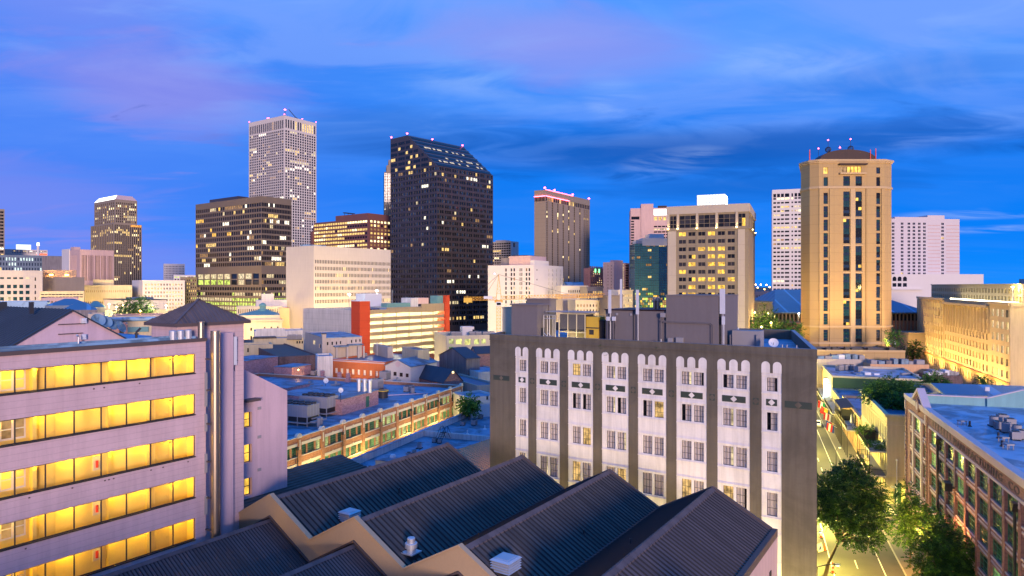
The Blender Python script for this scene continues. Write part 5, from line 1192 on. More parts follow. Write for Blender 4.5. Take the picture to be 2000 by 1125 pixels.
def custom_house():
    Y0 = 330; th = R_(19.5); A = W(1792.5, Y0); d = Vector((-math.sin(th), -math.cos(th))); phi = math.atan2(d.y, d.x)
    root = thing('custom_house', 'huge floodlit cream stone building with long rows of lit windows at the right edge', 'civic building', A, 0, phi)
    u = lambda px: along(A, d, px); Yu = lambda q: A[1]+d.y*q
    z_at = lambda px, py: Zy(py, Yu(u(px)))
    uA, uB, uC = u(1844), u(1932), u(1973); zc = z_at(1793, 580)
    b_ = (z_at(1928, 704.8)); r0 = z_at(1847, 605)
    zb = 7.5; zt = zc; H5 = (zt-1.5-zb)
    lit1 = lights(110, .85, ['lit_white', 'lit_bright', 'lit_warm', 'lit_bright']); lit2 = lights(111, .06, ['lit_dim'], dark=['glass_grey', 'glass_dark'])
    ops = grid(uA, 0, (11, .48, .03, .03), (zt-1.5, zb, 7, .62), lambda i, j: 'glass_grey' if i < 3 else lit1(i, j))
    o2 = grid(uB-uA, 0, (15, .42, .01, .01), (zt-3.2, zb, 6, .62), lit2)
    o3 = grid(uC-uB, 0, (4, .45, .06, .02), (zt-1.5, zb, 6, .6), lit1)
    o1b = grid(uC, 0, (34, .34, .01, .01), (6.2, 2.8, 1, .9), lights(112, .55, ['lit_gold', 'lit_orange']))
    allo = ops+[(a+uA, b+uA, c, e, k) for a, b, c, e, k in o2]+[(a+uB, b+uB, c, e, k) for a, b, c, e, k in o3]+o1b
    D = 62; rd = grid(D, 0, (9, .4, .03, .03), (zt-1.5, zb, 6, .6), lights(113, .85, ['lit_bright', 'lit_white']))
    poly = [(0, 0), (uC, 0), (uC, D), (0, D)]
    wins = bldg(root, poly, 0, zt, 'custom_stone', 'membrane', {0: allo, 1: rd}, par=1.5, d=.6)
    add_windows(root, wins)
    for (a, b, h_, o) in ((-.2, uA, zt+.25, .6), (uA, uB, zt-1.2, .9), (uB, uC+.3, zt+.2, .6)):
        b2 = MB(); b2.box(a, b-.05, -o, -.02, h_-1.0, h_); b2.build('cornice', 'custom_stone', root)
    b2 = MB(); b2.box(uC, uC+.6, 0, D, zt-1, zt+.2); b2.build('cornice', 'custom_stone', root)
    for i in range(16): x = uA+(uB-uA)*i/15; b2 = MB(); b2.box(x-.35, x+.35, -.55, -.02, zb+H5*.60, zt-2.2); b2.build('column', 'custom_stone', root)
    b2 = MB(); b2.box(-.3, uC+.3, -.35, -.02, 0, 6.9); 
    b2.build('base_course', 'custom_base', root) if False else None
    b2 = MB(); b2.box(-.3, uC+.3, -.35, -.02, 6.4, 7.2); b2.build('string_course', 'custom_base', root)
    for i in range(12): x = uA*i/11; b2 = MB(); b2.box(x-.3, x+.3, -.3, -.02, zb, zt-1); b2.build('pilaster', 'custom_stone', root)
    # attic storey, set back
    ax = u(1845); za = zt+.3; z2 = 38.3
    T2 = [(-1, 6), (uC*.93, 6), (uC*.93, D-4), (-1, D-4)]
    ao = grid(uC*.93+1, 0, (34, .5, .0, .0), (z2-.8, za-.6, 2, .62), lambda i, j: 'glass_teal' if i > 9 else 'glass_grey')
    ao2 = grid(D-10, 0, (12, .55, .02, .02), (z2-.8, za-.6, 2, .62), 'glass_teal')
    mb = MB(); wallgrid(mb, T2[0], T2[1], zt-1.5, z2, ao, .5); wallgrid(mb, T2[1], T2[2], zt-1.5, z2, ao2, .5); mb.face([(*p, z2) for p in T2]); wallgrid(mb, T2[3], T2[0], zt-1.5, z2, [], .4); at_ = mb.build('attic', 'custom_stone', root)
    wm = MB(); ks = ['glass_grey', 'glass_teal']
    for o in ao: wm.face([(o[0]-1, 6.4, o[2]), (o[1]-1, 6.4, o[2]), (o[1]-1, 6.4, o[3]), (o[0]-1, 6.4, o[3])], ks.index(o[4]))
    x = uC*.93-.4
    for o in ao2: wm.face([(x, 6+o[0], o[2]), (x, 6+o[1], o[2]), (x, 6+o[1], o[3]), (x, 6+o[0], o[3])], 1)
    wm.build('attic_window', ks, at_)
    b2 = MB(); b2.box(-1.3, uC*.93+.3, 5.7, D-3.7, z2, z2+.35); b2.build('attic_cornice', 'custom_stone', root)
    b2 = MB(); b2.prism([(uC*.55, 20), (uC*.85, 20), (uC*.85, 40), (uC*.55, 40)], z2, z2+2.2); b2.prism([(uC*.6, 22), (uC*.8, 22), (uC*.8, 38), (uC*.6, 38)], z2+2.2, z2+3.2); b2.build('skylight', 'membrane', root)
    # flagpole and roof lamps
    b2 = MB(); x, y = uC*.72, 30; b2.cyl((x, y, z2+3), (x, y, z2+17), .12, n=6); fo = b2.build('flagpole', 'white_metal', root); b2 = MB(); b2.box(x, x+2.6, y-.03, y+.03, z2+13.5, z2+16); b2.build('flag', 'sign_white', fo)
    for px, v in ((1988, 3), (1950, 4)):
        x = u(px); b2 = MB(); b2.cyl((x, v, zt-1.5), (x, v, zt+5.5), .1, n=6); b2.box(x-.8, x+.8, v-.1, v+.1, zt+5.3, zt+5.5); lo = b2.build('roof_lamp', 'galvanised', root); b2 = MB(); b2.box(x-.9, x+.9, v-.2, v+.2, zt+5.0, zt+5.28); b2.build('lamp_head', 'glow_yellow', lo); point(root, (x, v, zt+4.6), 5200, YELLOW, .4)
    b2 = MB(); b2.box(uA, uC-1, 2.2, 2.6, zt-.5, zt+.3); b2.build('light_trough', 'tube_light', root)
    # uplights along the street
    for q in (8, 26, 44, 62, 80, 98, 116):
        if q < uC: spot(root, (q, -9, 1.2), (R_(180-28), 0, math.pi*0), 40000, (1.0, .60, .17), 125, .9, .5, 'floodlight_lamp'); b2 = MB(); b2.cyl((q, -9.3, 0), (q, -9.3, 1.1), .25); b2.build('floodlight', 'dark_metal', root)
    for v in (10, 30): spot(root, (uC+13, v, 1.2), (R_(180-32), 0, math.pi/2), 16000, (1.0, .66, .20), 115, .9, .5, 'floodlight_lamp')
custom_house()
def far_left():
    T = Tower('office_tower', 'tan banded tower cut by the left edge of the picture', 'tower', -40, -38, 9, 600, 52, ytop=406, L=30)
    z = T.z; T.body('concrete_tan', 'gravel_roof', grid(T.R, 0, (8, .92, .0, .04), (z(409), z(520), 17, .6), lights(120, .06, OFF)), d=.6); T.done()
    # stepped tower
    T = Tower('office_tower', 'dark stepped tower with pale vertical ribs and a pink-lit mansard crown', 'tower', 177, 222, 277, 640, 38, ytop=436)
    z = T.z; k = lights(121, .07, WARM, run=.5, rowp={2: .4, 4: .4, 14: .35, 17: .3})
    oL = grid(T.L, 0, (13, .56, .02, .02), (z(438), z(556), 28, .96), k); oR = grid(T.R, 0, (14, .58, .02, .02), (z(438), z(556), 28, .96), k)
    T.body('concrete_tan', 'gravel_roof', oR, oL, d=.6)
    u, l = T.ur, T.ul; x0, x1, y0, y1 = 2, T.R-3.5, 2, T.L-3.5; z2 = z(388)
    P2 = [(x0, y0), (x1, y0), (x1, y1), (x0, y1)]
    k2 = lights(122, .25, WARM, rowp={0: .3, 2: .3})
    T.wins += bldg(T.root, P2, T.z1-1, z2, 'concrete_tan', 'gravel_roof', {0: grid(x1-x0, 0, (11, .55, .03, .03), (z(393), z(434), 8, .75), k2), 3: grid(y1-y0, 0, (10, .55, .03, .03), (z(393), z(434), 8, .75), k2)}, d=.5)
    T.done()
    z3 = z(379); i_ = inset(P2, 3.2); b = MB()
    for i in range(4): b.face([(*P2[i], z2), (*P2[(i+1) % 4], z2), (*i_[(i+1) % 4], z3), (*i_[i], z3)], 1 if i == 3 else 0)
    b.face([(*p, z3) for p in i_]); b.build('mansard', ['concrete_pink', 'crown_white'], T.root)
    b = MB(); b.box(T.R*.6, T.R*.98, -.35, -.05, z(441), z(437)); b.build('roof_sign', 'lit_orange', T.root)
    # fluted concrete block
    T = Tower('court_building', 'pink-lit concrete block with tall fluted fins and a plain top band', 'civic building', 121.5, 156, 222, 470, 40, ytop=487)
    z = T.z; k = lights(123, .15, ['lit_dim'], dark=['glass_grey'])
    oR = []
    for bi in range(5):
        a0 = T.R*(.06+.19*bi)
        for s_ in range(4): a = a0+T.R*.040*s_; oR += [(a, a+T.R*.022, z(548), z(498), k(bi, s_))]
    oL = [(T.L*(.18+.05*i), T.L*(.18+.05*i)+.6, z(548), z(498), 'glass_grey') for i in range(7)]
    T.body('concrete_pink', 'gravel_roof', oR, oL, d=1.2); T.done(); T.box('stair_shaft', 'white_paint', -.5, 0, T.L*.55, T.L*.98, 0, z(484)); T.box('plant_room', 'concrete_pink', 2, 6, T.L*.5, T.L*.7, T.z1-1, z(480))
    T = Tower('office_building', 'long low dark blue office block behind the square-windowed building', 'office block', -30, -28, 123, 560, 55, ytop=497, L=30)
    z = T.z; T.body('membrane_dark', 'gravel_roof', grid(T.R, 0, (26, .45, .02, .02), (z(500), z(530), 3, .6), lights(124, .12, ['lit_cool', 'lit_warm'], dark='glass_blue')), d=.4); T.done(); T.box('dark_wing', 'shed_grey', T.R*.72, T.R+.4, -1.5, -.05, 0, T.z1-.5)
    T = Tower('office_building', 'pale grey office block with a lit roof sign, far left behind the dark blue block', 'office block', -10, -8, 93, 640, 55, ytop=486, L=30)
    z = T.z; T.body('concrete_pale', 'gravel_roof', grid(T.R, 0, (22, .5, .3, .02), (z(487.5), z(494), 2, .5), lights(125, .3, OFF)), d=.4); T.done(); b = MB(); b.box(T.R*.38, T.R*.67, 2, 5, T.z1-1, z(476)); b.build('roof_sign', 'sign_face', T.root)
    b = MB(); b.box(T.R*.78, T.R*.99, -.4, -.05, z(496), z(494)); b.build('red_light_strip', 'sign_red_glow', T.root)
    r = thing('chimney', 'slim white-lit chimney pylon on the far left skyline', 'chimney', W(74.5, 600)); b = MB(); b.cyl((0, 0, 0), (0, 0, Zy(480, 600)), 1.3, 1.0, 10); b.build('shaft', 'white_paint', r); b = MB(); b.cyl((0, 0, Zy(480, 600)), (0, 0, Zy(474, 600)), 1.1, 1.0, 10); b.build('lit_top', 'crown_white', r)
    T = Tower('office_building', 'weathered cream building with square windows at the left edge', 'office block', -60, -58, 83, 350, 54, ytop=527, L=40)
    z = T.z; oR = []
    for j, t in enumerate((541, 556, 568.2, 580.8)):
        for i, px in enumerate((4, 17.5, 29.5, 41.5, 54)): uu = T.ur(px); oR.append((uu-.85, uu+.85, z(t+(3.5 if j == 0 else 7)), z(t), 'lit_pale' if (j == 0 and i in (4,)) or (j == 3 and i == 1) else 'glass_teal'))
        oR.append((T.ur(69)-.3, T.ur(69)+.3, z(t+7), z(t), 'glass_grey'))
    T.body('limestone', 'gravel_roof', oR, d=.5); T.done(); b = MB(); b.box(T.ur(28), T.ur(39), -1.0, -.05, z(598), z(590)); b.build('canopy', 'dark_metal', T.root)
    T = Tower('warehouse', 'dark mauve blank building carrying two orange lamps, left of the orange-lit block', 'warehouse', 80, 84, 165, 380, 56, ytop=541, L=40)
    T.body('penthouse_grey', 'gravel_roof', []); z = T.z; T.box('upper_storey', 'penthouse_grey', T.ur(84), T.ur(150), 4, 25, T.z1-1, z(527))
    for px in (100, 130.5):
        b = MB(); x = T.ur(px); b.box(x-.9, x+.9, 1.6, 2.2, z(537.5), z(535.5)); b.build('floodlight', 'glow_amber', T.root); b = MB(); b.cyl((x, 2.2, T.z1-1), (x, 2.2, z(536)), .12, n=6); b.build('lamp_post', 'dark_metal', T.root); point(T.root, (x, 1.2, z(537)), 5000, AMBER, .5)
    T = Tower('office_building', 'wide orange-lit plain block with a long row of small windows, in the left middle distance', 'office block', 150, 158, 258, 420, 58, ytop=557, L=40)
    z = T.z; T.body('cream_wall', 'gravel_roof', grid(T.R, 0, (26, .35, .02, .02), (z(563), z(575), 1, .35), 'lit_dim')+grid(T.R, 0, (26, .35, .02, .02), (z(585), z(610), 2, .3), 'glass_grey'), d=.4); T.done()
    T.box('roof_wing', 'cream_wall', T.ur(182), T.ur(222), 2, 14, T.z1-1, z(546))
    T = Tower('hotel_building', 'pale pink hotel block with a bright white end wall and many small windows', 'hotel', 258, 278.5, 361, 440, 47, ytop=547, L=None)
    z = T.z; T.body('white_paint', 'gravel_roof', grid(T.R, 0, (13, .42, .04, .04), (z(552), z(606), 7, .5), lights(127, .12, ['lit_warm'], dark=['glass_grey', 'lit_dim'])), []); T.done()
    T = Tower('office_tower', 'small grey tower alone on the far horizon, left of the banded office block', 'tower', 318, 319.5, 361, 1000, 62, ytop=515, L=30)
    z = T.z; T.body('concrete_pale', 'gravel_roof', grid(T.R, 0, (14, .4, .03, .03), (z(518), z(545), 6, .5), 'glass_grey'), d=.5); T.done()
    T = Tower('office_building', 'narrow beige building squeezed against the banded office block', 'office block', 352, 363, 385, 470, 20, ytop=541)
    z = T.z; T.body('concrete_tan', 'gravel_roof', grid(T.R, 0, (5, .5, .05, .05), (z(544), z(600), 8, .5), lights(129, .3, ['lit_warm', 'lit_green'])), grid(T.L, 0, (2, .5, .05, .05), (z(544), z(600), 8, .5), 'glass_grey')); T.done()
    T = Tower('office_building', 'white-lit low roofs on the horizon beside the small grey tower', 'office block', 330, 339, 384, 620, 62, ytop=537, L=30)
    T.body('white_paint', 'gravel_roof', grid(T.R, 0, (8, .6, .02, .02), (T.z(539), T.z(548), 2, .5), lights(131, .6, ['lit_green', 'lit_white'])), []); T.done()
far_left()
# ================================================================ middle distance
def small(name, label, cat, O, z, phi=0., group=None): return thing(name, label, cat, O, z, phi, group)
def condenser(O, z, label, s=1.0, phi=.4, kind=0, group='condenser units on the flat roofs'):
    r = thing('condenser_unit', label, 'air conditioner', O, z, phi, group)
    if kind == 0:
        b = MB(); b.lathe((0, 0, .15), [(.42*s, 0), (.42*s, .95*s), (.36*s, 1.0*s), (.33*s, .98*s)], 14); b.build('casing', 'equip_grey', r)
        b = MB(); b.lathe((0, 0, .15), [(.33*s, .97*s), (.05, .95*s), (.0, .95*s)], 14); 
        for i in range(4): b.box(-.4*s, .4*s, -.4*s+.26*i*s, -.37*s+.26*i*s, 1.0*s+.15, 1.02*s+.15)
        b.build('fan_grille', 'dark_metal', r)
    else:
        b = MB(); b.box(-.55*s, .55*s, -.5*s, .5*s, .15, 1.05*s); b.build('casing', 'equip_grey', r); b = MB(); b.lathe((0, 0, 1.05*s), [(.42*s, 0), (.42*s, .08), (.0, .06)], 14); b.build('fan_grille', 'dark_metal', r)
        b = MB()
        for i in range(7): b.box(-.5*s, .5*s, -.515*s, -.5*s, .22+.11*i*s, .27+.11*i*s)
        b.build('louvre', 'dark_metal', r)
    b = MB(); b.box(-.6*s, .6*s, -.45*s, -.3*s, 0, .15); b.box(-.6*s, .6*s, .3*s, .45*s, 0, .15); b.build('stand', 'dark_metal', r)
    return r
def dish(O, z, label, s=.6, phi=0., tilt=65, mast=1.6, m='white_metal'):
    r = thing('satellite_dish', label, 'dish', O, z, phi, 'satellite dishes on the roofs'); b = MB()
    pr = [(0, 0), (.45*s, .05*s), (s, .22*s)]; b.lathe((0, 0, 0), pr, 20); b.lathe((0, 0, .02), list(reversed(pr)), 20); o = b.build('dish', m, r, (0, -.1, mast)); o.rotation_euler = (R_(tilt), 0, 0)
    b = MB(); b.cyl((0, 0, 0), (0, 0, mast), .05); b.build('mast', 'dark_metal', r); b = MB(); b.tube([(0, -.1, mast-s*.6), (0, -.1-s, mast-.1*s)], .025, 5); b.build('feed_arm', 'dark_metal', r)
    return r
def garage():
    T = Tower('parking_garage', 'open-deck parking garage glowing inside between two red piers', 'parking garage', 592, 703, 876, 268, 37, ytop=606)
    R, L, zt = T.R, T.L, T.z1; root = T.root; p = 14.15/F*275
    mb = MB(); wallgrid(mb, (R, 0), (R, L), 0, zt, [], 0); wallgrid(mb, (R, L), (0, L), 0, zt, [], 0)
    wallgrid(mb, (0, L), (0, 3.6), 0, zt, [], 0); mb.face([(0, L, zt), (0, 3.6, zt), (.5, 3.6, zt), (.5, L, zt)]); mb.face([(.5, 3.6, zt-1.1), (.5, L, zt-1.1), (.5, L, zt), (.5, 3.6, zt)]); mb.face([(0, L, zt), (R, L, zt), (R, L-.4, zt), (0, L-.4, zt)])
    mb.build('blank_wall', 'garage_wall', root)
    D = 9.0; dz = 1.38
    for i in range(9):
        ztop_open = zt-1.75-p*i
        sp = MB(); top = ztop_open+(zt-(zt-1.75)) if False else ztop_open-dz
        lo = max(0, ztop_open-p); 
        if i == 0: sp.box(.5, R-1.6, -.02, .25, ztop_open, zt)
        if top > lo: sp.box(.5, R-1.6, -.02, .25, lo, top)
        if i < 8: sp.build('spandrel', 'garage_band', root)
        if top < .5: break
        fl = top-.85; dk = MB(); dk.box(.5, R-.3, .26, D, fl-.25, fl); dk.face([(.5, D, fl), (R-.3, D, fl), (R-.3, D, fl+p-.25), (.5, D, fl+p-.25)]); dk.face([(.5, .26, fl), (.5, .26, fl+p-.25), (.5, D, fl+p-.25), (.5, D, fl)]); dk.face([(R-.3, .26, fl), (R-.3, D, fl), (R-.3, D, fl+p-.25), (R-.3, .26, fl+p-.25)])
        do = dk.build('deck', 'garage_deck', root)
        for k in range(7):
            x = 2.5+(R-6)*k/6; b = MB(); b.box(x-.9, x+.9, 4.5, 4.75, fl+p-.42, fl+p-.30); b.build('deck_light', 'tube_light', do)
            point(root, (x, 4.6, fl+p-.75), 2400, (1.0, .82, .40), .3)
    for px in (747.7, 774, 799, 822.7, 845.6): b = MB(); x = T.ur(px); b.box(x-.14, x+.14, -.12, -.03, 0, zt-1.7); b.build('column', 'garage_band', root)
    # piers
    rb = MB(); x1 = T.ur(720.8); y1 = T.ul(688.3); rb.box(-.6, x1, -.6, y1, 0, Zy(588.5, 268)); rb.build('red_pier', 'pier_red', root); b = MB(); b.box(-.7, x1+.1, -.7, y1+.1, Zy(588.5, 268), Zy(588.5, 268)+.3); b.build('pier_cap', 'white_metal', root)
    rb = MB(); x0 = T.ur(867); Y9 = T.C[1]+T.uR[1]*x0; rb.box(x0, T.ur(876), -.7, 4, 0, Zy(577, Y9)); rb.build('red_pier', 'pier_red', root)
    for i in range(7): b = MB(); z = zt-1.75-p*i; b.box(-.05, .0, y1+.1, y1+1.9, z-1.3, z); b.build('lit_opening', 'tube_light', root) if False else None
    # roof deck and what stands on it
    dk = MB(); dk.face([(.5, .25, zt-1.1), (R-.3, .25, zt-1.1), (R-.3, L-.4, zt-1.1), (.5, L-.4, zt-1.1)]); dk.build('top_deck', 'garage_deck', root)
    zz = lambda py, px: Zy(py, T.C[1]+T.uR[1]*T.ur(px))
    def rbx(n, m, pa, pb, v0, v1, y0, y1_): b = MB(); b.box(T.ur(pa), T.ur(pb), v0, v1, zz(y1_, pa), zz(y0, pa)); return b.build(n, m, root)
    rbx('ramp_wall', 'garage_band', 757, 867, .3, .7, 601, 606); 
    rbx('tank', 'verdigris', 759, 804, .8, 4.5, 592.5, 600.5); rbx('stair_house', 'white_metal', 742, 774, 9, 15, 574, 600); rbx('lift_house', 'white_old', 809, 823, 2, 8, 582, 601); rbx('lift_house', 'concrete_pink', 823, 845, 2.5, 8, 582, 594); rbx('upper_parapet', 'garage_band', 823, 867, -.1, .3, 593.5, 602); rbx('pier_room', 'verdigris', 856, 867, .5, 5, 577.5, 593)
    b = MB(); b.box(T.ur(823), T.ur(866), 1.2, 1.4, zz(606, 840), zz(602.4, 840)); b.build('lit_gap', 'tube_light', root)
    for px, py in ((682, 575), (736, 568)):
        q = G(px, 620, zt-1.1) if False else None
        v = 10 if px < 700 else 14; O3 = Vector(T.C)+Vector(T.uL)*v; x = along(O3, T.uR, px); Yl = O3.y+T.uR[1]*x; b = MB(); b.cyl((x, v, zt-1.1), (x, v, Zy(py, Yl)), .12, n=6); lo = b.build('roof_lamp', 'galvanised', root); b = MB(); b.box(x-.45, x+.45, v-.3, v+.3, Zy(py, Yl)-.15, Zy(py, Yl)+.25); b.build('lamp_head', 'glow_white', lo); point(root, (x, v, Zy(py, Yl)-.6), 900, (.85, 1.0, .8), .3)
    b = MB(); x = T.ur(785); b.cyl((x, 6, zt), (x, 6, zz(566, 785)), .1, n=6); b.build('mast', 'galvanised', root)
    T.body
garage()
def car(O, z, phi, label, m, group='parked cars'):
    r = thing('car', label, 'car', O, z, phi, group)
    b = MB(); L = [(-2.2, .35), (2.2, .35), (2.25, .75), (1.2, .92), (.55, 1.42), (-1.2, 1.45), (-1.95, .98), (-2.25, .9)]; b.plate(L, -.82, .82); b.build('body', m, r)
    b = MB(); w = [(-1.75, .98), (1.0, .95), (.5, 1.36), (-1.15, 1.38)]; b.plate(w, -.835, -.825); b.plate(w, .825, .835); b.plate([(.62, 1.0), (1.16, .96), (.6, 1.39), (.5, 1.37)], -.7, .7); b.plate([(-1.95, 1.0), (-1.7, .98), (-1.22, 1.40), (-1.3, 1.42)], -.7, .7); b.build('windows', 'glass_dark', r)
    for x in (-1.4, 1.4):
        for y in (-.8, .8): b = MB(); b.cyl((x, y-.1, .33), (x, y+.1, .33), .33, n=14); b.build('wheel', 'rubber', r)
    for y in (-.6, .6): b = MB(); b.box(-2.28, -2.24, y-.16, y+.16, .7, .85); b.build('tail_light', 'stop_red', r); b = MB(); b.box(2.2, 2.27, y-.2, y+.2, .6, .75); b.build('headlight', 'white_metal', r)
    return r
def garage_cars():
    T0 = W(703, 268); th = R_(37); uR = Vector((math.sin(th), math.cos(th))); uL = Vector((-math.cos(th), math.sin(th)))
    zt = Zy(606, 268)-1.1
    for px, v, lab in ((726, 2.8, 'blue car parked on the top deck beside the red pier'), (734, 3.2, 'second blue car on the top deck, right of the other')):
        O3 = Vector(T0)+uL*v; x = along(O3, uR, px); q = O3+uR*x; car(q, zt, math.pi/2-th+math.pi/2, lab, 'flag_blue')
garage_cars()
# ---------------------------------------------------------------- brick block with green windows
def brick_block():
    th = R_(21.5); K = 100000; O = W(470, K/(1518-470)); uR = (math.sin(th), math.cos(th)); root = thing('brick_warehouse', 'long three-storey brick warehouse with green paned windows and a blue flat roof', 'warehouse', O, 0, math.pi/2-th)
    U = lambda px: along(O, uR, px); L = U(903); zt = 13.9; Dp = 62
    piers = [U(584)+i*(U(880)-U(584))/9 for i in range(-4, 11)]; s = piers[1]-piers[0]
    rows = [(12.55, 10.95), (9.35, 7.75), (6.1, 4.5)]
    ops, wins = [], []; rnd = random.Random(7)
    for bi, p0 in enumerate(piers[:-1]):
        if p0+.4 > L or p0+s < 0: continue
        a0, a1 = p0+.55, p0+s-.55
        if a1 > L-.2: a1 = L-.5
        for ri, (t, b) in enumerate(rows):
            n = 3
            wd_ = (a1-a0-.7)/3
            for k in range(3):
                ww = wd_*(1.25 if k == 1 else .87); x = a0+[0, wd_*.87+.35, wd_*2.12+.7][k]
                if x > 0 and x+ww < L: ops.append((x, x+ww, b, t, None)); wins.append((x, b, ww, t-b, ri, bi))
    bldg(root, [(0, 0), (L, 0), (L, Dp), (0, Dp)], 0, zt, 'brick_red', 'membrane', {0: ops}, par=.7, pt=.45, d=.22)
    for x, b, ww, h, ri, bi in wins:
        q = rnd.random(); pk = 'pane_green' if ri == 0 and q < .8 else ('pane_green_lit' if q < .8 else 'pane_office')
        if bi % 9 == 8 and ri == 0: pk = 'pane_office'
        framed_window(root, (x, .16, b), 0, ww, h, pk, 'green_frame', 4 if ww > 1.3 else 3, 4, .05, .035)
    for bi, p0 in enumerate(piers):
        if p0 < .2 or p0 > L+.3: continue
        x = min(p0, L-.3)
        b = MB(); b.box(x-.42, x+.42, -.16, 0, 0, zt-.06); po = b.build('pilaster', 'brick_red', root)
        b = MB(); b.box(x-.10, x+.10, -.24, -.16, zt-1.9, zt-.4); b.box(x-.5, x+.5, -.22, .5, zt-.06, zt+.12); b.build('pilaster_trim', 'stone_trim', po)
        b = MB(); pr = [(x-.62, zt+.12), (x+.62, zt+.12)]+[(x+.62*math.cos(t), zt+.12+.52*math.sin(t)) for t in [math.pi*i/10 for i in range(1, 10)]]; b.plate(pr, -.1, .4); b.build('pilaster_knob', 'stone_trim', po)
        if bi % 2 == 0: b = MB(); b.cyl((x-.55, -.2, 0), (x-.55, -.2, zt-1.6), .07, n=6); b.box(x-.72, x-.38, -.35, -.02, zt-1.9, zt-1.4); b.build('downpipe', 'dark_metal', root)
        if x+s < L+2:
            for ri, (t, bb) in enumerate(rows):
                x1 = min(x+s-.45, L-.1); b = MB(); b.box(x+.45, x1, -.07, 0, t+.02, t+.48); b.box(x+.45, x1, -.1, 0, bb-.16, bb-.02); b.build('lintel', 'stone_trim', root)
                if x1-x > 2: b = MB(); xm = (x+x1)/2; b.box(xm-.14, xm+.14, -.12, -.07, t+.05, t+.62); b.build('keystone', 'stone_trim', root)
    b = MB(); b.box(-.1, L+.1, -.1, .5, zt, zt+.10); b.box(L-.4, L+.12, .5, Dp, zt, zt+.1); b.box(0, L, Dp-.5, Dp+.1, zt, zt+.1); b.build('coping', 'stone_trim', root)
    # lamps on the alley side
    for px in (606, 796, 700, 850, 520):
        x = U(px); b = MB(); b.box(x-.12, x+.12, -.35, 0, 6.7, 6.95); lo = b.build('wall_lamp', 'glow_yellow', root); point(root, (x, -2.4, 6.2), 2600, YELLOW, .25)
    zr = zt-.7; O2 = Vector(O); uRv, uLv = Vector(uR), Vector((-math.cos(th), math.sin(th)))
    def rp(px, py, z=zr): return G(px, py, z)
    ph = math.pi/2-th
    # roof house with the door
    def house(px0, px1, py, h, dp, label, m='mauve_brick', door=None):
        q = Vector(rp(px0, py)); t = along(q, uR, px1); r = thing('roof_house', label, 'roof house', q, zr, ph)
        b = MB(); b.box(0, t, 0, dp, 0, h); b.build('wall', m, r); b = MB(); b.box(-.12, t+.12, -.12, dp+.12, h, h+.12); b.build('roof', 'membrane', r)
        if door: x = t*door; b = MB(); b.box(x-.55, x+.55, -.06, 0, .15, 2.35); b.build('door', 'green_frame', r)
        return r, t
    house(668, 739, 811, 3.0, 16, 'mauve brick roof house with a dark green door and blue roof', door=.68)
    house(561, 605, 778, 2.2, 10, 'low mauve roof house left of the two chillers')
    house(570, 607, 737, 2.6, 6, 'small mauve roof house with a lit wall lamp, far end of the blue roof')
    r, t = house(480, 543, 738, 4.5, 9, 'big pinkish brick roof house beside the stair tower', 'mauve_brick')
    q = rp(584, 737); r = thing('wall_lamp', 'yellow lamp on the small mauve roof house', 'lamp', (q[0], q[1]-.6), zr+1.9); b = MB(); b.lathe((0, 0, 0), [(.02, 0), (.22, .2), (.02, .4)], 8); b.build('lamp_head', 'glow_amber', r); point(r, (.2, -.8, 0), 160, AMBER, .2)
    # chillers on steel stands
    def chiller(px0, px1, py, label):
        q = Vector(rp(px0, py)); t = along(q, uR, px1); r = thing('chiller', label, 'chiller', q, zr, ph, 'chillers on the brick warehouse roof'); w_ = 6.4
        b = MB(); b.box(0, t, 0, w_, 1.6, 3.7); b.build('casing', 'equip_grey', r)
        b = MB()
        for k in range(1, 4): b.box(-.03+t*k/4, .03+t*k/4, -.03, 0, 1.65, 3.65)
        for k in range(1, 6): b.box(-.03, 0, w_*k/6-.02, w_*k/6+.02, 1.65, 3.65)
        b.build('panel_joint', 'grey_metal', r); b = MB()
        for i in range(2):
            for k in range(5): b.lathe((t*(.27+.46*i), w_*(.1+.2*k), 3.7), [(.55, 0), (.55, .3), (.45, .3), (.1, .22), (0, .22)], 14)
        b.build('fan', 'dark_metal', r); b = MB(); b.box(.1, t-.1, .1, w_-.1, .75, 1.58); b.build('coil', 'black_iron', r)
        b = MB()
        for x in (0, t-.14):
            for k in range(4): y = (w_-.14)*k/3; b.box(x, x+.14, y, y+.14, -.0, 1.6)
        b.box(-.3, t+.3, -.25, -.1, .55, .72); b.box(-.3, t+.3, w_, w_+.15, .55, .72); b.box(-.4, -.25, -.2, w_, .55, .72); b.build('stand', 'equip_grey', r)
    chiller(600, 624, 834, 'grey chiller with dark roof fans on a steel stand, the nearer one'); chiller(638, 661, 815, 'grey chiller with dark roof fans on a steel stand, beside the roof house wall')
    q = Vector(rp(624, 836)); r = thing('duct_run', 'pale duct pipes and platform between the chillers', 'ducts', q, zr, ph); b = MB(); b.box(0, 3.4, 1, 2.0, .8, 1.0); b.cyl((.6, .6, 0), (.6, .6, 1.6), .35, n=10); b.cyl((1.6, .9, 0), (1.6, .9, 1.5), .35, n=10); b.box(1.2, 3.6, 2.4, 3.4, 1.1, 1.3); b.build('duct', 'equip_grey', r)
    dish(rp(636, 775), zr, 'white satellite dish on a tall mast above the chillers', .58, .5, 72, 3.6); dish(rp(665, 785, zr+3), zr+3, 'white satellite dish standing on the roof house with the green door', .48, .5, 72, 2.2)
    for px, py, lab in ((701, 765, 'left one of three steel vent stacks'), (712, 765.5, 'middle one of three steel vent stacks'), (722, 767, 'right one of three steel vent stacks')):
        r = thing('vent_stack', lab+' on the roof house', 'vent stack', rp(px, py, zr+3), zr+3, 0, 'steel vent stacks'); b = MB(); b.lathe((0, 0, 0), [(.5, 0), (.42, .1), (.42, 2.3), (.5, 2.3), (.5, 2.6), (.3, 2.7), (0, 2.7)], 12); b.build('stack', 'galvanised', r)
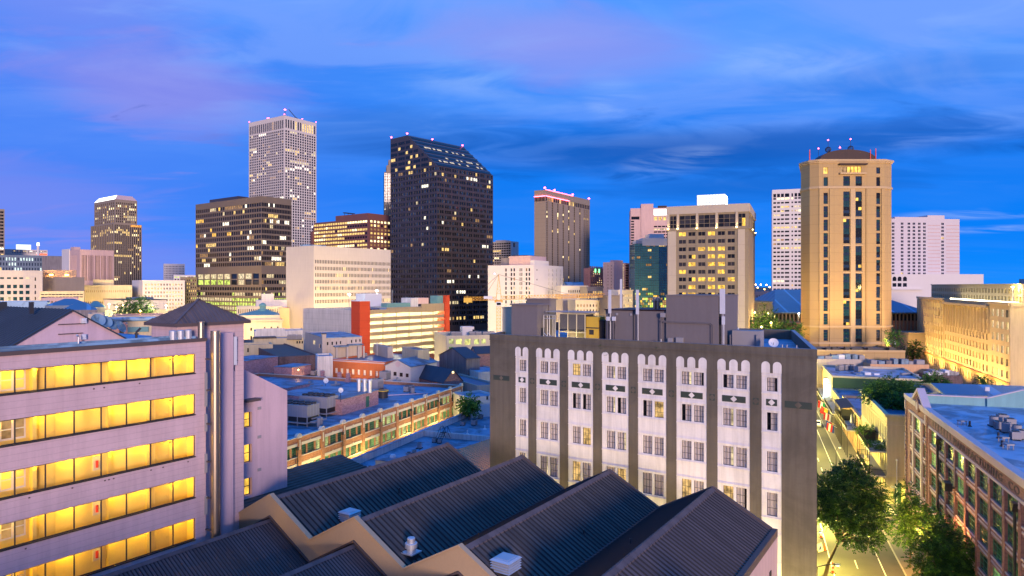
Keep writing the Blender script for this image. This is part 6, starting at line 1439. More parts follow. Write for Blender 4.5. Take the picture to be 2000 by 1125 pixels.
    for i, (px, py) in enumerate(((630, 740), (663, 743.5), (680, 746))):
        r = thing('chimney_stub', ['pinkish square chimney stub, leftmost of the three at the far roof edge', 'pinkish square chimney stub, middle of the three at the far roof edge', 'pinkish square chimney stub, rightmost of the three at the far roof edge'][i], 'chimney', rp(px, py), zr, ph, 'chimney stubs'); b = MB(); b.box(-.65, .65, -.65, .65, 0, .7); b.box(-.4, .4, -.4, .4, .7, 2.2); b.build('stub', 'mauve_brick', r)
    for i, (px, py, k, s_) in enumerate(((735, 760, 1, 2.4), (752, 741, 1, 2.1), (795, 765, 1, 1.2), (803, 762, 1, 1.1), (806, 768, 0, 1.2), (613, 733, 1, 1.2))):
        condenser(rp(px, py), zr, ['big air unit with a white frame behind the roof house', 'pale boxy air unit near the far parapet of the blue roof', 'left unit in the cluster of three on the blue roof', 'middle unit in the cluster of three on the blue roof', 'round unit in the cluster of three on the blue roof', 'small pale unit beside the lit roof house'][i], s_, ph, k, 'air units on the brick warehouse roof')
    r = thing('roof_hatch', 'round dark tank with a yellow rim beside the roof house', 'tank', rp(748, 777), zr, 0); b = MB(); b.lathe((0, 0, 0), [(1.1, 0), (1.1, 1.2), (1.25, 1.2), (1.25, 1.6), (.4, 1.8), (0, 1.8)], 16); b.build('tank_body', 'dark_metal', r); b = MB(); b.lathe((0, 0, 1.55), [(1.3, 0), (1.3, .14), (1.1, .2)], 16); b.build('rim', 'equip_yellow', r)
    r = thing('roof_pipe', 'thin mauve pipe lying across the blue roof', 'pipe', rp(752, 775), zr, .35); b = MB(); b.cyl((0, 0, .3), (9, 0, .3), .1); b.build('pipe', 'mauve_plain', r)
    rn = random.Random(4)
    for i, (px, py) in enumerate(((603, 752), (655, 752), (628, 760), (775, 745))):
        r = thing('roof_vent', ['low roof vent beside the first satellite dish', 'flat dark hatch behind the satellite dishes', 'reddish low vent between dish and chimney stubs', 'low curb vent far back on the blue roof'][i], 'roof vent', rp(px, py), zr, ph, 'low vents on the blue roof'); b = MB(); b.box(-1.0, 1.0, -.7, .7, 0, .35); b.lathe((.2, 0, .35), [(.35, 0), (.3, .5), (.4, .6), (0, .75)], 10); b.build('vent', 'equip_grey', r)
brick_block()
# ---------------------------------------------------------------- flat roof between the warehouse and the hotel
def flat_roof():
    th = R_(21.0); zt = 9.6; O = Vector(G(597, 934, zt)); uR = Vector((math.sin(th), math.cos(th))); root = thing('flat_roofed_building', 'low building with a blue flat roof and pale parapets, between warehouse and hotel', 'building', O, 0, math.pi/2-th)
    L = 92; D = 34
    poly = [(0, -D), (L, -D), (L, 0), (0, 0)]; bldg(root, poly, 0, zt, 'white_old', 'membrane', {}, par=1.15, pt=.4)
    zr = zt-1.15; q = O+uR*along(O, uR, 824); 
    t = along(O, uR, 824); b = MB(); b.box(t, t+.4, -D+.4, -.41, zr, zt-.1); b.build('cross_parapet', 'white_old', root); b = MB(); b.box(-.1, L, -.55, .1, zt, zt+.08); b.box(-.1, .45, -D, -.56, zt, zt+.08); b.build('coping', 'membrane_pale', root)
    P = lambda px, py: G(px, py, zr); ph = math.pi/2-th
    labs = ['tall round condenser beside the stair hatch on the low blue roof', 'square condenser next to the tall round one on the low blue roof', 'small condenser left of the domed hatch', 'boxy condenser in front of the cross parapet, left', 'round condenser in front of the cross parapet', 'tall round condenser below the iron ladder', 'small condenser nearest the iron ladder', 'square condenser far back behind the cross parapet', 'round condenser far back behind the cross parapet', 'lone condenser in the middle of the far roof section', 'small far condenser by the hotel wall']
    for i, (px, py, s_, k) in enumerate(((699, 925, 1.15, 0), (712, 924, 1.1, 1), (722, 921, .9, 1), (799, 894, 1.0, 1), (809, 891, 1.1, 0), (819, 876, 1.15, 0), (849, 864, .9, 1), (858, 866, .8, 0), (926, 830, 1.2, 1), (939, 818, 1.0, 1), (904, 831, 1.0, 1))):
        condenser(P(px, py), zr, labs[i], s_*.85, ph, k)
    r = thing('stair_hatch', 'pale roof hatch with a small dome, on the low blue roof', 'roof house', P(733, 922), zr, ph); b = MB(); b.box(0, 4.2, -4.4, 0, 0, 1.9); b.build('wall', 'cream_wall', r); b = MB(); b.box(-.1, 4.3, -4.5, .1, 1.9, 2.0); b.build('roof', 'membrane', r); b = MB(); b.lathe((2.0, -2.0, 2.0), [(.5, 0), (.5, .2), (.35, .5), (0, .6)], 12); b.build('dome_light', 'white_metal', r)
    r = thing('iron_ladder', 'black iron steps climbing over the cross parapet', 'stair', P(868, 862), zr, ph); b = MB()
    for y in (0, 1.0): b.tube([(-1.5, y, 0), (.3, y, 1.5), (1.4, y, 1.5), (2.6, y, 0)], .05, 5); b.tube([(-1.5, y, 1), (.3, y, 2.6), (1.4, y, 2.6), (2.6, y, 1)], .04, 5); [b.cyl((x, y, z), (x, y, z+1.05), .04, n=5) for x, z in ((-1.5, 0), (.3, 1.5), (1.4, 1.5), (2.6, 0))]
    b.build('rail', 'black_iron', r); b = MB()
    for k in range(6): x = -1.4+.3*k; b.box(x, x+.25, 0, 1, .2+.25*k, .24+.25*k)
    b.box(.3, 1.4, 0, 1, 1.48, 1.52); b.build('tread', 'black_iron', r)
    for i, (px, py) in enumerate(((656, 928), (744, 905), (860, 848), (913, 848), (947, 838))):
        r = thing('vent_pipe', ['short dark vent pipe near the corner of the low blue roof', 'small dark vent beside the domed hatch', 'short vent pipe below the cross parapet', 'thin white pipe on the far roof section', 'pale vent pipe at the hotel wall'][i], 'vent pipe', P(px, py), zr, 0, 'vent pipes on the low blue roof'); b = MB(); b.cyl((0, 0, 0), (0, 0, .8), .12); b.lathe((0, 0, .0), [(.4, 0), (.15, .2)], 8); b.build('pipe', 'dark_metal' if i < 2 else 'white_metal', r)
    # tan metal roof of the lean-to by the hotel corner
    A = Vector(G(885, 884, 12.0)); u2 = Vector((math.sin(R_(33.4)), math.cos(R_(33.4)))); r = thing('shed', 'shed with a ribbed tan metal roof squeezed between the saw-tooth hall and the hotel', 'shed', A, 0, math.pi/2-R_(33.4))
    b = MB(); Lx, S = 16, 8.5; zr_, zv = 12.2, 9.6
    b.face([(-6, 0, zr_), (-6, -S, zv), (Lx, -S, zv), (Lx, 0, zr_)]); b.face([(-6, 0, zr_), (Lx, 0, zr_), (Lx, 5, zv), (-6, 5, zv)])
    for i in range(34):
        x = -6+(Lx+6)*i/34
        for (ya, za, yb, zb) in ((0, zr_, -S, zv), (0, zr_, 5, zv)): b.face([(x, ya, za+.01), (x, yb, zb+.01), (x, yb, zb+.10), (x, ya, za+.10)]); b.face([(x, ya, za+.1), (x, yb, zb+.1), (x+.12, yb, zb+.1), (x+.12, ya, za+.1)]); b.face([(x+.12, ya, za+.1), (x+.12, yb, zb+.1), (x+.12, yb, zb+.01), (x+.12, ya, za+.01)])
    b.build('roof', 'tan_fascia', r); point(r, (3, -9.5, 14.6), 1500, AMBER, .2); b = MB(); b.box(2.8, 3.2, -9.7, -9.3, 14.7, 15); b.build('wall_lamp', 'glow_amber', r); b = MB(); b.cyl((3, -9.5, 0), (3, -9.5, 14.7), .08, n=6); b.build('lamp_post', 'dark_metal', r); b = MB(); b.box(-5.8, Lx-.2, -S+.3, 4.7, 0, zv-.1); b.build('wall', 'cream_wall', r)  # unseen amber lamp on a tall post, added to light the tan roof
    b = MB(); b.cyl((-6, -S-.1, zv-.05), (Lx, -S-.1, zv-.05), .14); b.build('gutter', 'membrane_pale', r)
flat_roof()
# ---------------------------------------------------------------- low houses behind the warehouse
def gable(T, wm, rm, ridge_along='x', zr=None, ze=None, names=('wall', 'roof'), ov=.25, ops=None):
    """pitched house on the footprint of T; ridge along local x (gables on the left/right ends) or along y"""
    R, L, z = T.R, T.L, ze if ze is not None else T.z1; mb = MB(); rb = MB(); ops = ops or {}
    P = T.poly
    for i in range(4): wallgrid(mb, P[i], P[(i+1) % 4], 0, z, ops.get(i, []), .2)
    if ridge_along == 'x':
        for x in (0, R): q = [(x, 0, z), (x, L, z), (x, L/2, zr)]; mb.face(q if x else q[::-1])
        for s_ in (0, 1):
            y0 = -ov if s_ == 0 else L+ov; zz = z-ov*(zr-z)/(L/2)
            for dz_ in (0, .14): q = [(-ov, y0, zz+dz_), (R+ov, y0, zz+dz_), (R+ov, L/2, zr+dz_), (-ov, L/2, zr+dz_)]; rb.face(q)
            rb.face([(-ov, y0, zz), (R+ov, y0, zz), (R+ov, y0, zz+.14), (-ov, y0, zz+.14)]); [rb.face([(x, y0, zz), (x, y0, zz+.14), (x, L/2, zr+.14), (x, L/2, zr)]) for x in (-ov, R+ov)]
    else:
        for y in (0, L): q = [(0, y, z), (R, y, z), (R/2, y, zr)]; mb.face(q)
        for s_ in (0, 1):
            x0 = -ov if s_ == 0 else R+ov; zz = z-ov*(zr-z)/(R/2)
            for dz_ in (0, .14): rb.face([(x0, -ov, zz+dz_), (x0, L+ov, zz+dz_), (R/2, L+ov, zr+dz_), (R/2, -ov, zr+dz_)])
            [rb.face([(x0, y, zz), (x0, y, zz+.14), (R/2, y, zr+.14), (R/2, y, zr)]) for y in (-ov, L+ov)]
    mb.build(names[0], wm, T.root); rb.build(names[1], rm, T.root)
    T.wins += [(o[0], .18, o[2], 0, o[1]-o[0], o[3]-o[2], o[4]) for o in ops.get(0, [])]+[(.18, L-o[0], o[2], -math.pi/2, o[1]-o[0], o[3]-o[2], o[4]) for o in ops.get(3, [])]
def px_ops(T, face, lst, key):
    """windows measured in the photo: (x0, x1, y0, y1) columns and rows"""
    out = []
    for a, b, y0, y1 in lst:
        if face == 0: ua, ub = T.ur(a), T.ur(b); Yq = T.C[1]+T.uR[1]*(ua+ub)/2
        else: va, vb = T.ul(a), T.ul(b); Yq = T.C[1]+T.uL[1]*(va+vb)/2; ua, ub = T.L-va, T.L-vb
        out.append((min(ua, ub), max(ua, ub), Zy(y1, Yq), Zy(y0, Yq), key))
    return out
def low_houses():
    # tan house before the garage
    T = Tower('house', 'tan stucco house with blue roof and little porch before the blank garage wall', 'house', 596, 634, 707, 206, 62, ytop=660)
    w0 = px_ops(T, 0, [(638.5, 641.5, 668, 674), (647.5, 650.5, 667.5, 673.5), (656, 658.6, 667, 673), (664, 666.4, 666.3, 672.3), (685.5, 688, 664, 669.5), (694, 696.5, 663, 668.5), (702, 704.2, 662, 667.5)], 'glass_dark'); w3 = [(*o[:4], 'lit_pale' if i else 'glass_grey') for i, o in enumerate(px_ops(T, 3, [(602, 605, 664.5, 671.5), (612, 616, 665, 673)], 'glass_grey'))]
    T.body('house_tan', 'blue_roof', w0, w3, par=.25, d=.2); T.done()
    b = MB(); b.prism([(-.1, -.1), (T.R+.1, -.1), (T.R+.1, T.L*.8), (-.1, T.L*.8)], T.z1-.1, T.z1+.1); b.build('roof_slope', 'membrane', T.root)
    b = MB(); b.box(-.9, .3, -.9, .4, 0, T.z1+1.2); b.build('chimney', 'house_tan', T.root); b = MB(); b.box(-1, .4, -1, .5, T.z1+1.2, T.z1+1.45); b.build('chimney_cap', 'dark_metal', T.root)
    xa, xb = T.ur(652), T.ur(674); zp = T.z(677.5); b = MB(); b.box(xa-.3, xb+.4, -3.2, 0, zp, zp+.3); b.build('porch_roof', 'membrane', T.root); b = MB(); b.box(xb+.5, T.ur(706), -2.6, 0, zp+.3, zp+.6); b.build('porch_roof', 'membrane', T.root)
    for x in (xa, xb-.3, T.ur(694), T.ur(704)): b = MB(); b.box(x, x+.5, -3.0, -2.5, 0, zp); b.build('porch_post', 'house_tan', T.root)
    # pale walls and sheds left of it
    T = Tower('house', 'pale house with stained white wall and dark sloped roof edge, left of the tan house', 'house', 493, 496, 593, 238, 66, ytop=662, L=10); T.body('cream_wall', 'membrane', px_ops(T, 0, [(579, 582, 666, 671), (584, 587, 666, 671), (589, 592, 666, 671)], 'glass_grey'), par=.4); T.done()
    b = MB(); b.prism([(0, -.3), (T.ur(540), -.3), (T.ur(540), 5), (0, 5)], T.z1, T.z1+.5); b.build('shed_roof', 'bronze_roof', T.root)
    for i, px in enumerate((566, 574, 584)): q = W(px, 243); r = condenser(q, Zy(658, 243)-1, ['boxy unit on the pale house roof, left of three', 'boxy unit on the pale house roof, middle of three', 'boxy unit on the pale house roof, right of three'][i], 1.6, .2, 1, 'units on the pale house roof')
    T = Tower('building', 'long weathered blue-white parapet wall below the white slit-windowed block', 'building', 494, 497, 594, 290, 68, ytop=647, L=14); T.body('white_old', 'membrane', [], par=.5); T.box('gable_wall', 'white_old', T.ur(500), T.ur(557), -.1, .3, T.z1-1, T.z1+1.1)
    T = Tower('building', 'small yellow brick building at the foot of the pale house', 'building', 470, 473, 533, 222, 64, ytop=674, L=9); T.body('cream_wall', 'membrane_dark', px_ops(T, 0, [(483, 486, 680, 688)], 'glass_dark'), par=.6); T.done()
    # dark brick shed with the low black roof
    T = Tower('warehouse', 'dark brick shed with a wide black roof and one green-lit window', 'warehouse', 470, 543, 620, 196, 60, ytop=697); T.body('brick_dark', 'bronze_roof', [], px_ops(T, 3, [(534, 541, 705, 711)], 'lit_green'), par=.3); T.done()
    T = Tower('building', 'short wall of flaking white-painted brick beside the dark brick shed', 'building', 618, 620, 650, 188, 70, ytop=696, L=8); T.body('white_old', 'membrane', [], par=.4)
    # orange terrace
    T = Tower('terrace_house', 'orange rendered terrace with a row of white sash windows and dark flat roof', 'terrace', 640, 649, 751.5, 201, 116, ytop=701)
    T.L = 26; T.poly = [(0, 0), (T.R, 0), (T.R, 26), (0, 26)]
    T.body('orange_wall', 'membrane_dark', px_ops(T, 0, [(a, a+5.5, 718.5+(a-650)*.075, 728.5+(a-650)*.08) for a in (654, 664.6, 675.6, 686.4, 697.6, 709, 721, 732.6, 743.5)], 'curtain_pale'), par=.5); T.done()
    b = MB(); b.box(-.1, T.R+.1, -.25, -.02, T.z1-.55, T.z1-.25); b.box(-.1, T.R+.1, -.18, .4, T.z1, T.z1+.12); b.build('cornice', 'stone_pinkish', T.root)
    zr = T.z1-.5; 
    for i, (px, py) in enumerate(((672, 694), (682, 693), (689, 692), (700, 694), (713, 697))): condenser(G(px, py, zr), zr, ['leftmost dark unit on the orange terrace roof', 'second dark unit on the orange terrace roof', 'third dark unit on the orange terrace roof', 'fourth dark unit on the orange terrace roof', 'last dark unit on the orange terrace roof, near the grey box'][i], 1.1, .3, 1, 'units on the orange terrace roof')
    T = Tower('roof_house', 'grey box-shaped roof house standing behind the orange terrace', 'roof house', 729, 757, 767.5, 208, 60, ytop=678); T.body('house_tan', 'membrane', [], par=.2)
    b = MB(); x = 3; b.cyl((-.1, T.L*.7, 14), (-.1, T.L*.7, T.z1+.8), .08); b.build('mast', 'white_metal', T.root)
    # white gabled house
    T = Tower('house', 'white gabled house front with four small windows, right of the orange terrace', 'house', 745, 752.5, 802, 187, 114, z1=Zy(714, 187)); T.L = 14; T.poly = [(0, 0), (T.R, 0), (T.R, 14), (0, 14)]
    gable(T, 'white_paint', 'membrane', 'y', zr=Zy(702.5, 186), ops={0: px_ops(T, 0, [(757, 763.5, 725, 732.5), (768, 774.5, 726.3, 734), (780, 786.5, 728, 735.8), (792, 798, 729.5, 737)], 'glass_grey')}); T.done()
    b = MB(); n = 16; b.plate([(T.R/2+.8*math.cos(2*math.pi*i/n), T.z1+.6+.8*math.sin(2*math.pi*i/n)) for i in range(n)], -.06, 0); b.build('roundel', 'stone_pinkish', T.root)
    T = Tower('building', 'cream-grey windowless tower box behind the white gabled house', 'building', 785, 816, 839, 193, 58, ytop=683.5); T.body('cream_wall', 'membrane_dark', [], par=.3)
    T = Tower('house', 'dark brick gable house with slate roof and a lamp in its gable', 'house', 812, 866, 903, 178, 52, z1=Zy(747, 178)); gable(T, 'brick_pink', 'slate_roof', 'y', zr=Zy(722, 180), ops={})
    T.root['label'] = 'dark brick gable house with slate roof and an amber lamp in its gable'
    b = MB(); b.box(T.R/2-.3, T.R/2+.3, -.12, 0, Zy(729, 180), Zy(725, 180)); b.build('gable_lamp', 'lit_bright', T.root)
    T = Tower('shed', 'big weathered grey shed with a blank gable wall and a dark green roof', 'shed', 858, 911, 937, 205, 50, z1=Zy(701, 205)); gable(T, 'shed_grey', 'slate_roof', 'x', zr=Zy(681, 208))
    T = Tower('house', 'reddish brick house with dark roof right of the grey shed', 'house', 918, 930, 975, 215, 66, z1=Zy(691, 215)); gable(T, 'brick_pink', 'slate_roof', 'x', zr=Zy(676, 220)); 
    T = Tower('loft_building', 'yellow-lit cream loft building with five big paned windows', 'building', 868, 872, 965, 245, 72, ytop=656, L=22); T.body('cream_bright', 'gravel_roof', px_ops(T, 0, [(877, 886, 662, 671.5), (890.5, 902, 662, 672.5), (907.5, 919.5, 662.5, 673.5), (926, 936, 662.5, 672.5), (940.5, 949, 662, 671)], 'pane_office')+px_ops(T, 0, [(877, 886, 677.5, 686), (890.5, 902, 678, 688)], 'pane_green_lit'), par=1.4); T.done()
    zr = T.z1-1.4
    for i, px in enumerate((886, 896, 922, 934, 948, 960)): condenser(W(px, 258), zr, ['white-cased unit on the loft roof, first from the red pier', 'white-cased unit on the loft roof, second from the red pier', 'boxy unit in the middle of the loft roof', 'boxy unit right of the middle of the loft roof', 'boxy unit near the crane foot on the loft roof', 'last boxy unit on the loft roof by the crane'][i], 2.0, .2, 1, 'units on the loft roof')
    T2 = Tower('roof_house', 'white low roof house with a dark door on the loft roof', 'roof house', 900, 903, 926, 262, 75, z1=zr+3.6, L=5, z0=zr); T2.body('white_paint', 'membrane_pale', [(4, 5, zr+.2, zr+2.6, 'glass_dark')], par=.2); T2.done()
    # small roofs left of the hotel
    T = Tower('building', 'low building with dark flat roof and tan wall, behind the brick warehouse', 'building', 860, 932, 975, 176, 60, ytop=753); T.body('house_tan', 'membrane_dark', [], par=.5)
    T = Tower('building', 'low white building with a blue roof and two small windows, left of the hotel corner', 'building', 885, 920, 975, 150, 60, ytop=778); T.body('white_paint', 'membrane', px_ops(T, 0, [(933, 938, 781, 790), (950, 954, 773, 781)], 'glass_dark'), par=.4); T.done()
    T = Tower('building', 'long pale blue flat roof behind the dark brick gable house', 'building', 850, 935, 985, 200, 62, ytop=727); T.body('white_old', 'membrane_pale', [], par=.3)
    r = thing('street_lamp', 'street lamp in the yellow yard beyond the brick warehouse', 'street lamp', W(907, 150)); b = MB(); b.cyl((0, 0, 0), (0, 0, 6), .08); b.build('post', 'dark_metal', r); b = MB(); b.lathe((0, 0, 6), [(.02, 0), (.25, .2), (.02, .45)], 8); b.build('lamp_head', 'glow_yellow', r); point(r, (0, -.6, 5.6), 1600, YELLOW, .25)
low_houses()
# ---------------------------------------------------------------- classical hall, court annexe, crane
def classical_hall():
    T = Tower('courthouse', 'white classical hall with pilasters under a green copper hip roof with a cupola', 'civic building', 440, 474, 551, 330, 70, ytop=626)
    z = T.z; w = px_ops(T, 0, [(489, 492, 640, 646), (515.5, 518.5, 638.5, 644), (528.5, 531.5, 638, 643.5), (541, 544, 637.5, 643), (489, 492.5, 656, 665)], 'glass_dark'); T.body('cream_bright', 'membrane', w, [], par=1, d=.4); T.done()
    R, L = T.R, T.L; b = MB(); b.box(-.3, R+.8, -.9, 0, z(627), z(625)); b.box(-.2, R+.4, -.5, 0, z(631), z(629.5)); b.build('cornice', 'cream_bright', T.root); b = MB(); b.box(0, R-1, .3, .7, T.z1, z(616.5)); b.build('balustrade', 'cream_bright', T.root)
    for px in (477, 481, 497, 503): x = T.ur(px); b = MB(); b.box(x-.4, x+.4, -.35, 0, 0, z(630)); b.build('pilaster', 'cream_bright', T.root)
    q = [(-2, 1), (R-1, 1), (R-1, 18), (-2, 18)]; zr = z(606); ze = z(616); a, c = (R*.42, 9.5), (R*.62, 9.5); b = MB()
    b.face([(*q[0], ze), (*q[1], ze), (*c, zr), (*a, zr)]); b.face([(*q[1], ze), (*q[2], ze), (*c, zr)]); b.face([(*q[2], ze), (*q[3], ze), (*a, zr), (*c, zr)]); b.face([(*q[3], ze), (*q[0], ze), (*a, zr)]); b.build('hip_roof', 'verdigris', T.root)
    x, y = R*.5, 9.5; b = MB(); b.lathe((x, y, zr-1), [(2.6, 0), (1.9, 1.2), (1.5, 1.4), (1.5, 2.6), (1.9, 2.7), (1.6, 3.5), (.8, 4.2), (0, 4.4)], 14); b.build('cupola', 'verdigris', T.root)
    T = Tower('office_building', 'cream block with a colonnade of tall slits behind the copper roof, peach end wall', 'office block', 440, 462, 552, 368, 68, ytop=599); z = T.z
    T.body('cream_bright', 'membrane', grid(T.R, 0, (20, .45, .02, .05), (z(604), z(612.5), 1, 1.), lights(140, .2, ['lit_dim'], dark=['glass_grey'])), [], par=1, d=.5); T.done(); T.box('end_wall', 'peach_wall', T.ur(545), T.ur(565), -.6, 10, 0, z(602))
    T.box('penthouse', 'concrete_pale', T.ur(501), T.ur(562), 6, 20, T.z1-1, z(587)); T.box('penthouse', 'concrete_pale', T.ur(512), T.ur(536), 7, 16, z(588), z(574.5))
classical_hall()
def crane():
    Y = 300; C = W(974, Y); r = thing('tower_crane', 'yellow lattice tower crane with a long jib, before the white hotel block', 'crane', C, 0, 0)
    z = lambda py: Zy(py, Y); a = .85
    def lattice(mb, p, q, w_, up, n):
        p, q = Vector(p), Vector(q); d = (q-p); u = Vector(up); s_ = d.normalized().cross(u).normalized()*w_; u = u*w_
        cs = [s_+u, -s_+u, -s_-u, s_-u]
        for c in cs: mb.cyl(p+c, q+c, .11, n=4)
        for i in range(n):
            a_, b_ = p+d*i/n, p+d*(i+1)/n
            for j in range(4): mb.cyl(a_+cs[j], b_+cs[(j+1) % 4], .07, n=4); mb.cyl(a_+cs[j], a_+cs[(j+1) % 4], .06, n=4)
    b = MB(); lattice(b, (0, 0, 0), (0, 0, z(584)), .9, (1, 0, 0), 22); b.build('mast', 'crane_yellow', r)
    zj = z(581); zt = z(536); b = MB()
    for sx in (-1, 1):
        for sy in (-.9, .9): b.cyl((sx*1.1, sy, zj), (0, 0, zt), .12, n=4)
    for i in range(1, 6):
        t = i/6; k = 1.1*(1-t); zz = zj+(zt-zj)*t; b.tube([(-k, -k, zz), (k, -k, zz), (k, k, zz), (-k, k, zz), (-k, -k, zz)], .07, 4); b.cyl((-k, -k, zz), (k*.8, -k*.8, zz+(zt-zj)/6), .06, n=4)
    b.build('apex', 'crane_yellow', r)
    b = MB(); lattice(b, (1, 0, zj-.2), (X(1180, Y+6)-C[0], 6, z(577)), .8, (0, 0, 1), 34); b.build('jib', 'crane_yellow', r); b = MB(); lattice(b, (-1, 0, zj-.5), (X(906, Y)-C[0], 0, zj-.5), .7, (0, 0, 1), 10); b.build('counter_jib', 'crane_yellow', r)
    b = MB(); b.box(X(906, Y)-C[0], X(922, Y)-C[0], -1, 1, zj-2.2, zj-.2); b.build('counterweight', 'equip_yellow', r); b = MB(); b.box(X(945, Y)-C[0], X(962, Y)-C[0], -.9, .9, zj-.6, zj+.6); b.build('winch_house', 'white_metal', r)
    b = MB(); b.box(-1.0, 1.2, -2.2, -1.0, z(597), z(589)); co = b.build('cab', 'white_metal', r); b = MB(); b.box(-.8, 1.0, -2.25, -2.2, z(595.5), z(591)); b.build('cab_window', 'glass_dark', co)
    b = MB(); b.cyl((0, 0, zt), (X(1110, Y+4)-C[0], 4, z(575)), .09, n=4); b.cyl((0, 0, zt), (X(925, Y)-C[0], 0, zj), .09, n=4); b.cyl((0, 0, zt), (X(945, Y)-C[0], 0, zj), .08, n=4); b.build('stay', 'dark_metal', r)
    b = MB(); b.lathe((-1.8, 0, zt-.2), [(.02, 0), (.5, .5), (.02, 1)], 8); b.build('beacon', 'glow_red', r)
    b = MB(); b.box(-1.8, 1.8, -1.8, 1.8, zj-2.2, zj-1.2); b.build('slewing_ring', 'crane_yellow', r)
crane()
# ---------------------------------------------------------------- left middle distance, behind the corridor building
def left_mid():
    T = Tower('hall', 'long low windowless hall with a dark cap, floodlit from its forecourt', 'hall', 203, 250, 324, 330, 45, ytop=587); T.body('concrete_pale', 'membrane_dark', [], [], par=.6); b = MB(); b.box(-.3, T.R+.3, -.3, T.L+.3, T.z1, T.z1+.35); b.build('roof_edge', 'dark_metal', T.root); b = MB(); b.box(4, 14, 8, 18, T.z1, T.z1+1.4); b.build('plant_room', 'membrane_dark', T.root)
    W1 = Tower('forecourt_wall', 'pale forecourt wall glowing under a row of lamps', 'wall', 195, 205, 345, 300, 62, ytop=606, L=1.0); W1.body('cream_bright', 'cream_bright', [], par=.1)
    for i, (px, py) in enumerate(((213, 596), (227.5, 601), (241, 598), (297.5, 599), (324.5, 598.5), (274, 609.5))):
        Y = 292 if i < 5 else 270; q = W(px, Y); r = thing('street_lamp', ['small lamp on the forecourt, leftmost of the row', 'second lamp of the forecourt row', 'third lamp of the forecourt row, left of the trees', 'bright starry lamp right of the trees', 'bright lamp nearest the purple hip roof', 'amber lamp in front of the trees'][i], 'street lamp', q, 0, 0, 'lamps of the floodlit forecourt'); z = Zy(py, Y); b = MB(); b.cyl((0, 0, 0), (0, 0, z), .1); b.build('post', 'dark_metal', r); b = MB(); b.lathe((0, 0, z), [(.02, 0), (.5, .35), (.02, .8)], 8); b.build('lamp_head', 'glow_yellow' if i < 5 else 'glow_amber', r); point(r, (0, -.8, z-.5), 6500 if i < 5 else 1800, (1.0, .80, .36) if i < 5 else AMBER, .4)
    T = Tower('building', 'long low building with a plum-coloured roof left of the purple hip roof', 'building', 215, 219, 330, 262, 60, ytop=616, L=14); T.body('concrete_pink', 'dome_red', [], par=.3)
    T = Tower('building', 'pale building with a rounded blue-white parapet and a teal awning strip', 'building', 198, 203, 345, 222, 62, ytop=622, L=16); T.body('cream_wall', 'membrane_pale', [], par=.5); z = T.z
    b = MB(); b.cyl((0, -.1, z(624.5)), (T.R, -.1, z(624.5)), .75, n=12); b.build('rolled_parapet', 'membrane_pale', T.root); b = MB(); b.box(T.ur(248), T.ur(290), -.7, -.05, z(650), z(640)); b.build('awning', 'verdigris', T.root); b = MB()
    for i in range(8): x = T.ur(250)+i*1.1; b.box(x, x+.08, -.08, 0, z(657), z(651))
    b.build('shutter_bars', 'grey_metal', T.root); b = MB(); b.box(T.ur(262), T.ur(271), -.2, 0, z(657), z(653)); b.build('door_head', 'dark_metal', T.root)
    T = Tower('building', 'small tan block with lit recesses behind the satellite dishes', 'building', 168, 172, 203, 196, 60, ytop=613, L=9); T.body('house_tan', 'membrane', [(T.R*.2, T.R*.42, T.z(634), T.z(624), 'lit_green'), (T.R*.55, T.R*.85, T.z(634), T.z(622), 'lit_green')], par=.5); T.done()
    T = Tower('building', 'square pinkish brick block right of the satellite dishes', 'building', 208, 212, 249, 170, 60, ytop=633, L=7); T.body('brick_pink', 'membrane', px_ops(T, 0, [(233, 242, 647, 654)], 'glass_grey'), par=.3); T.done()
    for i, (px, py) in enumerate(((191, 626), (205, 629), (217, 634), (234, 639))):
        Y = 150+i*1.5; q = W(px, Y); z = Zy(py, Y); r = thing('satellite_dish', ['leftmost big blue-grey dish seen almost edge-on', 'second big blue-grey dish of the row', 'third big blue-grey dish of the row', 'rightmost big blue-grey dish, seen edge-on'][i], 'dish', q, 0, 0, 'row of big dishes behind the gable wall'); b = MB(); s_ = 1.5; pr = [(0, 0), (.5*s_, .06*s_), (s_, .24*s_)]; b.lathe((0, 0, 0), pr, 18); b.lathe((0, 0, .03), pr[::-1], 18); o = b.build('dish', 'membrane', r, (0, 0, z)); o.rotation_euler = (R_(62), 0, R_(50+12*i)); b = MB(); b.cyl((0, 0, 0), (0, 0, z), .12); b.build('mast', 'dark_metal', r)
    T = Tower('building', 'wide grey-white low building with rooftop units at the left edge', 'building', -40, -38, 92, 250, 58, ytop=590, L=20); T.body('membrane_pale', 'membrane', [], par=.3)
    for i in range(6): condenser(W(4+9*i, 243), Zy(612, 243)-1.2, ['first unit from the left edge, before the grey-white building', 'second unit from the left edge, before the grey-white building', 'third unit from the left edge, before the grey-white building', 'fourth unit from the left edge, before the grey-white building', 'fifth unit from the left edge, before the grey-white building', 'sixth unit from the left edge, before the grey-white building'][i], 1.5, .2, 1, 'units in a row at the left edge')
    T = Tower('building', 'low building with the row of units on its roof, left edge', 'building', -40, -38, 60, 236, 58, ytop=612, L=12); T.body('membrane', 'membrane_pale', [], par=.2)
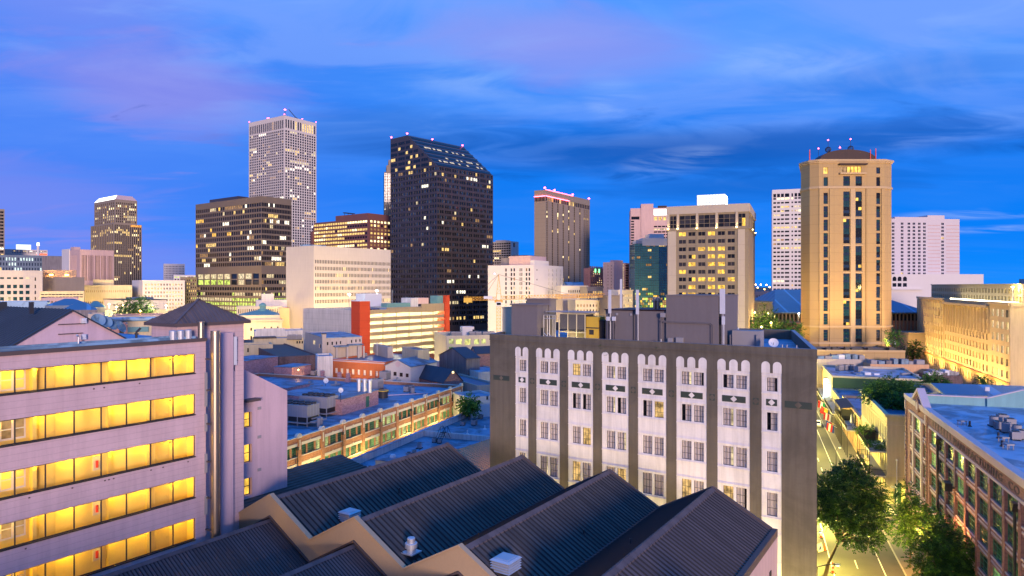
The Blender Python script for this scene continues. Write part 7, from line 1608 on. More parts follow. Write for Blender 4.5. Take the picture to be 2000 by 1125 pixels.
    for lab, xl, xr, y, Y, wm, rm in (('blue metal roofed sheds behind the gable, left middle', 88, 178, 597, 250, 'membrane_dark', 'blue_roof'), ('flesh-pink low office with a long cornice, left middle distance', 80, 152, 582, 300, 'concrete_pink', 'membrane'), ('cream office with two long window bands, left middle distance', 78, 164, 569, 345, 'cream_wall', 'gravel_roof'), ('green-tinged tent roof building beside the forecourt lamps', 168, 206, 600, 285, 'cream_bright', 'verdigris'), ('low dark rooftop with sheds left of the tan block', 120, 190, 606, 215, 'shed_grey', 'blue_roof')):
        T = Tower('building', lab, 'building', xl-3, xl, xr, Y, 58, ytop=y, L=16); z = T.z
        ops = grid(T.R, 0, (12, .9, .02, .02), (z(y+4), z(y+14), 2, .4), 'glass_grey') if 'bands' in lab else (grid(T.R, 0, (9, .4, .04, .04), (z(y+5), z(y+13), 1, .7), 'lit_dim') if 'cornice' in lab else [])
        T.body(wm, rm, ops, par=.4); T.done()
        if 'tent' in lab or 'sheds' in lab:
            b = MB(); R, L = T.R, T.L; zr = T.z1+2.4; b.face([(0, 0, T.z1), (R, 0, T.z1), (R*.6, L/2, zr), (R*.4, L/2, zr)]); b.face([(R, 0, T.z1), (R, L, T.z1), (R*.6, L/2, zr)]); b.face([(0, 0, T.z1), (R*.4, L/2, zr), (0, L, T.z1)]); b.build('roof_slope', rm, T.root)
left_mid()
# ---------------------------------------------------------------- between the white hotel block and the tan hotel
def centre_mid():
    for lab, xl, xr, y, Y, wm, rows in (('white low block with arched windows and a curved roof, right of the white hotel block', 1096, 1148, 558, 380, 'white_paint', ('a', 1)), ('tan blank block with flat roof behind the crane jib', 1098, 1127, 575, 330, 'house_tan', None), ('cream stone office with arcaded windows beside the panel antennas', 1124, 1182, 586, 310, 'cream_bright', ('g', 2)), ('grey-mauve blank building behind the thin antennas', 1186, 1217, 577, 300, 'penthouse_grey', None), ('brightly lit white arcade building between the antennas', 1208, 1236, 566, 320, 'white_paint', ('l', 4)), ('dark low block with a lit terrace above the cream office', 1147, 1178, 560, 350, 'shed_grey', ('l', 2))):
        T = Tower('building', lab, 'building', xl-2, xl, xr, Y, 80, ytop=y, L=14); z = T.z; ops = []
        if rows:
            n = 6; ops = grid(T.R, 0, (n+3, .45, .25 if rows[0] == 'a' else .03, .03), (z(y+6), z(y+36), 3, .5), {'a': 'glass_dark', 'g': lights(150, .3, ['lit_dim'], dark=['glass_grey']), 'l': lights(151, .7, ['lit_warm', 'lit_bright', 'lit_pale'])}[rows[0]])
        T.body(wm, 'membrane', ops, par=.5); T.done()
        b = MB(); b.box(-.2, T.R+.2, -.35, -.02, T.z1-.5, T.z1+.05); b.build('cornice', wm, T.root)
        if rows and rows[0] == 'a': b = MB(); b.cyl((T.R*.2, 6, T.z1-2), (T.R*.9, 6, T.z1-2), 4.2, n=20); b.build('curved_roof', 'membrane', T.root)
    # long classical building and street beyond the tan hotel
    T = Tower('civic_building', 'yellow floodlit classical building with a row of pilasters, down the side street', 'civic building', 1440, 1442, 1507, 320, 96, ytop=588, L=20); z = T.z; T.body('cream_bright', 'membrane', [], par=.5)
    for i in range(16): x = T.R*i/15; b = MB(); b.box(x-.35, x+.35, -.5, 0, 2, z(593)); b.build('pilaster', 'cream_bright', T.root)
    b = MB(); b.box(-.3, T.R+.3, -.8, 0, z(592), z(589)); b.build('cornice', 'cream_bright', T.root)
    T = Tower('building', 'mauve warehouse with a row of square windows on the far riverside', 'warehouse', 1440, 1442, 1520, 520, 92, ytop=570, L=20); z = T.z; T.body('concrete_pink', 'slate_roof', grid(T.R, 0, (16, .45, .03, .03), (z(576), z(584), 1, .8), 'glass_dark'), par=.5); T.done()
    for i, (px, py) in enumerate(((1476, 557), (1486, 557), (1497, 557.5), (1473, 567), (1503, 562), (1480, 563), (1493, 566))):
        Y = 700; q = W(px, Y); r = thing('street_lamp', 'pinkish lamp twinkling on the far horizon beside the tan hotel', 'street lamp', q, 0, 0, 'far lamps on the horizon'); z_ = max(3, Zy(py, Y)); b = MB(); b.cyl((0, 0, 0), (0, 0, z_), .2, n=5); b.build('post', 'dark_metal', r); b = MB(); b.lathe((0, 0, z_), [(.05, 0), (.8, .6), (.05, 1.2)], 8); b.build('lamp_head', 'glow_amber', r)
    for i, (px, py, Y) in enumerate(((1474, 612, 285), (1500, 614, 290), (1512, 619, 280), (1506, 632, 262), (1487, 640, 262), (1560, 614, 282), (1752, 690, 300))):
        q = W(px, Y); z_ = Zy(py, Y); r = thing('street_lamp', ['yellow lamp close to the tan hotel wall, on the side street', 'lamp before the classical pilasters on the side street', 'lamp right of the classical building on the side street', 'low lamp among the side street trees', 'lamp over the side street nearest the hotel roof', 'brilliant white lamp against the beige tower edge', 'amber lamp behind the beige tower podium'][i], 'street lamp', q, 0, 0, 'lamps of the side street'); b = MB(); b.cyl((0, 0, 0), (0, 0, max(3, z_)), .09, n=6); b.build('post', 'dark_metal', r); b = MB(); b.lathe((0, 0, max(3, z_)), [(.02, 0), (.4, .3), (.02, .7)], 8); b.build('lamp_head', 'glow_white' if i == 5 else 'glow_yellow', r); point(r, (0, -.8, max(3, z_)-.4), 3600, SODIUM if i != 5 else PALE, .4)
centre_mid()
def far_lamps():
    names = 'the copper-roofed hall|the white slit-windowed block, left part|the white slit-windowed block, middle|the white slit-windowed block, right part|the open parking decks|the black tower|the white hotel block|the tower crane|the cream arcaded office|the dark hotel tower|the blue glass block|the square-windowed building|the orange-lit block|the pale pink hotel block|the banded office block|the tan house|the yellow loft|the fluted pink block|the mauve warehouse|the cream banded office'.split('|')
    for nm, (px, Y) in zip(names, ((520, 312), (575, 340), (640, 365), (715, 392), (800, 252), (880, 262), (1000, 350), (1075, 360), (1150, 292), (1130, 420), (1265, 305), (40, 325), (205, 398), (310, 405), (430, 410), (650, 190), (910, 222), (150, 440), (115, 362), (130, 322))):
        r = thing('street_lamp', 'amber street lamp at the foot of '+nm, 'street lamp', W(px, Y), 0, 0, 'street lamps between the far buildings'); b = MB(); b.cyl((0, 0, 0), (0, 0, 7), .1, n=6); b.build('post', 'dark_metal', r); b = MB(); b.lathe((0, 0, 7), [(.02, 0), (.35, .3), (.02, .7)], 8); b.build('lamp_head', 'glow_yellow', r); point(r, (0, -.8, 6.6), 62000 if Y > 280 else 7000, (1.0, .68, .22), .4)
far_lamps()
# ================================================================ the street on the right
TS = R_(19.85); SD = Vector((-math.sin(TS), -math.cos(TS))); SN = Vector((math.cos(TS), -math.sin(TS)))   # along the street towards the eye; to the right of it
SPH = math.atan2(SD.y, SD.x)
S0 = Vector((65.45, 117.6))
def sp(t, v): q = S0+SD*t+SN*v; return (q.x, q.y)
def text_mesh(o):      # lettering as an ordinary mesh
    bpy.context.view_layer.update(); me = bpy.data.meshes.new_from_object(o.evaluated_get(bpy.context.evaluated_depsgraph_get()))
    n = put(o.name, me, o.parent, o.location, rot=o.rotation_euler); n.scale = o.scale; nm = o.name; bpy.data.objects.remove(o); n.name = nm
def roads():
    def strip(name, v0, v1, t0, t1, z, m, h=None):
        b = MB(); p = [sp(t0, v0), sp(t0, v1), sp(t1, v1), sp(t1, v0)]; p = [p[0], p[3], p[2], p[1]] if False else p
        area = sum(p[i][0]*p[(i+1) % 4][1]-p[(i+1) % 4][0]*p[i][1] for i in range(4)); p = p if area > 0 else p[::-1]
        if h: b.prism(p, 0, h)
        else: b.face([(*q, z) for q in p])
        o = b.build(name, m); o['kind'] = 'structure'; return o
    vU, vR, vL = -4.0, -3.0, -14.0         # kerb lines, measured from the house fronts on the right
    strip('street', vL, vU, -260, -.5, .004, 'asphalt'); strip('street', vL, vR, -.5, 95, .004, 'asphalt')
    strip('cross_street', -120, vL, -.5, 7.6, .004, 'asphalt'); strip('cross_street', vR, 90, -.5, 7.6, .004, 'asphalt')
    strip('sidewalk', vU, -.02, -260, -.5, 0, 'concrete_path', .14); strip('sidewalk', vR, 1.7, 7.6, 95, 0, 'concrete_path', .14)
    strip('sidewalk', -17.5, vL, -260, -.5, 0, 'concrete_path', .14); strip('sidewalk', -17.5, vL, 7.6, 95, 0, 'concrete_path', .14)
    for t0, t1, v in ((-260, -.5, vU), (7.6, 95, vR)): strip('kerb', v-.16, v-.002, t0, t1, 0, 'kerb_stone', .15); strip('kerb', vL+.002, vL+.16, t0, t1, 0, 'kerb_stone', .15)
    strip('road_marking', -6.4, -6.28, -200, -2, .010, 'road_paint'); strip('road_marking', -5.6, -5.46, 9.5, 95, .010, 'road_paint')
    strip('road_marking', -12.6, -12.48, -200, -2, .010, 'road_paint'); strip('road_marking', -11.95, -11.8, 9.5, 95, .010, 'road_paint')
    for k in range(-18, 12):
        t = 12.2+k*8.4
        if not -5 < t < 9: strip('road_marking', -8.75, -8.62, t, t+3, .010, 'road_paint')
    for k in range(8): strip('road_marking', vL+.7+1.2*k, vL+1.3+1.2*k, -2.4, -.7, .012, 'road_paint'); strip('road_marking', vL+.7+1.2*k, vL+1.3+1.2*k, 7.8, 9.4, .012, 'road_paint')
    for k in range(5): strip('road_marking', vR+.5, vR+3.4, .3+1.35*k, .85+1.35*k, .012, 'road_paint')
roads()
# ---------------------------------------------------------------- brick manufacturing building
def mfg():
    K = 33000; A = Vector(W(1770, K/295)); root = thing('factory_building', 'big brick factory with green windows, pink stone trim, lettered frieze and a bright blue roof', 'factory', A, 0, SPH)
    U = lambda px: along(A, SD, px); zt = 20.0; L = U(2000)+26; D = 60
    bay_px = [1817.5, 1832, 1848.2, 1866.8, 1887, 1909.5, 1936, 1965, 1998]    # pier centres
    u0 = U(1816); s = (U(1993)-U(1815.5))/8
    piers = [u0+s*k for k in range(0, 14)]
    rows = [(17.45, 15.45), (14.45, 12.45), (11.45, 9.45), (8.45, 6.45), (5.4, 3.3)]
    ops, wins = [], []
    for p in piers[:-1]:
        for t, b in rows:
            a, c = p+.42, p+s-.42
            if c < L-.3: ops.append((a, c, b, t, None)); wins.append((a, b, c-a, t-b))
    e0, e1 = U(1776), U(1811)             # decorated end bay
    eb = [(e0+.9, e0+2.5), (e0+4.0, e0+8.2), (e0+9.7, e0+11.2)]
    for a, c in eb:
        for t, b in rows:
            if c < u0-.3: ops.append((a, c, b, t, None)); wins.append((a, b, c-a, t-b))
    poly = [(0, 0), (L, 0), (L, D), (0, D)]
    bldg(root, poly, 0, zt, 'brick_brown', 'membrane_pale', {0: ops}, par=1.25, pt=.5, d=.25)
    rnd = random.Random(2)
    for a, b, w_, h in wins:
        o = framed_window(root, (a, .17, b), 0, w_, h, 'pane_green' if rnd.random() < .93 else 'pane_green_lit', 'green_frame', 3 if w_ > 1.2 else 1, 3, .07, .06)
    # stone bands, sills, piers
    sb = MB(); sb.box(-.15, L, -.32, -.0, zt-.55, zt+.02); sb.box(-.15, L, -.20, 0, zt-.80, zt-.55); sb.build('cornice', 'stone_pinkish', root); b = MB(); b.box(-.1, L, -.34, .55, zt+.02, zt+.14); b.build('coping', 'stone_pinkish', root)
    b = MB(); b.box(u0-.3, L, -.12, 0, 17.55, 17.85); b.build('string_course', 'stone_pinkish', root)
    for p in piers:
        b = MB(); b.box(p-.36, p+.36, -.14, 0, 0, 17.54); po = b.build('pier', 'brick_brown', root); b = MB(); b.box(p-.12, p+.12, -.22, -.14, 16.9, 17.5); b.build('pier_trim', 'stone_pinkish', po)
        for t, b0 in rows:
            b = MB(); b.box(p+.36, p+s-.36, -.10, 0, b0-.18, b0-.02); b.build('sill', 'stone_pinkish', root); b = MB(); b.box(p+.36, p+s-.36, -.06, 0, b0-.72, b0-.50); b.build('sill_band', 'stone_pinkish', root)
    for a, c in eb:
        for t, b0 in rows: b = MB(); b.box(a-.1, c+.1, -.09, 0, b0-.18, b0-.02); b.build('sill', 'stone_pinkish', root); b = MB(); b.box(a-.1, c+.1, -.06, 0, b0-.7, b0-.5); b.build('sill_band', 'stone_pinkish', root)
    for x in (e0+3.25, e0+8.95): b = MB(); b.box(x-.42, x+.42, -.2, 0, 0, 17.6); b.build('stone_strip', 'stone_pinkish', root)
    b = MB(); b.box(e0+.1, e0+12, -.14, 0, 17.6, 17.95); b.build('string_course', 'stone_pinkish', root)
    for x in (.1, e0+11.6):     # quoined corner strips
        b = MB(); b.box(x, x+.75, -.16, 0, 0, 17.5); o = b.build('corner_strip', 'brick_pink', root)
        q = MB()
        for k in range(24): q.box(x-.02, x+.77, -.2, -.155, .4+k*.7, .55+k*.7)
        q.build('quoin', 'brick_dark', o); b = MB(); b.box(x+.1, x+.65, -.3, -.16, 17.6, 19.1); b.build('bracket', 'stone_pinkish', o)
    # gabled parapet piece with its roundel
    xc = e0+7.2; hw = 3.6; b = MB(); zg = zt+2.1; b.plate([(xc-hw, zt+.1), (xc+hw, zt+.1), (xc, zg)], -.10, .55); g = b.build('parapet_gable', 'brick_brown', root)
    b = MB()
    for sg in (-1, 1): b.plate([(xc, zg+.28), (xc, zg-.18), (xc+sg*(hw+.45), zt-.28), (xc+sg*(hw+.45), zt+.16)][::(1 if sg < 0 else -1)], -.36, .7)
    b.build('gable_coping', 'stone_pinkish', g); b = MB(); n = 18
    b.plate([(xc+1.2*math.cos(2*math.pi*i/n), zt-.35+1.0*math.sin(2*math.pi*i/n)) for i in range(n)], -.36, -.1); b.build('roundel', 'brick_pink', root); b = MB(); b.plate([(xc+.62*math.cos(2*math.pi*i/n), zt-.35+.62*math.sin(2*math.pi*i/n)) for i in range(n)], -.42, -.37); b.build('roundel_boss', 'stone_pinkish', root)
    # frieze lettering, raised dark letters; the first word is weathered past reading
    tc = bpy.data.curves.new('frieze_lettering', 'FONT'); tc.body = 'MANUFACTURING  CO'; tc.size = 1.55; tc.extrude = .03; tc.align_x = 'LEFT'; tc.space_character = 1.22
    to = bpy.data.objects.new('frieze_lettering', tc); COL.objects.link(to); to.parent = root; xa = U(1862.5); to.location = (xa, -.04, 18.05); to.rotation_euler = (R_(90), 0, 0)
    bpy.context.view_layer.update(); wd_ = to.dimensions.x; to.scale = ((U(1990.5)-xa)/max(.1, wd_), 0.72, 1); tc.materials.append(MATS['brick_dark']); text_mesh(to)
    for i, px in enumerate((1822.5, 1827.5, 1833, 1838.5, 1844.2, 1850.2, 1856.3)): b = MB(); x = U(px); b.box(x-.13, x+.13, -.03, 0, 18.05, 19.05); (i % 2) and b.box(x+.13, x+.42, -.03, 0, 18.85, 19.05); b.build('worn_letter', 'brick_dark', root)
    for px in (1837, 1990):      # downpipes with their hopper heads
        x = U(px); b = MB(); b.cyl((x, -.34, 0), (x, -.34, 16.6), .14, n=8); b.plate([(x-.2, 16.5), (x+.2, 16.5), (x+.55, 17.35), (x-.55, 17.35)], -.62, -.14); b.build('downpipe', 'dark_metal', root)
    x = U(1867); b = MB(); b.box(x-.75, x+.75, -1.35, -.55, 12.4, 13.4); b.box(x-.1, x+.1, -.6, 0, 12.6, 12.8); so = b.build('floodlight', 'dark_metal', root)
    # turquoise end parapet with its gable, seen from inside
    zr = zt-1.25; b = MB(); xi = .55
    prof = [(.5, zt+.15), (D*.19, zt+.15), (D*.31, zt+2.5), (D*.45, zt+.05), (D, zt+.05)]
    for (ya, za), (yb, zb) in zip(prof, prof[1:]): b.face([(xi, ya, zr), (xi, yb, zr), (xi, yb, zb), (xi, ya, za)]); b.face([(.0, ya, zt-.2), (0, yb, zt-.2), (0, yb, zb), (0, ya, za)])
    b.build('end_parapet', 'turquoise_wall', root); b = MB()
    for (ya, za), (yb, zb) in zip(prof, prof[1:]): b.face([(-.1, ya, za+.04), (xi+.1, ya, za+.04), (xi+.1, yb, zb+.04), (-.1, yb, zb+.04)]); b.face([(xi+.1, ya, za-.12), (xi+.1, yb, zb-.12), (xi+.1, yb, zb+.04), (xi+.1, ya, za+.04)])
    b.build('parapet_coping', 'stone_pinkish', root)
    for y in (D*.045, D*.19, D*.45): b = MB(); b.box(xi, xi+.3, y-.25, y+.25, zr, zt+.05); b.build('parapet_pier', 'turquoise_wall', root)
    P = lambda px, py: G(px, py, zr)
    labs = ['tall round unit, farthest in the cluster on the bright blue roof', 'second tall unit at the back of the blue roof cluster', 'short dark unit at the left front of the blue roof cluster', 'round drum unit in front of the blue roof cluster', 'drum unit in the middle of the blue roof cluster', 'tall grey unit on the right of the blue roof cluster', 'low unit under the tall grey one, blue roof cluster', 'unit cut by the right edge, blue roof cluster', 'small unit behind the drums, blue roof cluster']
    for i, (px, py, s_, k) in enumerate(((1941, 833, 1.25, 0), (1958, 827, 1.2, 1), (1952, 839, 1.05, 1), (1965, 845, 1.2, 0), (1947, 836, .9, 0), (1986, 851, 1.25, 0), (1983, 859, 1.0, 1), (1998, 858, 1.1, 1), (1973, 834, 1.1, 1))): condenser(P(px, py), zr, labs[i], s_, SPH, k, 'air units on the bright blue roof')
    for i, (px, py, k) in enumerate(((1879, 830, 0), (1869, 843, 1), (1894, 833, 1), (1950, 856, 1), (1960, 863, 0), (1969, 877, 0), (1957, 872, 1))):
        r = thing('roof_vent', ['little table-shaped vent nearest the turquoise gable', 'dark pipe just behind the lettered parapet', 'tiny dark pipe in the middle of the bright blue roof', 'tiny pipe left of the unit cluster', 'little table-shaped vent below the unit cluster', 'little table-shaped vent nearest the right edge', 'tiny pipe beside the lower table vent'][i], 'roof vent', P(px, py), zr, 0, 'vents on the bright blue roof'); b = MB()
        if k: b.cyl((0, 0, 0), (0, 0, .75), .13); b.lathe((0, 0, 0), [(.3, 0), (.14, .2)], 8)
        else: b.box(-.45, .45, -.45, .45, .5, .66); [b.cyl((x, y, 0), (x, y, .5), .06, n=5) for x in (-.35, .35) for y in (-.35, .35)]
        b.build('vent', 'dark_metal' if k else 'equip_grey', r)
mfg()
# ---------------------------------------------------------------- houses along the right-hand pavement, beyond the corner
def rail(mb, pts, z, h=1.0):
    for (a, b) in zip(pts, pts[1:]):
        A, B = Vector((*a, z)), Vector((*b, z)); mb.cyl(A+Vector((0, 0, h)), B+Vector((0, 0, h)), .045, n=4); mb.cyl(A+Vector((0, 0, .12)), B+Vector((0, 0, .12)), .03, n=4); n = int((B-A).length/.16)
        for i in range(n+1): q = A.lerp(B, i/max(1, n)); mb.box(q.x-.014, q.x+.014, q.y-.014, q.y+.014, z+.12, z+h)
def gallery(root, t0, t1, dk, top=None, w_=2.7, floors=(4.6,), m='black_iron'):
    """iron gallery on posts over the pavement, in the frame of a street house (x along the street, -y over the pavement)"""
    b = MB(); n = max(2, int((t1-t0)/2.4))
    for i in range(n+1): x = t0+.05+(t1-t0-.1)*i/n; b.cyl((x, -w_+.08, 0), (x, -w_+.08, top or dk), .06, n=6)
    b.build('gallery_post', m, root)
    for z in (*floors, dk):
        b = MB(); b.box(t0, t1, -w_, -.02, z-.16, z); b.build('gallery_deck', 'equip_grey', root); b = MB(); b.box(t0-.04, t1+.04, -w_-.05, -w_+.02, z-.26, z+.02); b.box(t1, t1+.05, -w_, 0, z-.26, z+.02); b.build('gallery_edge', 'stone_trim', root)
        b = MB(); rail(b, [(t0, -.05), (t0, -w_), (t1, -w_), (t1, -.05)], z); b.build('railing', m, root)
    if top: b = MB(); b.face([(t0-.2, -w_-.2, top), (t1+.2, -w_-.2, top), (t1+.2, 0, top+.5), (t0-.2, 0, top+.5)]); b.face([(t0-.2, -w_-.2, top-.12), (t1+.2, -w_-.2, top-.12), (t1+.2, -w_-.2, top), (t0-.2, -w_-.2, top)]); b.face([(t1+.2, -w_-.2, top-.12), (t1+.2, 0, top+.38), (t1+.2, 0, top+.5), (t1+.2, -w_-.2, top)]); b.build('gallery_roof', 'bronze_roof', root)
def street_house(label, t0, t1, zt, depth, wm, rm, nwin, rows, name='street_house', par=.8, end_ops=None, v0=0.):
    A = sp(t0, v0); root = thing(name, label, 'house', A, 0, SPH, None); L = t1-t0
    ops = [(L*(i+.5)/nwin-.5, L*(i+.5)/nwin+.5, b, t, 'glass_grey' if (i+k) % 3 else 'glass_dark') for k, (t, b) in enumerate(rows) for i in range(nwin)]
    wins = bldg(root, [(0, 0), (L, 0), (L, depth), (0, depth)], 0, zt, wm, rm, {0: ops, 1: end_ops or []}, par=par, pt=.35, d=.2)
    add_windows(root, wins)
    b = MB(); b.box(-.1, L+.12, -.3, 0, zt-.5, zt-.05); b.box(L, L+.28, -.3, depth, zt-.5, zt-.05); b.build('cornice', wm, root)
    return root, L
def street_houses():
    root, L = street_house('cream corner house with long rows of tall shutters and iron galleries, planted roof', -30, 0, 15.6, 15, 'cream_wall', 'membrane_dark', 12, [(13.2, 10.3), (9.0, 5.6), (4.0, .4)], par=.9, end_ops=[])
    b = MB(); b.box(-.05, L+.05, -.12, 0, 13.6, 13.8); b.box(L, L+.1, -.12, 15, 13.6, 13.8); b.box(L, L+.14, -.12, 15, 4.6, 4.9); b.build('string_course', 'cream_wall', root)
    for y, z0, z1, k in ((3.6, 9.9, 12.5, 'curtain_pale'), (3.6, 5.4, 8.4, 'curtain_lit')):
        b = MB(); b.box(L+.0, L+.1, y-.95, y+.95, z0-.15, z1+.1); w_ = b.build('window', 'white_paint', root); b = MB()
        for i in (0, 1):
            for j in (0, 1, 2): zz = z0+(z1-z0)*j/3; b.face([(L+.12, y-.8+.82*i, zz+.05), (L+.12, y-.8+.82*i+.74, zz+.05), (L+.12, y-.8+.82*i+.74, zz+(z1-z0)/3), (L+.12, y-.8+.82*i, zz+(z1-z0)/3)])
        b.build('pane', 'glass_grey' if k == 'curtain_pale' else 'lit_pale', w_)
    b = MB(); b.box(L+.02, L+.12, 4.6, 6.6, .2, 3.2); b.build('door', 'door_cream', root); b = MB(); b.box(L+.02, L+.12, 1.2, 2.2, .2, 3.6); b.build('shutter', 'green_wall', root); b = MB(); b.box(L+.02, L+.14, 4.2, 7.0, 3.5, 4.3); b.build('shop_sign', 'sign_white', root)
    gallery(root, L-16, L-.6, 8.9, None, 2.7, (4.6,)); 
    b = MB(); b.box(L-7, L-.7, -2.62, -2.56, 4.75, 7.0); b.build('matting_screen', 'tan_fascia', root); b = MB(); b.box(L-9, L-8.9, -2.4, -.4, 8.95, 10.9); b.box(L-12.5, L-9, -.5, -.4, 8.95, 10.9); b.build('balcony_screen', 'black_iron', root)
    for x in [L*(i+.5)/12 for i in range(12)]:
        for s_ in (-.72, .72): b = MB(); b.box(x+s_-.2, x+s_+.2, -.06, 0, 10.3, 13.2); b.build('shutter', 'cream_bright', root)
    # planter on the roof
    b = MB(); b.box(3, L-1.5, 5.2, 5.5, 14.7, 16.3); b.box(L-1.8, L-1.5, 5.5, 14.5, 14.7, 16.3); b.build('planter_wall', 'planter_brick', root); b = MB(); b.box(3, L-1.8, 5.5, 14.4, 14.7, 15.6); b.build('planter_soil', 'bark', root)
    A, LA = street_house('peach house with a roofed iron gallery and hanging flags', -62, -31, 9.4, 14, 'peach_wall', 'membrane', 9, [(8.2, 5.6), (4.0, .4)], par=.6)
    gallery(A, LA-25, LA-1, 6.2, None, 2.6, ()); gallery(A, LA-25, LA-12, 6.2, 9.1, 2.6, ())
    b = MB(); b.box(LA-12.4, LA-12.2, -2.5, -.1, 6.3, 8.9); b.box(LA-12.2, LA-6.5, -.35, -.2, 6.3, 8.8); b.build('balcony_screen', 'dark_metal', A)
    r = thing('parasol', 'closed white parasol on the gallery of the peach house', 'parasol', sp(-31-5.5, -1.2), 6.2, 0); b = MB(); b.lathe((0, 0, .6), [(.06, 0), (.28, .4), (.12, 1.9), (.02, 2.2)], 10); b.build('canopy', 'white_metal', r); b = MB(); b.cyl((0, 0, 0), (0, 0, 2.8), .04); b.build('pole', 'dark_metal', r)
    B, LB = street_house('pale green house with a blue roof and dark tall windows', -88, -63, 7.6, 14, 'cream_wall', 'membrane', 6, [(6.6, 4.4), (3.4, .4)], par=.5); gallery(B, 2, LB-2, 3.9, None, 2.4, ())
    Cc, LC = street_house('tall yellowish house with a dark green side wall and a bright vertical sign', -118, -89, 11.2, 24, 'cream_bright', 'membrane_pale', 7, [(10, 7.5), (6.2, 3.8)], par=.7); 
    b = MB(); b.box(LC+.02, LC+.1, .1, 23.9, 0, 10.6); gw = b.build('side_wall', 'green_wall', Cc); b = MB(); b.box(LC+.1, LC+.2, 11.5, 12.8, 6, 8.4); wo = b.build('window', 'dark_metal', Cc); b = MB(); b.box(LC+.2, LC+.25, 12.2, 12.7, 6.2, 8.2); b.build('lit_pane', 'lit_bright', wo)
    r = thing('neon_sign', 'bright white vertical neon sign on the yellowish street house', 'sign', sp(-97, -1.0), 3.6, SPH); b = MB(); b.box(-.5, .5, -.5, .5, 0, 5.6); b.build('lit_face', 'neon_white', r); b = MB(); b.box(-.6, .6, -.55, .55, 5.6, 5.8); b.box(-.6, .6, -.55, .55, -.2, 0); b.box(-.1, .1, .5, 1.0, 4, 4.3); b.build('bracket', 'dark_metal', r); point(r, (0, -1.6, 2), 900, (.8, 1.0, .95), .4)
    gallery(Cc, 2, LC-1, 3.6, None, 2.6, ())
    D_, LD = street_house('small orange-lit house beyond the yellowish one, at the end of the street', -142, -119, 9.6, 16, 'peach_wall', 'membrane', 5, [(8, 5.5), (4, .4)], par=.5)
    zr = 10.5
    for i, (px, py) in enumerate(((1640, 724), (1652, 723), (1663, 723), (1677, 726))): condenser(G(px, py, zr), zr, ['first dark unit on the pale roof of the yellowish house', 'second dark unit on the pale roof of the yellowish house', 'third dark unit on the pale roof of the yellowish house', 'last unit on the pale roof of the yellowish house, by the dark box'][i], 1.7, .3, 1, 'units on the street house roof')
street_houses()
def flags():
    def flag(t, z, ms, label, vert=True):
        r = thing('flag', label, 'flag', sp(t, -2.75), z, SPH, 'flags over the pavement'); b = MB(); b.cyl((0, 0, -.3), (.1, -2.2, .9), .035, n=5); b.build('flagpole', 'white_metal', r)
        n = len(ms)
        for i, m in enumerate(ms):
            b = MB(); y0, y1 = -.5-1.7*i/n, -.5-1.7*(i+1)/n
            for k in range(6):
                za, zb = -1.9*k/6, -1.9*(k+1)/6; f = lambda y, z: (.12*math.sin(y*3+z*2), y+.1*z, z+(-y)*.45-.1)
                b.face([f(y0, za), f(y1, za), f(y1, zb), f(y0, zb)])
            b.build('stripe', m, r)
    flag(-74, 5.0, ['flag_green', 'sign_white', 'flag_red'], 'green white and red flag hanging over the pavement'); flag(-66, 4.8, ['flag_gold', 'flag_red'], 'gold and red flag next to the green white and red one'); flag(-58, 4.6, ['sign_white', 'flag_red', 'sign_white', 'flag_red'], 'red and white striped flag on the peach gallery'); flag(-52, 3.6, ['flag_gold', 'flag_red', 'flag_blue', 'flag_blue'], 'gold, red and blue banner lowest over the pavement'); flag(-50, 3.4, ['flag_blue', 'flag_red', 'sign_white', 'flag_red'], 'blue, red and white flag lowest over the pavement')
flags()
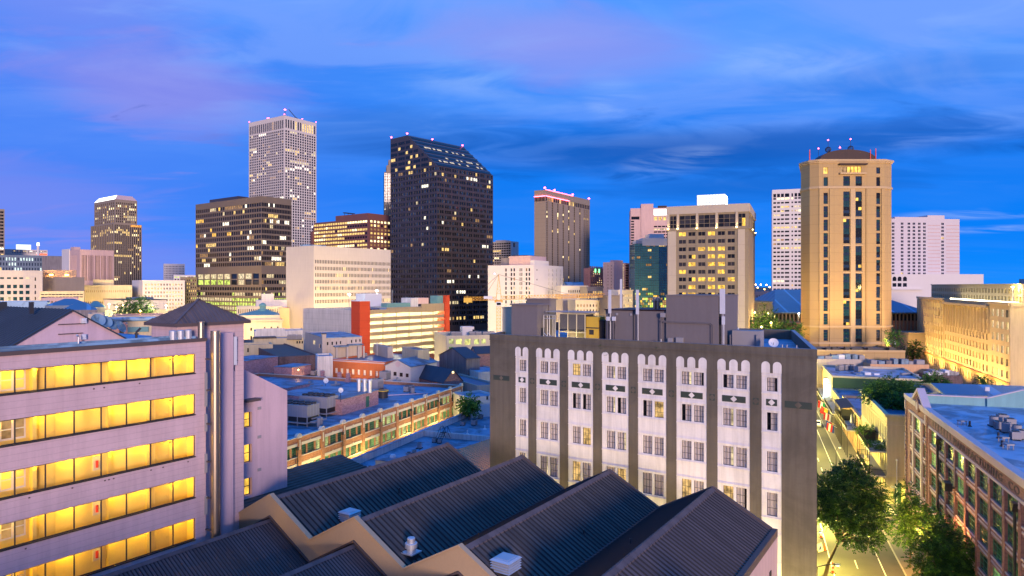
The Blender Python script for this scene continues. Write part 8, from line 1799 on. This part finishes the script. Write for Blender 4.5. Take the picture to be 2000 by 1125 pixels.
# ---------------------------------------------------------------- roofs between the street and the big stone building
def quarter_roofs():
    for lab, cat, xl, xr, y, Y, m, rm, dp in (('podium of brick tinted tan as if lit under the beige tower, cluttered with roof gear', 'podium', 1590, 1768, 683, 236, 'beige_stone', 'gravel_roof', 22), ('long low blue roof with a row of grey sheds, before the podium', 'building', 1596, 1700, 701, 231.5, 'house_tan', 'membrane', 10), ('low dark house under a wide blue roof right of the row of sheds', 'building', 1700, 1815, 711, 224, 'peach_wall', 'membrane', 12), ('dark slate-roofed building with a row of pale units', 'building', 1668, 1810, 739, 206, 'shed_grey', 'membrane_dark', 14), ('dark purple-roofed houses below the stone building', 'building', 1815, 1880, 733, 215, 'brick_dark', 'slate_roof', 14)):  # podium's tan wall colour stands in for amber light on it
        T = Tower('building', lab, cat, xl-3, xl, xr, Y, 96, ytop=y, L=dp); ops = [(T.ur(1621), T.ur(1624), T.z(697), T.z(690), 'glass_dark'), (T.ur(1683), T.ur(1690), T.z(700), T.z(692), 'lit_gold')] if cat == 'podium' else []
        T.body(m, rm, ops, par=.6); T.done(); rnd = random.Random(xl)
        if cat == 'podium':
            b = MB(); b.box(0, T.R, -.25, 0, T.z1-.5, T.z1+.05); b.build('cornice', 'beige_trim', T.root)
            for i in range(6): b = MB(); x = T.ur((1618, 1630, 1655, 1668, 1700, 1742)[i]); b.box(x, x+1.6, 2, 3.4, T.z1-.6, T.z1+.5+.2*(i % 3)); b.build('roof_unit', 'dark_metal', T.root)
            b = MB(); b.box(1, T.R-1, 4.2, 4.5, T.z1-.6, T.z1+.3); b.build('pipe_rack', 'dark_metal', T.root)
        else:
            for i in range(7): b = MB(); x = T.R*(.06+.13*i); h = rnd.uniform(.6, 1.6); b.box(x, x+rnd.uniform(1.2, 2.6), 2, 2+rnd.uniform(1.5, 4), T.z1-.6, T.z1+h); b.build('roof_unit', rnd.choice(['equip_grey', 'membrane', 'shed_grey', 'white_metal']), T.root)
    for i, px in enumerate((1736, 1745)): dish(W(px, 241), 15.6, ['white dish on the podium roof, left one', 'white dish on the podium roof, right one'][i], 1.0, .2, 70, 2.2)
    for i, px in enumerate((1732, 1745, 1758, 1771, 1783)): Y = 213; q = W(px, Y); z = Zy(731, Y); condenser(q, z-2.2, ['first pale box in the row on the slate-roofed building', 'second pale box in the row on the slate-roofed building', 'third pale box in the row on the slate-roofed building', 'fourth pale box in the row on the slate-roofed building', 'fifth pale box in the row on the slate-roofed building'][i], 2.2, .1, 1, 'pale boxes in a row on the slate-roofed building')
    # sheds behind the blue-roofed factory
    T = Tower('building', 'low tan-walled building with a teal hipped roof and open bays, behind the factory gable', 'building', 1788, 1792, 1862, 158, 98, z1=Zy(768, 158), L=12); gable(T, 'house_tan', 'blue_roof', 'x', zr=Zy(753, 164)); b = MB()
    for px in (1794, 1800, 1806): x = T.ur(px); b.box(x, x+.5, -.05, 0, T.z1-3.4, T.z1-.4)
    b.build('bay_opening', 'dark_metal', T.root)
    T = Tower('warehouse', 'long warehouse with a dark blue low-pitched roof and an amber wall lamp', 'warehouse', 1842, 1848, 2030, 150, 104, z1=Zy(770, 150), L=16); gable(T, 'house_tan', 'blue_roof', 'x', zr=Zy(749, 158), ov=.5)
    x = T.ur(1936); b = MB(); b.box(x-.2, x+.2, -.4, 0, T.z1-1.5, T.z1-1.2); b.build('wall_lamp', 'glow_amber', T.root); point(T.root, (x, -1.3, T.z1-1.7), 420, AMBER, .2); b = MB(); b.box(T.ur(1956), T.ur(1977), -.12, 0, T.z1-4.4, T.z1-1.2); b.build('roller_door', 'equip_grey', T.root); b = MB(); b.box(T.ur(1956), T.ur(1978), -1.2, 0, T.z1-1.1, T.z1-.9); b.build('door_canopy', 'membrane_pale', T.root); b = MB(); b.box(T.ur(1987), T.ur(1996), -.06, 0, T.z1-3.5, T.z1-1.4); b.build('window', 'glass_dark', T.root)
    b = MB(); x = T.ur(1939); b.box(x-.3, x+.6, 3, 3.6, T.z1+.5, T.z1+1.5); b.build('roof_vent', 'white_metal', T.root)
    # tall neon sign in front of the stone building
    Y = 226; r = thing('neon_sign', 'tall brilliant white neon pylon sign before the cream stone building', 'sign', W(1967, Y), 0, .3); z0, z1 = Zy(758, Y), Zy(730, Y); b = MB(); b.box(-.65, .65, -.4, .4, z0, z1); b.build('lit_face', 'neon_white', r); b = MB(); b.lathe((0, 0, z1-.4), [(.02, -.6), (.9, -.2), (1.0, .3), (.6, .9), (.02, 1.1)], 12); b.build('lit_top', 'neon_white', r); b = MB(); b.box(-.9, -.66, -.3, .3, z0, z1); b.cyl((0, 0, 0), (0, 0, z0), .3); b.build('pylon', 'green_wall', r); point(r, (-.5, -2, z1-2), 2600, (.6, 1.0, .85), .6)
    r = thing('lit_sign', 'white glowing box sign at the right edge below the stone building', 'sign', W(1998, 214), 0, .2); b = MB(); b.box(-.9, 1.2, -.3, .3, Zy(759, 214), Zy(749, 214)); b.build('lit_face', 'neon_white', r); b = MB(); b.cyl((0, 0, 0), (0, 0, Zy(759, 214)), .15); b.build('post', 'dark_metal', r)
quarter_roofs()
# ---------------------------------------------------------------- trees
def tree(name, label, base, trunk, crown, n, seed, leaf=.22, mats=('leaf_dark', 'leaf_mid', 'leaf_light'), group=None, z0=0., cat='tree'):
    """trunk: (height, radius, lean x, lean y); crown: list of clumps (x, y, z, rx, rz) about the base"""
    rnd = random.Random(seed); r = thing(name, label, cat, base, z0, 0, group); h, rad, lx, ly = trunk
    b = MB(); top = Vector((lx, ly, h)); pts = [Vector((0, 0, -.05)), Vector((lx*.25, ly*.25, h*.4)), top]
    for i, (a, c) in enumerate(zip(pts, pts[1:])): b.cyl(a, c, rad*(1-.28*i), rad*(1-.28*(i+1)), 9)
    for (x, y, z, rx, rz) in crown:
        c = Vector((x, y, z)); mid = top.lerp(c, .5)+Vector((rnd.uniform(-.2, .2), rnd.uniform(-.2, .2), rnd.uniform(0, .3)))*rx*.5; b.cyl(top, mid, rad*.42, rad*.26, 6); b.cyl(mid, c, rad*.26, rad*.08, 6)
        for k in range(4): e = c+Vector((rnd.gauss(0, 1), rnd.gauss(0, 1), rnd.gauss(0, .7)))*rx*.6; b.cyl(mid.lerp(c, .6), e, rad*.12, rad*.03, 4)
    b.build('trunk', 'bark', r)
    lm = MB(); tot = sum(c[3]**2*c[4] for c in crown)
    for (x, y, z, rx, rz) in crown:
        m = int(n*rx*rx*rz/tot); sprays = max(6, m//16)
        for s_ in range(sprays):
            d = Vector((rnd.gauss(0, 1), rnd.gauss(0, 1), rnd.gauss(0, 1))).normalized(); q = rnd.random()**.42*(1+.22*rnd.random()**3)
            c = Vector((x+d.x*rx*q, y+d.y*rx*q, z+d.z*rz*q)); out = (d+Vector((0, 0, -.35))+Vector((rnd.gauss(0, .3), rnd.gauss(0, .3), rnd.gauss(0, .3)))).normalized(); side = out.cross(Vector((0, 0, 1))).normalized() if abs(out.z) < .95 else Vector((1, 0, 0)); mi = rnd.choice((0, 0, 1, 1, 2))
            for k in range(16):
                t = (k//2)*leaf*.55; sg = 1 if k % 2 else -1; p = c+out*t+Vector((0, 0, -.03*t*t)); ax = (out*.6+side*sg+Vector((rnd.gauss(0, .35), rnd.gauss(0, .35), rnd.gauss(0, .35)))).normalized()*leaf*rnd.uniform(.7, 1.3); pr = ax.cross(Vector((rnd.gauss(0, 1), rnd.gauss(0, 1), rnd.gauss(.8, .6)))).normalized()*leaf*.34
                lm.face([p, p+ax*.5+pr, p+ax, p+ax*.5-pr], mi)
    lm.build('crown', list(mats), r); return r
def trees():
    B = Vector((40.6, 87.5)); c = lambda px, py, Y: (X(px, Y)-B.x, Y-B.y, Zy(py, Y))
    cl = [(*c(1625, 960, 88), 2.2, 1.9), (*c(1660, 940, 90), 2.4, 2.0), (*c(1692, 965, 90), 2.3, 1.9), (*c(1635, 1005, 87), 2.2, 1.5), (*c(1672, 1010, 88), 2.6, 1.6), (*c(1706, 1020, 88), 2.0, 1.5), (*c(1668, 1050, 86), 1.7, .9), (*c(1700, 1056, 86), 1.5, .8), (*c(1650, 920, 92), 1.4, 1.2), (*c(1672, 915, 92), 1.3, 1.2), (*c(1602, 985, 88), 1.5, 1.5), (*c(1715, 985, 90), 1.4, 1.1), (*c(1600, 945, 90), 1.3, 1.2)]
    tree('street_tree', 'big spreading street tree beside the grey hotel, its underside lit green', B, (4.6, .26, 2.0, .4), cl, 42000, 1, .23)
    B2 = Vector(sp(29.6, -2.1)); c2 = lambda px, py, Y: (X(px, Y)-B2.x, Y-B2.y, Zy(py, Y)); Y = B2.y
    tree('street_tree', 'slim young street tree on the right pavement, between the big tree and the brick wall', B2, (4.5, .12, .3, .2), [(*c2(1772, 970, Y), 1.3, 1.6), (*c2(1785, 1000, Y), 1.6, 1.4), (*c2(1765, 1015, Y), 1.5, 1.3), (*c2(1790, 1032, Y), 1.6, 1.2), (*c2(1772, 1050, Y), 1.5, 1.0), (*c2(1802, 1010, Y), 1.2, 1.3)], 13000, 2, .2)
    B3 = Vector(sp(42, -1.2)); Y = B3.y; c3 = lambda px, py, Yq: (X(px, Yq)-B3.x, Yq-B3.y, Zy(py, Yq))
    tree('street_tree', 'dense leafy street tree at the bottom right before the brick wall', B3, (4.0, .2, .4, 0), [(*c3(1830, 1050, Y), 1.9, 1.6), (*c3(1858, 1070, Y), 2.2, 1.7), (*c3(1885, 1095, Y), 2.0, 1.5), (*c3(1820, 1095, Y), 2.2, 1.7), (*c3(1858, 1118, Y), 2.5, 1.7), (*c3(1905, 1125, Y), 1.6, 1.4), (*c3(1845, 1035, Y), 1.2, 1.1)], 26000, 3, .22)
    B4 = Vector(sp(34, -.2)); Y = B4.y; c4 = lambda px, py, Yq: (X(px, Yq)-B4.x, Yq-B4.y, Zy(py, Yq))
    tree('street_tree', 'thin sapling half hidden against the brick wall windows', B4, (3.6, .09, .2, 0), [(*c4(1822, 1005, Y), 1.0, 1.3), (*c4(1828, 1030, Y), 1.1, 1.1), (*c4(1815, 1040, Y), 1.0, 1.0)], 3500, 4, .19)
    # roof garden on the cream house
    for i, (px, py, Y, rx, lab) in enumerate(((1716, 765, 134, 2.6, 'broad dark shrub at the left of the cream house roof garden'), (1738, 760, 138, 3.2, 'tallest leafy tree of the cream house roof garden'), (1757, 772, 137, 2.6, 'rounded shrub at the right of the cream house roof garden'), (1752, 787, 128, 1.8, 'low yellow-green bush behind the brick planter wall'), (1776, 768, 142, 2.4, 'dark shrub nearest the factory gable in the roof garden'))):
        q = W(px, Y); z = Zy(py, Y); tree('roof_shrub', lab, q, (max(.3, z-15.6-rx*.3), .10, 0, 0), [(0, 0, z-15.6, rx, rx*.75), (rx*.7, .4, z-15.9, rx*.7, rx*.55), (-rx*.7, -.3, z-16, rx*.7, rx*.5), (.2, -.4, z-15.6+rx*.4, rx*.6, rx*.5)], 5200, 10+i, .28, group='roof garden plants', z0=15.6, cat='shrub' if i != 1 else 'tree')
    q = W(1824, 176); z = Zy(748, 176); tree('round_tree', 'neatly rounded tree among the dark roofs below the stone building', q, (z-2, .25, 0, 0), [(0, 0, z, 3.0, 2.2), (1.5, 0, z-.6, 2.0, 1.5), (-1.6, .2, z-.6, 2.0, 1.5)], 7000, 20, .32)
    for i, (px, py, Y, rx, n, lab) in enumerate(((250, 603, 285, 4.2, 4200, 'left one of the pair of floodlit trees in the forecourt'), (276, 601, 288, 4.6, 4600, 'right one of the pair of floodlit trees in the forecourt'), (1481, 634, 270, 4.6, 4200, 'dark tree beside the tan hotel on the side street'), (1493, 618, 282, 2.4, 1500, 'narrow conical tree before the classical pilasters'), (1510, 628, 276, 3.4, 2600, 'small tree right of the conical one on the side street'), (1530, 642, 256, 3.0, 2200, 'orange-lit bush on the side street corner'), (1548, 643, 252, 3.4, 2600, 'palm-like clump under the casino terrace'), (1785, 683, 262, 3.2, 3000, 'single round tree at the corner of the cream stone building'), (1745, 658, 240, 2.6, 1500, 'dark tree tucked against the beige tower'), (916, 790, 148, 1.5, 2600, 'bright yellow-green tree in the yard by the brick warehouse'), (1918, 744, 215, 1.6, 900, 'tiny tree at the foot of the stone building near the neon pylon'), (1985, 747, 218, 1.6, 900, 'tiny tree between the neon pylon and the glowing box sign'))):
        q = W(px, Y); z = max(rx*.9, Zy(py, Y)); kk = [(0, 0, z, rx, rx*.8), (rx*.6, 0, z-rx*.3, rx*.6, rx*.5), (-rx*.6, .2, z-rx*.25, rx*.65, rx*.5), (.1, -.3, z+rx*.5, rx*.55, rx*.45)]
        if 'conical' in lab: kk = [(0, 0, z-1.5, 2.6, 2.0), (0, 0, z+1, 1.9, 1.8), (0, 0, z+3.2, 1.1, 1.6)]
        tree('tree', lab, q, (max(.6, z-rx*.5), .22, 0, 0), kk, n, 30+i, .42, mats=('leaf_mid', 'leaf_light', 'leaf_light') if i in (9,) else ('leaf_dark', 'leaf_mid', 'leaf_light'), group='trees among the buildings')
    # plants on the galleries
    for i, (t, v, z, rx, lab) in enumerate(((-13.5, -2.0, 8.9, .9, 'bushy pot plant at the far end of the upper gallery'), (-9.5, -1.4, 9.9, .8, 'leafy plant above the dark screen on the upper gallery'), (-3.8, -2.3, 8.9, .55, 'pot plant at the gallery rail'), (-1.6, -.8, 8.9, .75, 'reddish pot plant at the near end of the upper gallery'), (-14.5, -2.3, 8.9, .8, 'second bushy pot plant at the far end of the upper gallery'))):
        tree('pot_plant', lab, sp(t, v), (.45, .12, 0, 0), [(0, 0, .9, rx, rx*.7)], 900, 60+i, .2, group='gallery pot plants', z0=z, cat='pot plant')
trees()
# ---------------------------------------------------------------- street furniture
def street_lamp(q, label, z=8.2, arm=(1.6, 0), power=4200, c=YELLOW, glow_='glow_yellow', group='street lamps along the street', wide=False):
    r = thing('street_lamp', label, 'street lamp', q, 0, 0, group); b = MB(); b.cyl((0, 0, 0), (0, 0, z), .10, .06, 8); b.lathe((0, 0, 0), [(.22, 0), (.2, .5), (.1, .7)], 8); n = 7; pts = [(arm[0]*i/n, arm[1]*i/n, z+.5*math.sin(math.pi/2*i/n)) for i in range(n+1)]; b.tube(pts, .045, 6); b.build('post', 'dark_metal', r)
    x, y = arm; b = MB(); b.box(x-.14, x+.32, y-.14, y+.14, z+.42, z+.56); h = b.build('lamp_head', 'flag_blue' if 'blue' in label else 'grey_metal', r); b = MB(); b.box(x-.1, x+.26, y-.1, y+.1, z+.37, z+.415); b.build('lamp_glass', glow_, h); (point if wide else street_light)(r, (x+.08, y, z+.25), power, c); return r
def furniture():
    street_lamp(sp(33.5, -15.6), 'curved-arm street lamp with a blue head beside the grey hotel', 4.4, (2.2*SN.x, 2.2*SN.y), 11000, (1.0, .80, .12), wide=True)
    street_lamp(sp(35.7, -.9), 'amber street lamp glowing through the leaves on the right pavement', 6.9, (-1.5*SN.x, -1.5*SN.y), 7000, AMBER, 'glow_amber', wide=True)
    for i, t in enumerate((52, 12, -8, -34, -62, -92, -122)):
        street_lamp(sp(t, -15.2), ['yellow street lamp below the lower frame edge', 'yellow street lamp just before the crossing, behind the hotel corner', 'yellow street lamp just beyond the crossing', 'yellow street lamp opposite the cream house', 'yellow street lamp opposite the peach house', 'yellow street lamp opposite the pale green house', 'yellow street lamp at the far end of the street'][i], 7.2, (1.9*SN.x, 1.9*SN.y), 24000 if t < 0 else 70000, (1.0, .82, .14), wide=t < 0)
    street_lamp(sp(3.0, 7.0), 'yellow lamp in the cross street behind the cream corner house', 6.0, (0, -.6), 20000, (1.0, .88, .12))
    street_lamp(sp(-22, -5.8), 'yellow lamp under the galleries of the cream house', 3.9, (.6*SN.x, .6*SN.y), 3000, (1.0, .85, .25))
    # alley between the saw-tooth hall and the hotel
    d = Vector((2000, -1316)).normalized(); n = Vector((-d.y, d.x)); H0 = Vector(W(957, 164150/1957))
    for i, t in enumerate((3, 12, 21, 30, 38)): q = H0+d*t-n*6.5; street_lamp((q.x, q.y), ['alley lamp behind the first saw-tooth ridge', 'alley lamp behind the second saw-tooth ridge', 'alley lamp behind the third saw-tooth ridge', 'alley lamp behind the last saw-tooth ridge', 'alley lamp at the hotel corner'][i], 5.5, (n.x*.9, n.y*.9), 5500, (1.0, .76, .20), group='lamps in the alley before the hotel', wide=True)
    # signs
    r = thing('stop_sign', 'red octagonal stop sign at the crossing', 'stop sign', G(1728, 1062, 0) if False else sp(10, -2.5), 0, SPH+math.pi/2); b = MB(); b.cyl((0, .03, 0), (0, .03, 3.2), .04, n=6); b.build('post', 'galvanised', r)
    ang = math.atan2(-1, .0); oc = [(.46*math.cos(math.pi/8+math.pi/4*i), 2.9+.46*math.sin(math.pi/8+math.pi/4*i)) for i in range(8)]; r.rotation_euler = (0, 0, R_(-25)); b = MB(); b.plate([(x*1.08, 2.9+(z-2.9)*1.08) for x, z in oc], -.02, .0); f = b.build('sign_plate', 'sign_white', r); b = MB(); b.plate(oc, -.028, -.021); b.build('sign_face', 'stop_red', f)
    tcu = bpy.data.curves.new('lettering', 'FONT'); tcu.body = 'STOP'; tcu.size = .34; tcu.align_x = 'CENTER'; tcu.align_y = 'CENTER'; tcu.materials.append(MATS['sign_white']); t = bpy.data.objects.new('lettering', tcu); COL.objects.link(t); t.parent = f; t.location = (0, -.033, 2.9); t.rotation_euler = (R_(90), 0, 0); text_mesh(t)
    q = sp(1.2, 1.3); r = thing('street_sign', 'tall pale post with a small black and white one-way arrow sign at the corner house', 'street sign', q, 0, R_(-25)); b = MB(); b.cyl((0, 0, 0), (0, 0, 7.8), .07, n=8); b.lathe((0, 0, 7.8), [(.16, 0), (.16, .2), (.02, .35)], 8); b.build('post', 'white_metal', r); b = MB(); b.box(-.95, .0, -.1, -.07, 3.1, 3.45); p = b.build('sign_plate', 'sign_white', r); b = MB(); b.plate([(-.88, 3.275), (-.7, 3.4), (-.7, 3.32), (-.4, 3.32), (-.4, 3.23), (-.7, 3.23), (-.7, 3.15)][::-1], -.115, -.101); b.build('arrow', 'dark_metal', p)
    # cones, barrier, folding sign, car, pedestrian
    for i, (px, py, tall) in enumerate(((1626.5, 1119, 1), (1611, 1075, 0), (1604, 1050, 1))):
        r = thing('traffic_cone', ['tall banded channelising cone nearest the lower edge', 'plain orange cone by the folding sign', 'banded cone under the lamp arm'][i], 'traffic cone', G(px, py), 0, .2, 'cones along the left lane'); b = MB(); b.box(-.28, .28, -.28, .28, .0, .06); b.build('base', 'rubber', r); hh = 1.35 if tall else 1.0; b = MB()
        nb = 5 if tall else 3
        for k in range(nb): z0, z1 = .06+hh*k/nb, .06+hh*(k+1)/nb; r0, r1 = .17-.13*k/nb, .17-.13*(k+1)/nb; b.c = 1 if (k % 2 and tall) else 0; b.lathe((0, 0, 0), [(r0, z0), (r1, z1)], 12)
        b.build('body', ['cone_orange', 'sign_white'], r)
    q = G(1600, 1076); r = thing('folding_sign', 'blue and white folding sign on the left pavement by the cone', 'sign', q, .0, .5); b = MB(); b.face([(-.6, -.3, 0), (.6, -.3, 0), (.5, 0, 1.1), (-.5, 0, 1.1)]); b.face([(.6, .3, 0), (-.6, .3, 0), (-.5, 0, 1.1), (.5, 0, 1.1)]); b.build('panel', 'sign_white', r); b = MB(); b.face([(-.4, -.24, .25), (.1, -.24, .25), (.3, -.12, .7), (-.1, -.12, .7)]); b.build('blue_patch', 'flag_blue', r)
    q = G(1604, 1124); r = thing('barrier', 'yellow crowd barrier standing by the hotel wall at the lower edge', 'barrier', (q[0]-.8, q[1]+1), 0, math.pi/2-TS); b = MB()
    for x in [-1.6+.16*i for i in range(21)]: b.cyl((x, 0, .2), (x, 0, 1.1), .02, n=5)
    b.tube([(-1.65, 0, .0), (-1.65, 0, 1.15), (1.65, 0, 1.15), (1.65, 0, 0)], .035, 6); b.tube([(-1.65, 0, .2), (1.65, 0, .2)], .03, 6); b.build('rail_panel', 'equip_yellow', r)
    for x in (-1.3, 1.3): b = MB(); b.box(x-.04, x+.04, -.4, .4, .0, .05); b.build('foot', 'equip_yellow', r)
    q = G(1596, 832); car((q[0], q[1]), 0, SPH, 'white car driving away up the far end of the street', 'car_white', 'cars on the street')
    for i, (t, m) in enumerate(((-118, 'dark_metal'), (-130, 'stop_red'))): car(sp(t, -15.8), 0, SPH, ['dark car parked at the far left kerb of the street', 'red car parked at the far left kerb of the street'][i], m, 'cars on the street')
furniture()
def person():
    q = G(1602.5, 811); r = thing('person', 'person in dark clothes walking up the far pavement', 'person', q, 0, SPH+math.pi)
    me = bpy.data.meshes.new('person'); P = [(0, 0, .95), (0, 0, 1.2), (0, 0, 1.45), (0, .02, 1.56), (0, .02, 1.68), (.03, .1, .5), (.12, .1, .08), (.22, .1, .04), (-.05, -.1, .5), (-.22, -.1, .1), (-.10, -.1, .04), (0, .2, 1.43), (.05, .26, 1.15), (.16, .25, .92), (0, -.2, 1.43), (-.06, -.26, 1.15), (-.04, -.25, .9), (0, .09, .92), (0, -.09, .92)]
    E = [(0, 1), (1, 2), (2, 3), (3, 4), (0, 17), (17, 5), (5, 6), (6, 7), (0, 18), (18, 8), (8, 9), (9, 10), (2, 11), (11, 12), (12, 13), (2, 14), (14, 15), (15, 16)]
    me.from_pydata(P, E, []); o = put('body', me, r); o.modifiers.new('skin', 'SKIN'); rad = [.15, .13, .17, .06, .11, .07, .045, .035, .07, .045, .035, .065, .045, .035, .065, .045, .035, .1, .1]
    for v, q_ in zip(me.skin_vertices[0].data, rad): v.radius = (q_, q_)
    me.skin_vertices[0].data[0].use_root = True; sb = o.modifiers.new('sub', 'SUBSURF'); sb.levels = 1; sb.render_levels = 2; me.materials.append(MATS['cloth_dark'])
    b = MB(); b.lathe((0, .02, 1.68), [(.02, -.12), (.09, -.06), (.105, .03), (.08, .1), (.01, .13)], 12); b.build('head', 'skin', r); b = MB(); b.lathe((-.01, .02, 1.70), [(.108, .0), (.112, .05), (.085, .11), (.01, .14)], 12); b.build('hair', 'dark_metal', r)
person()
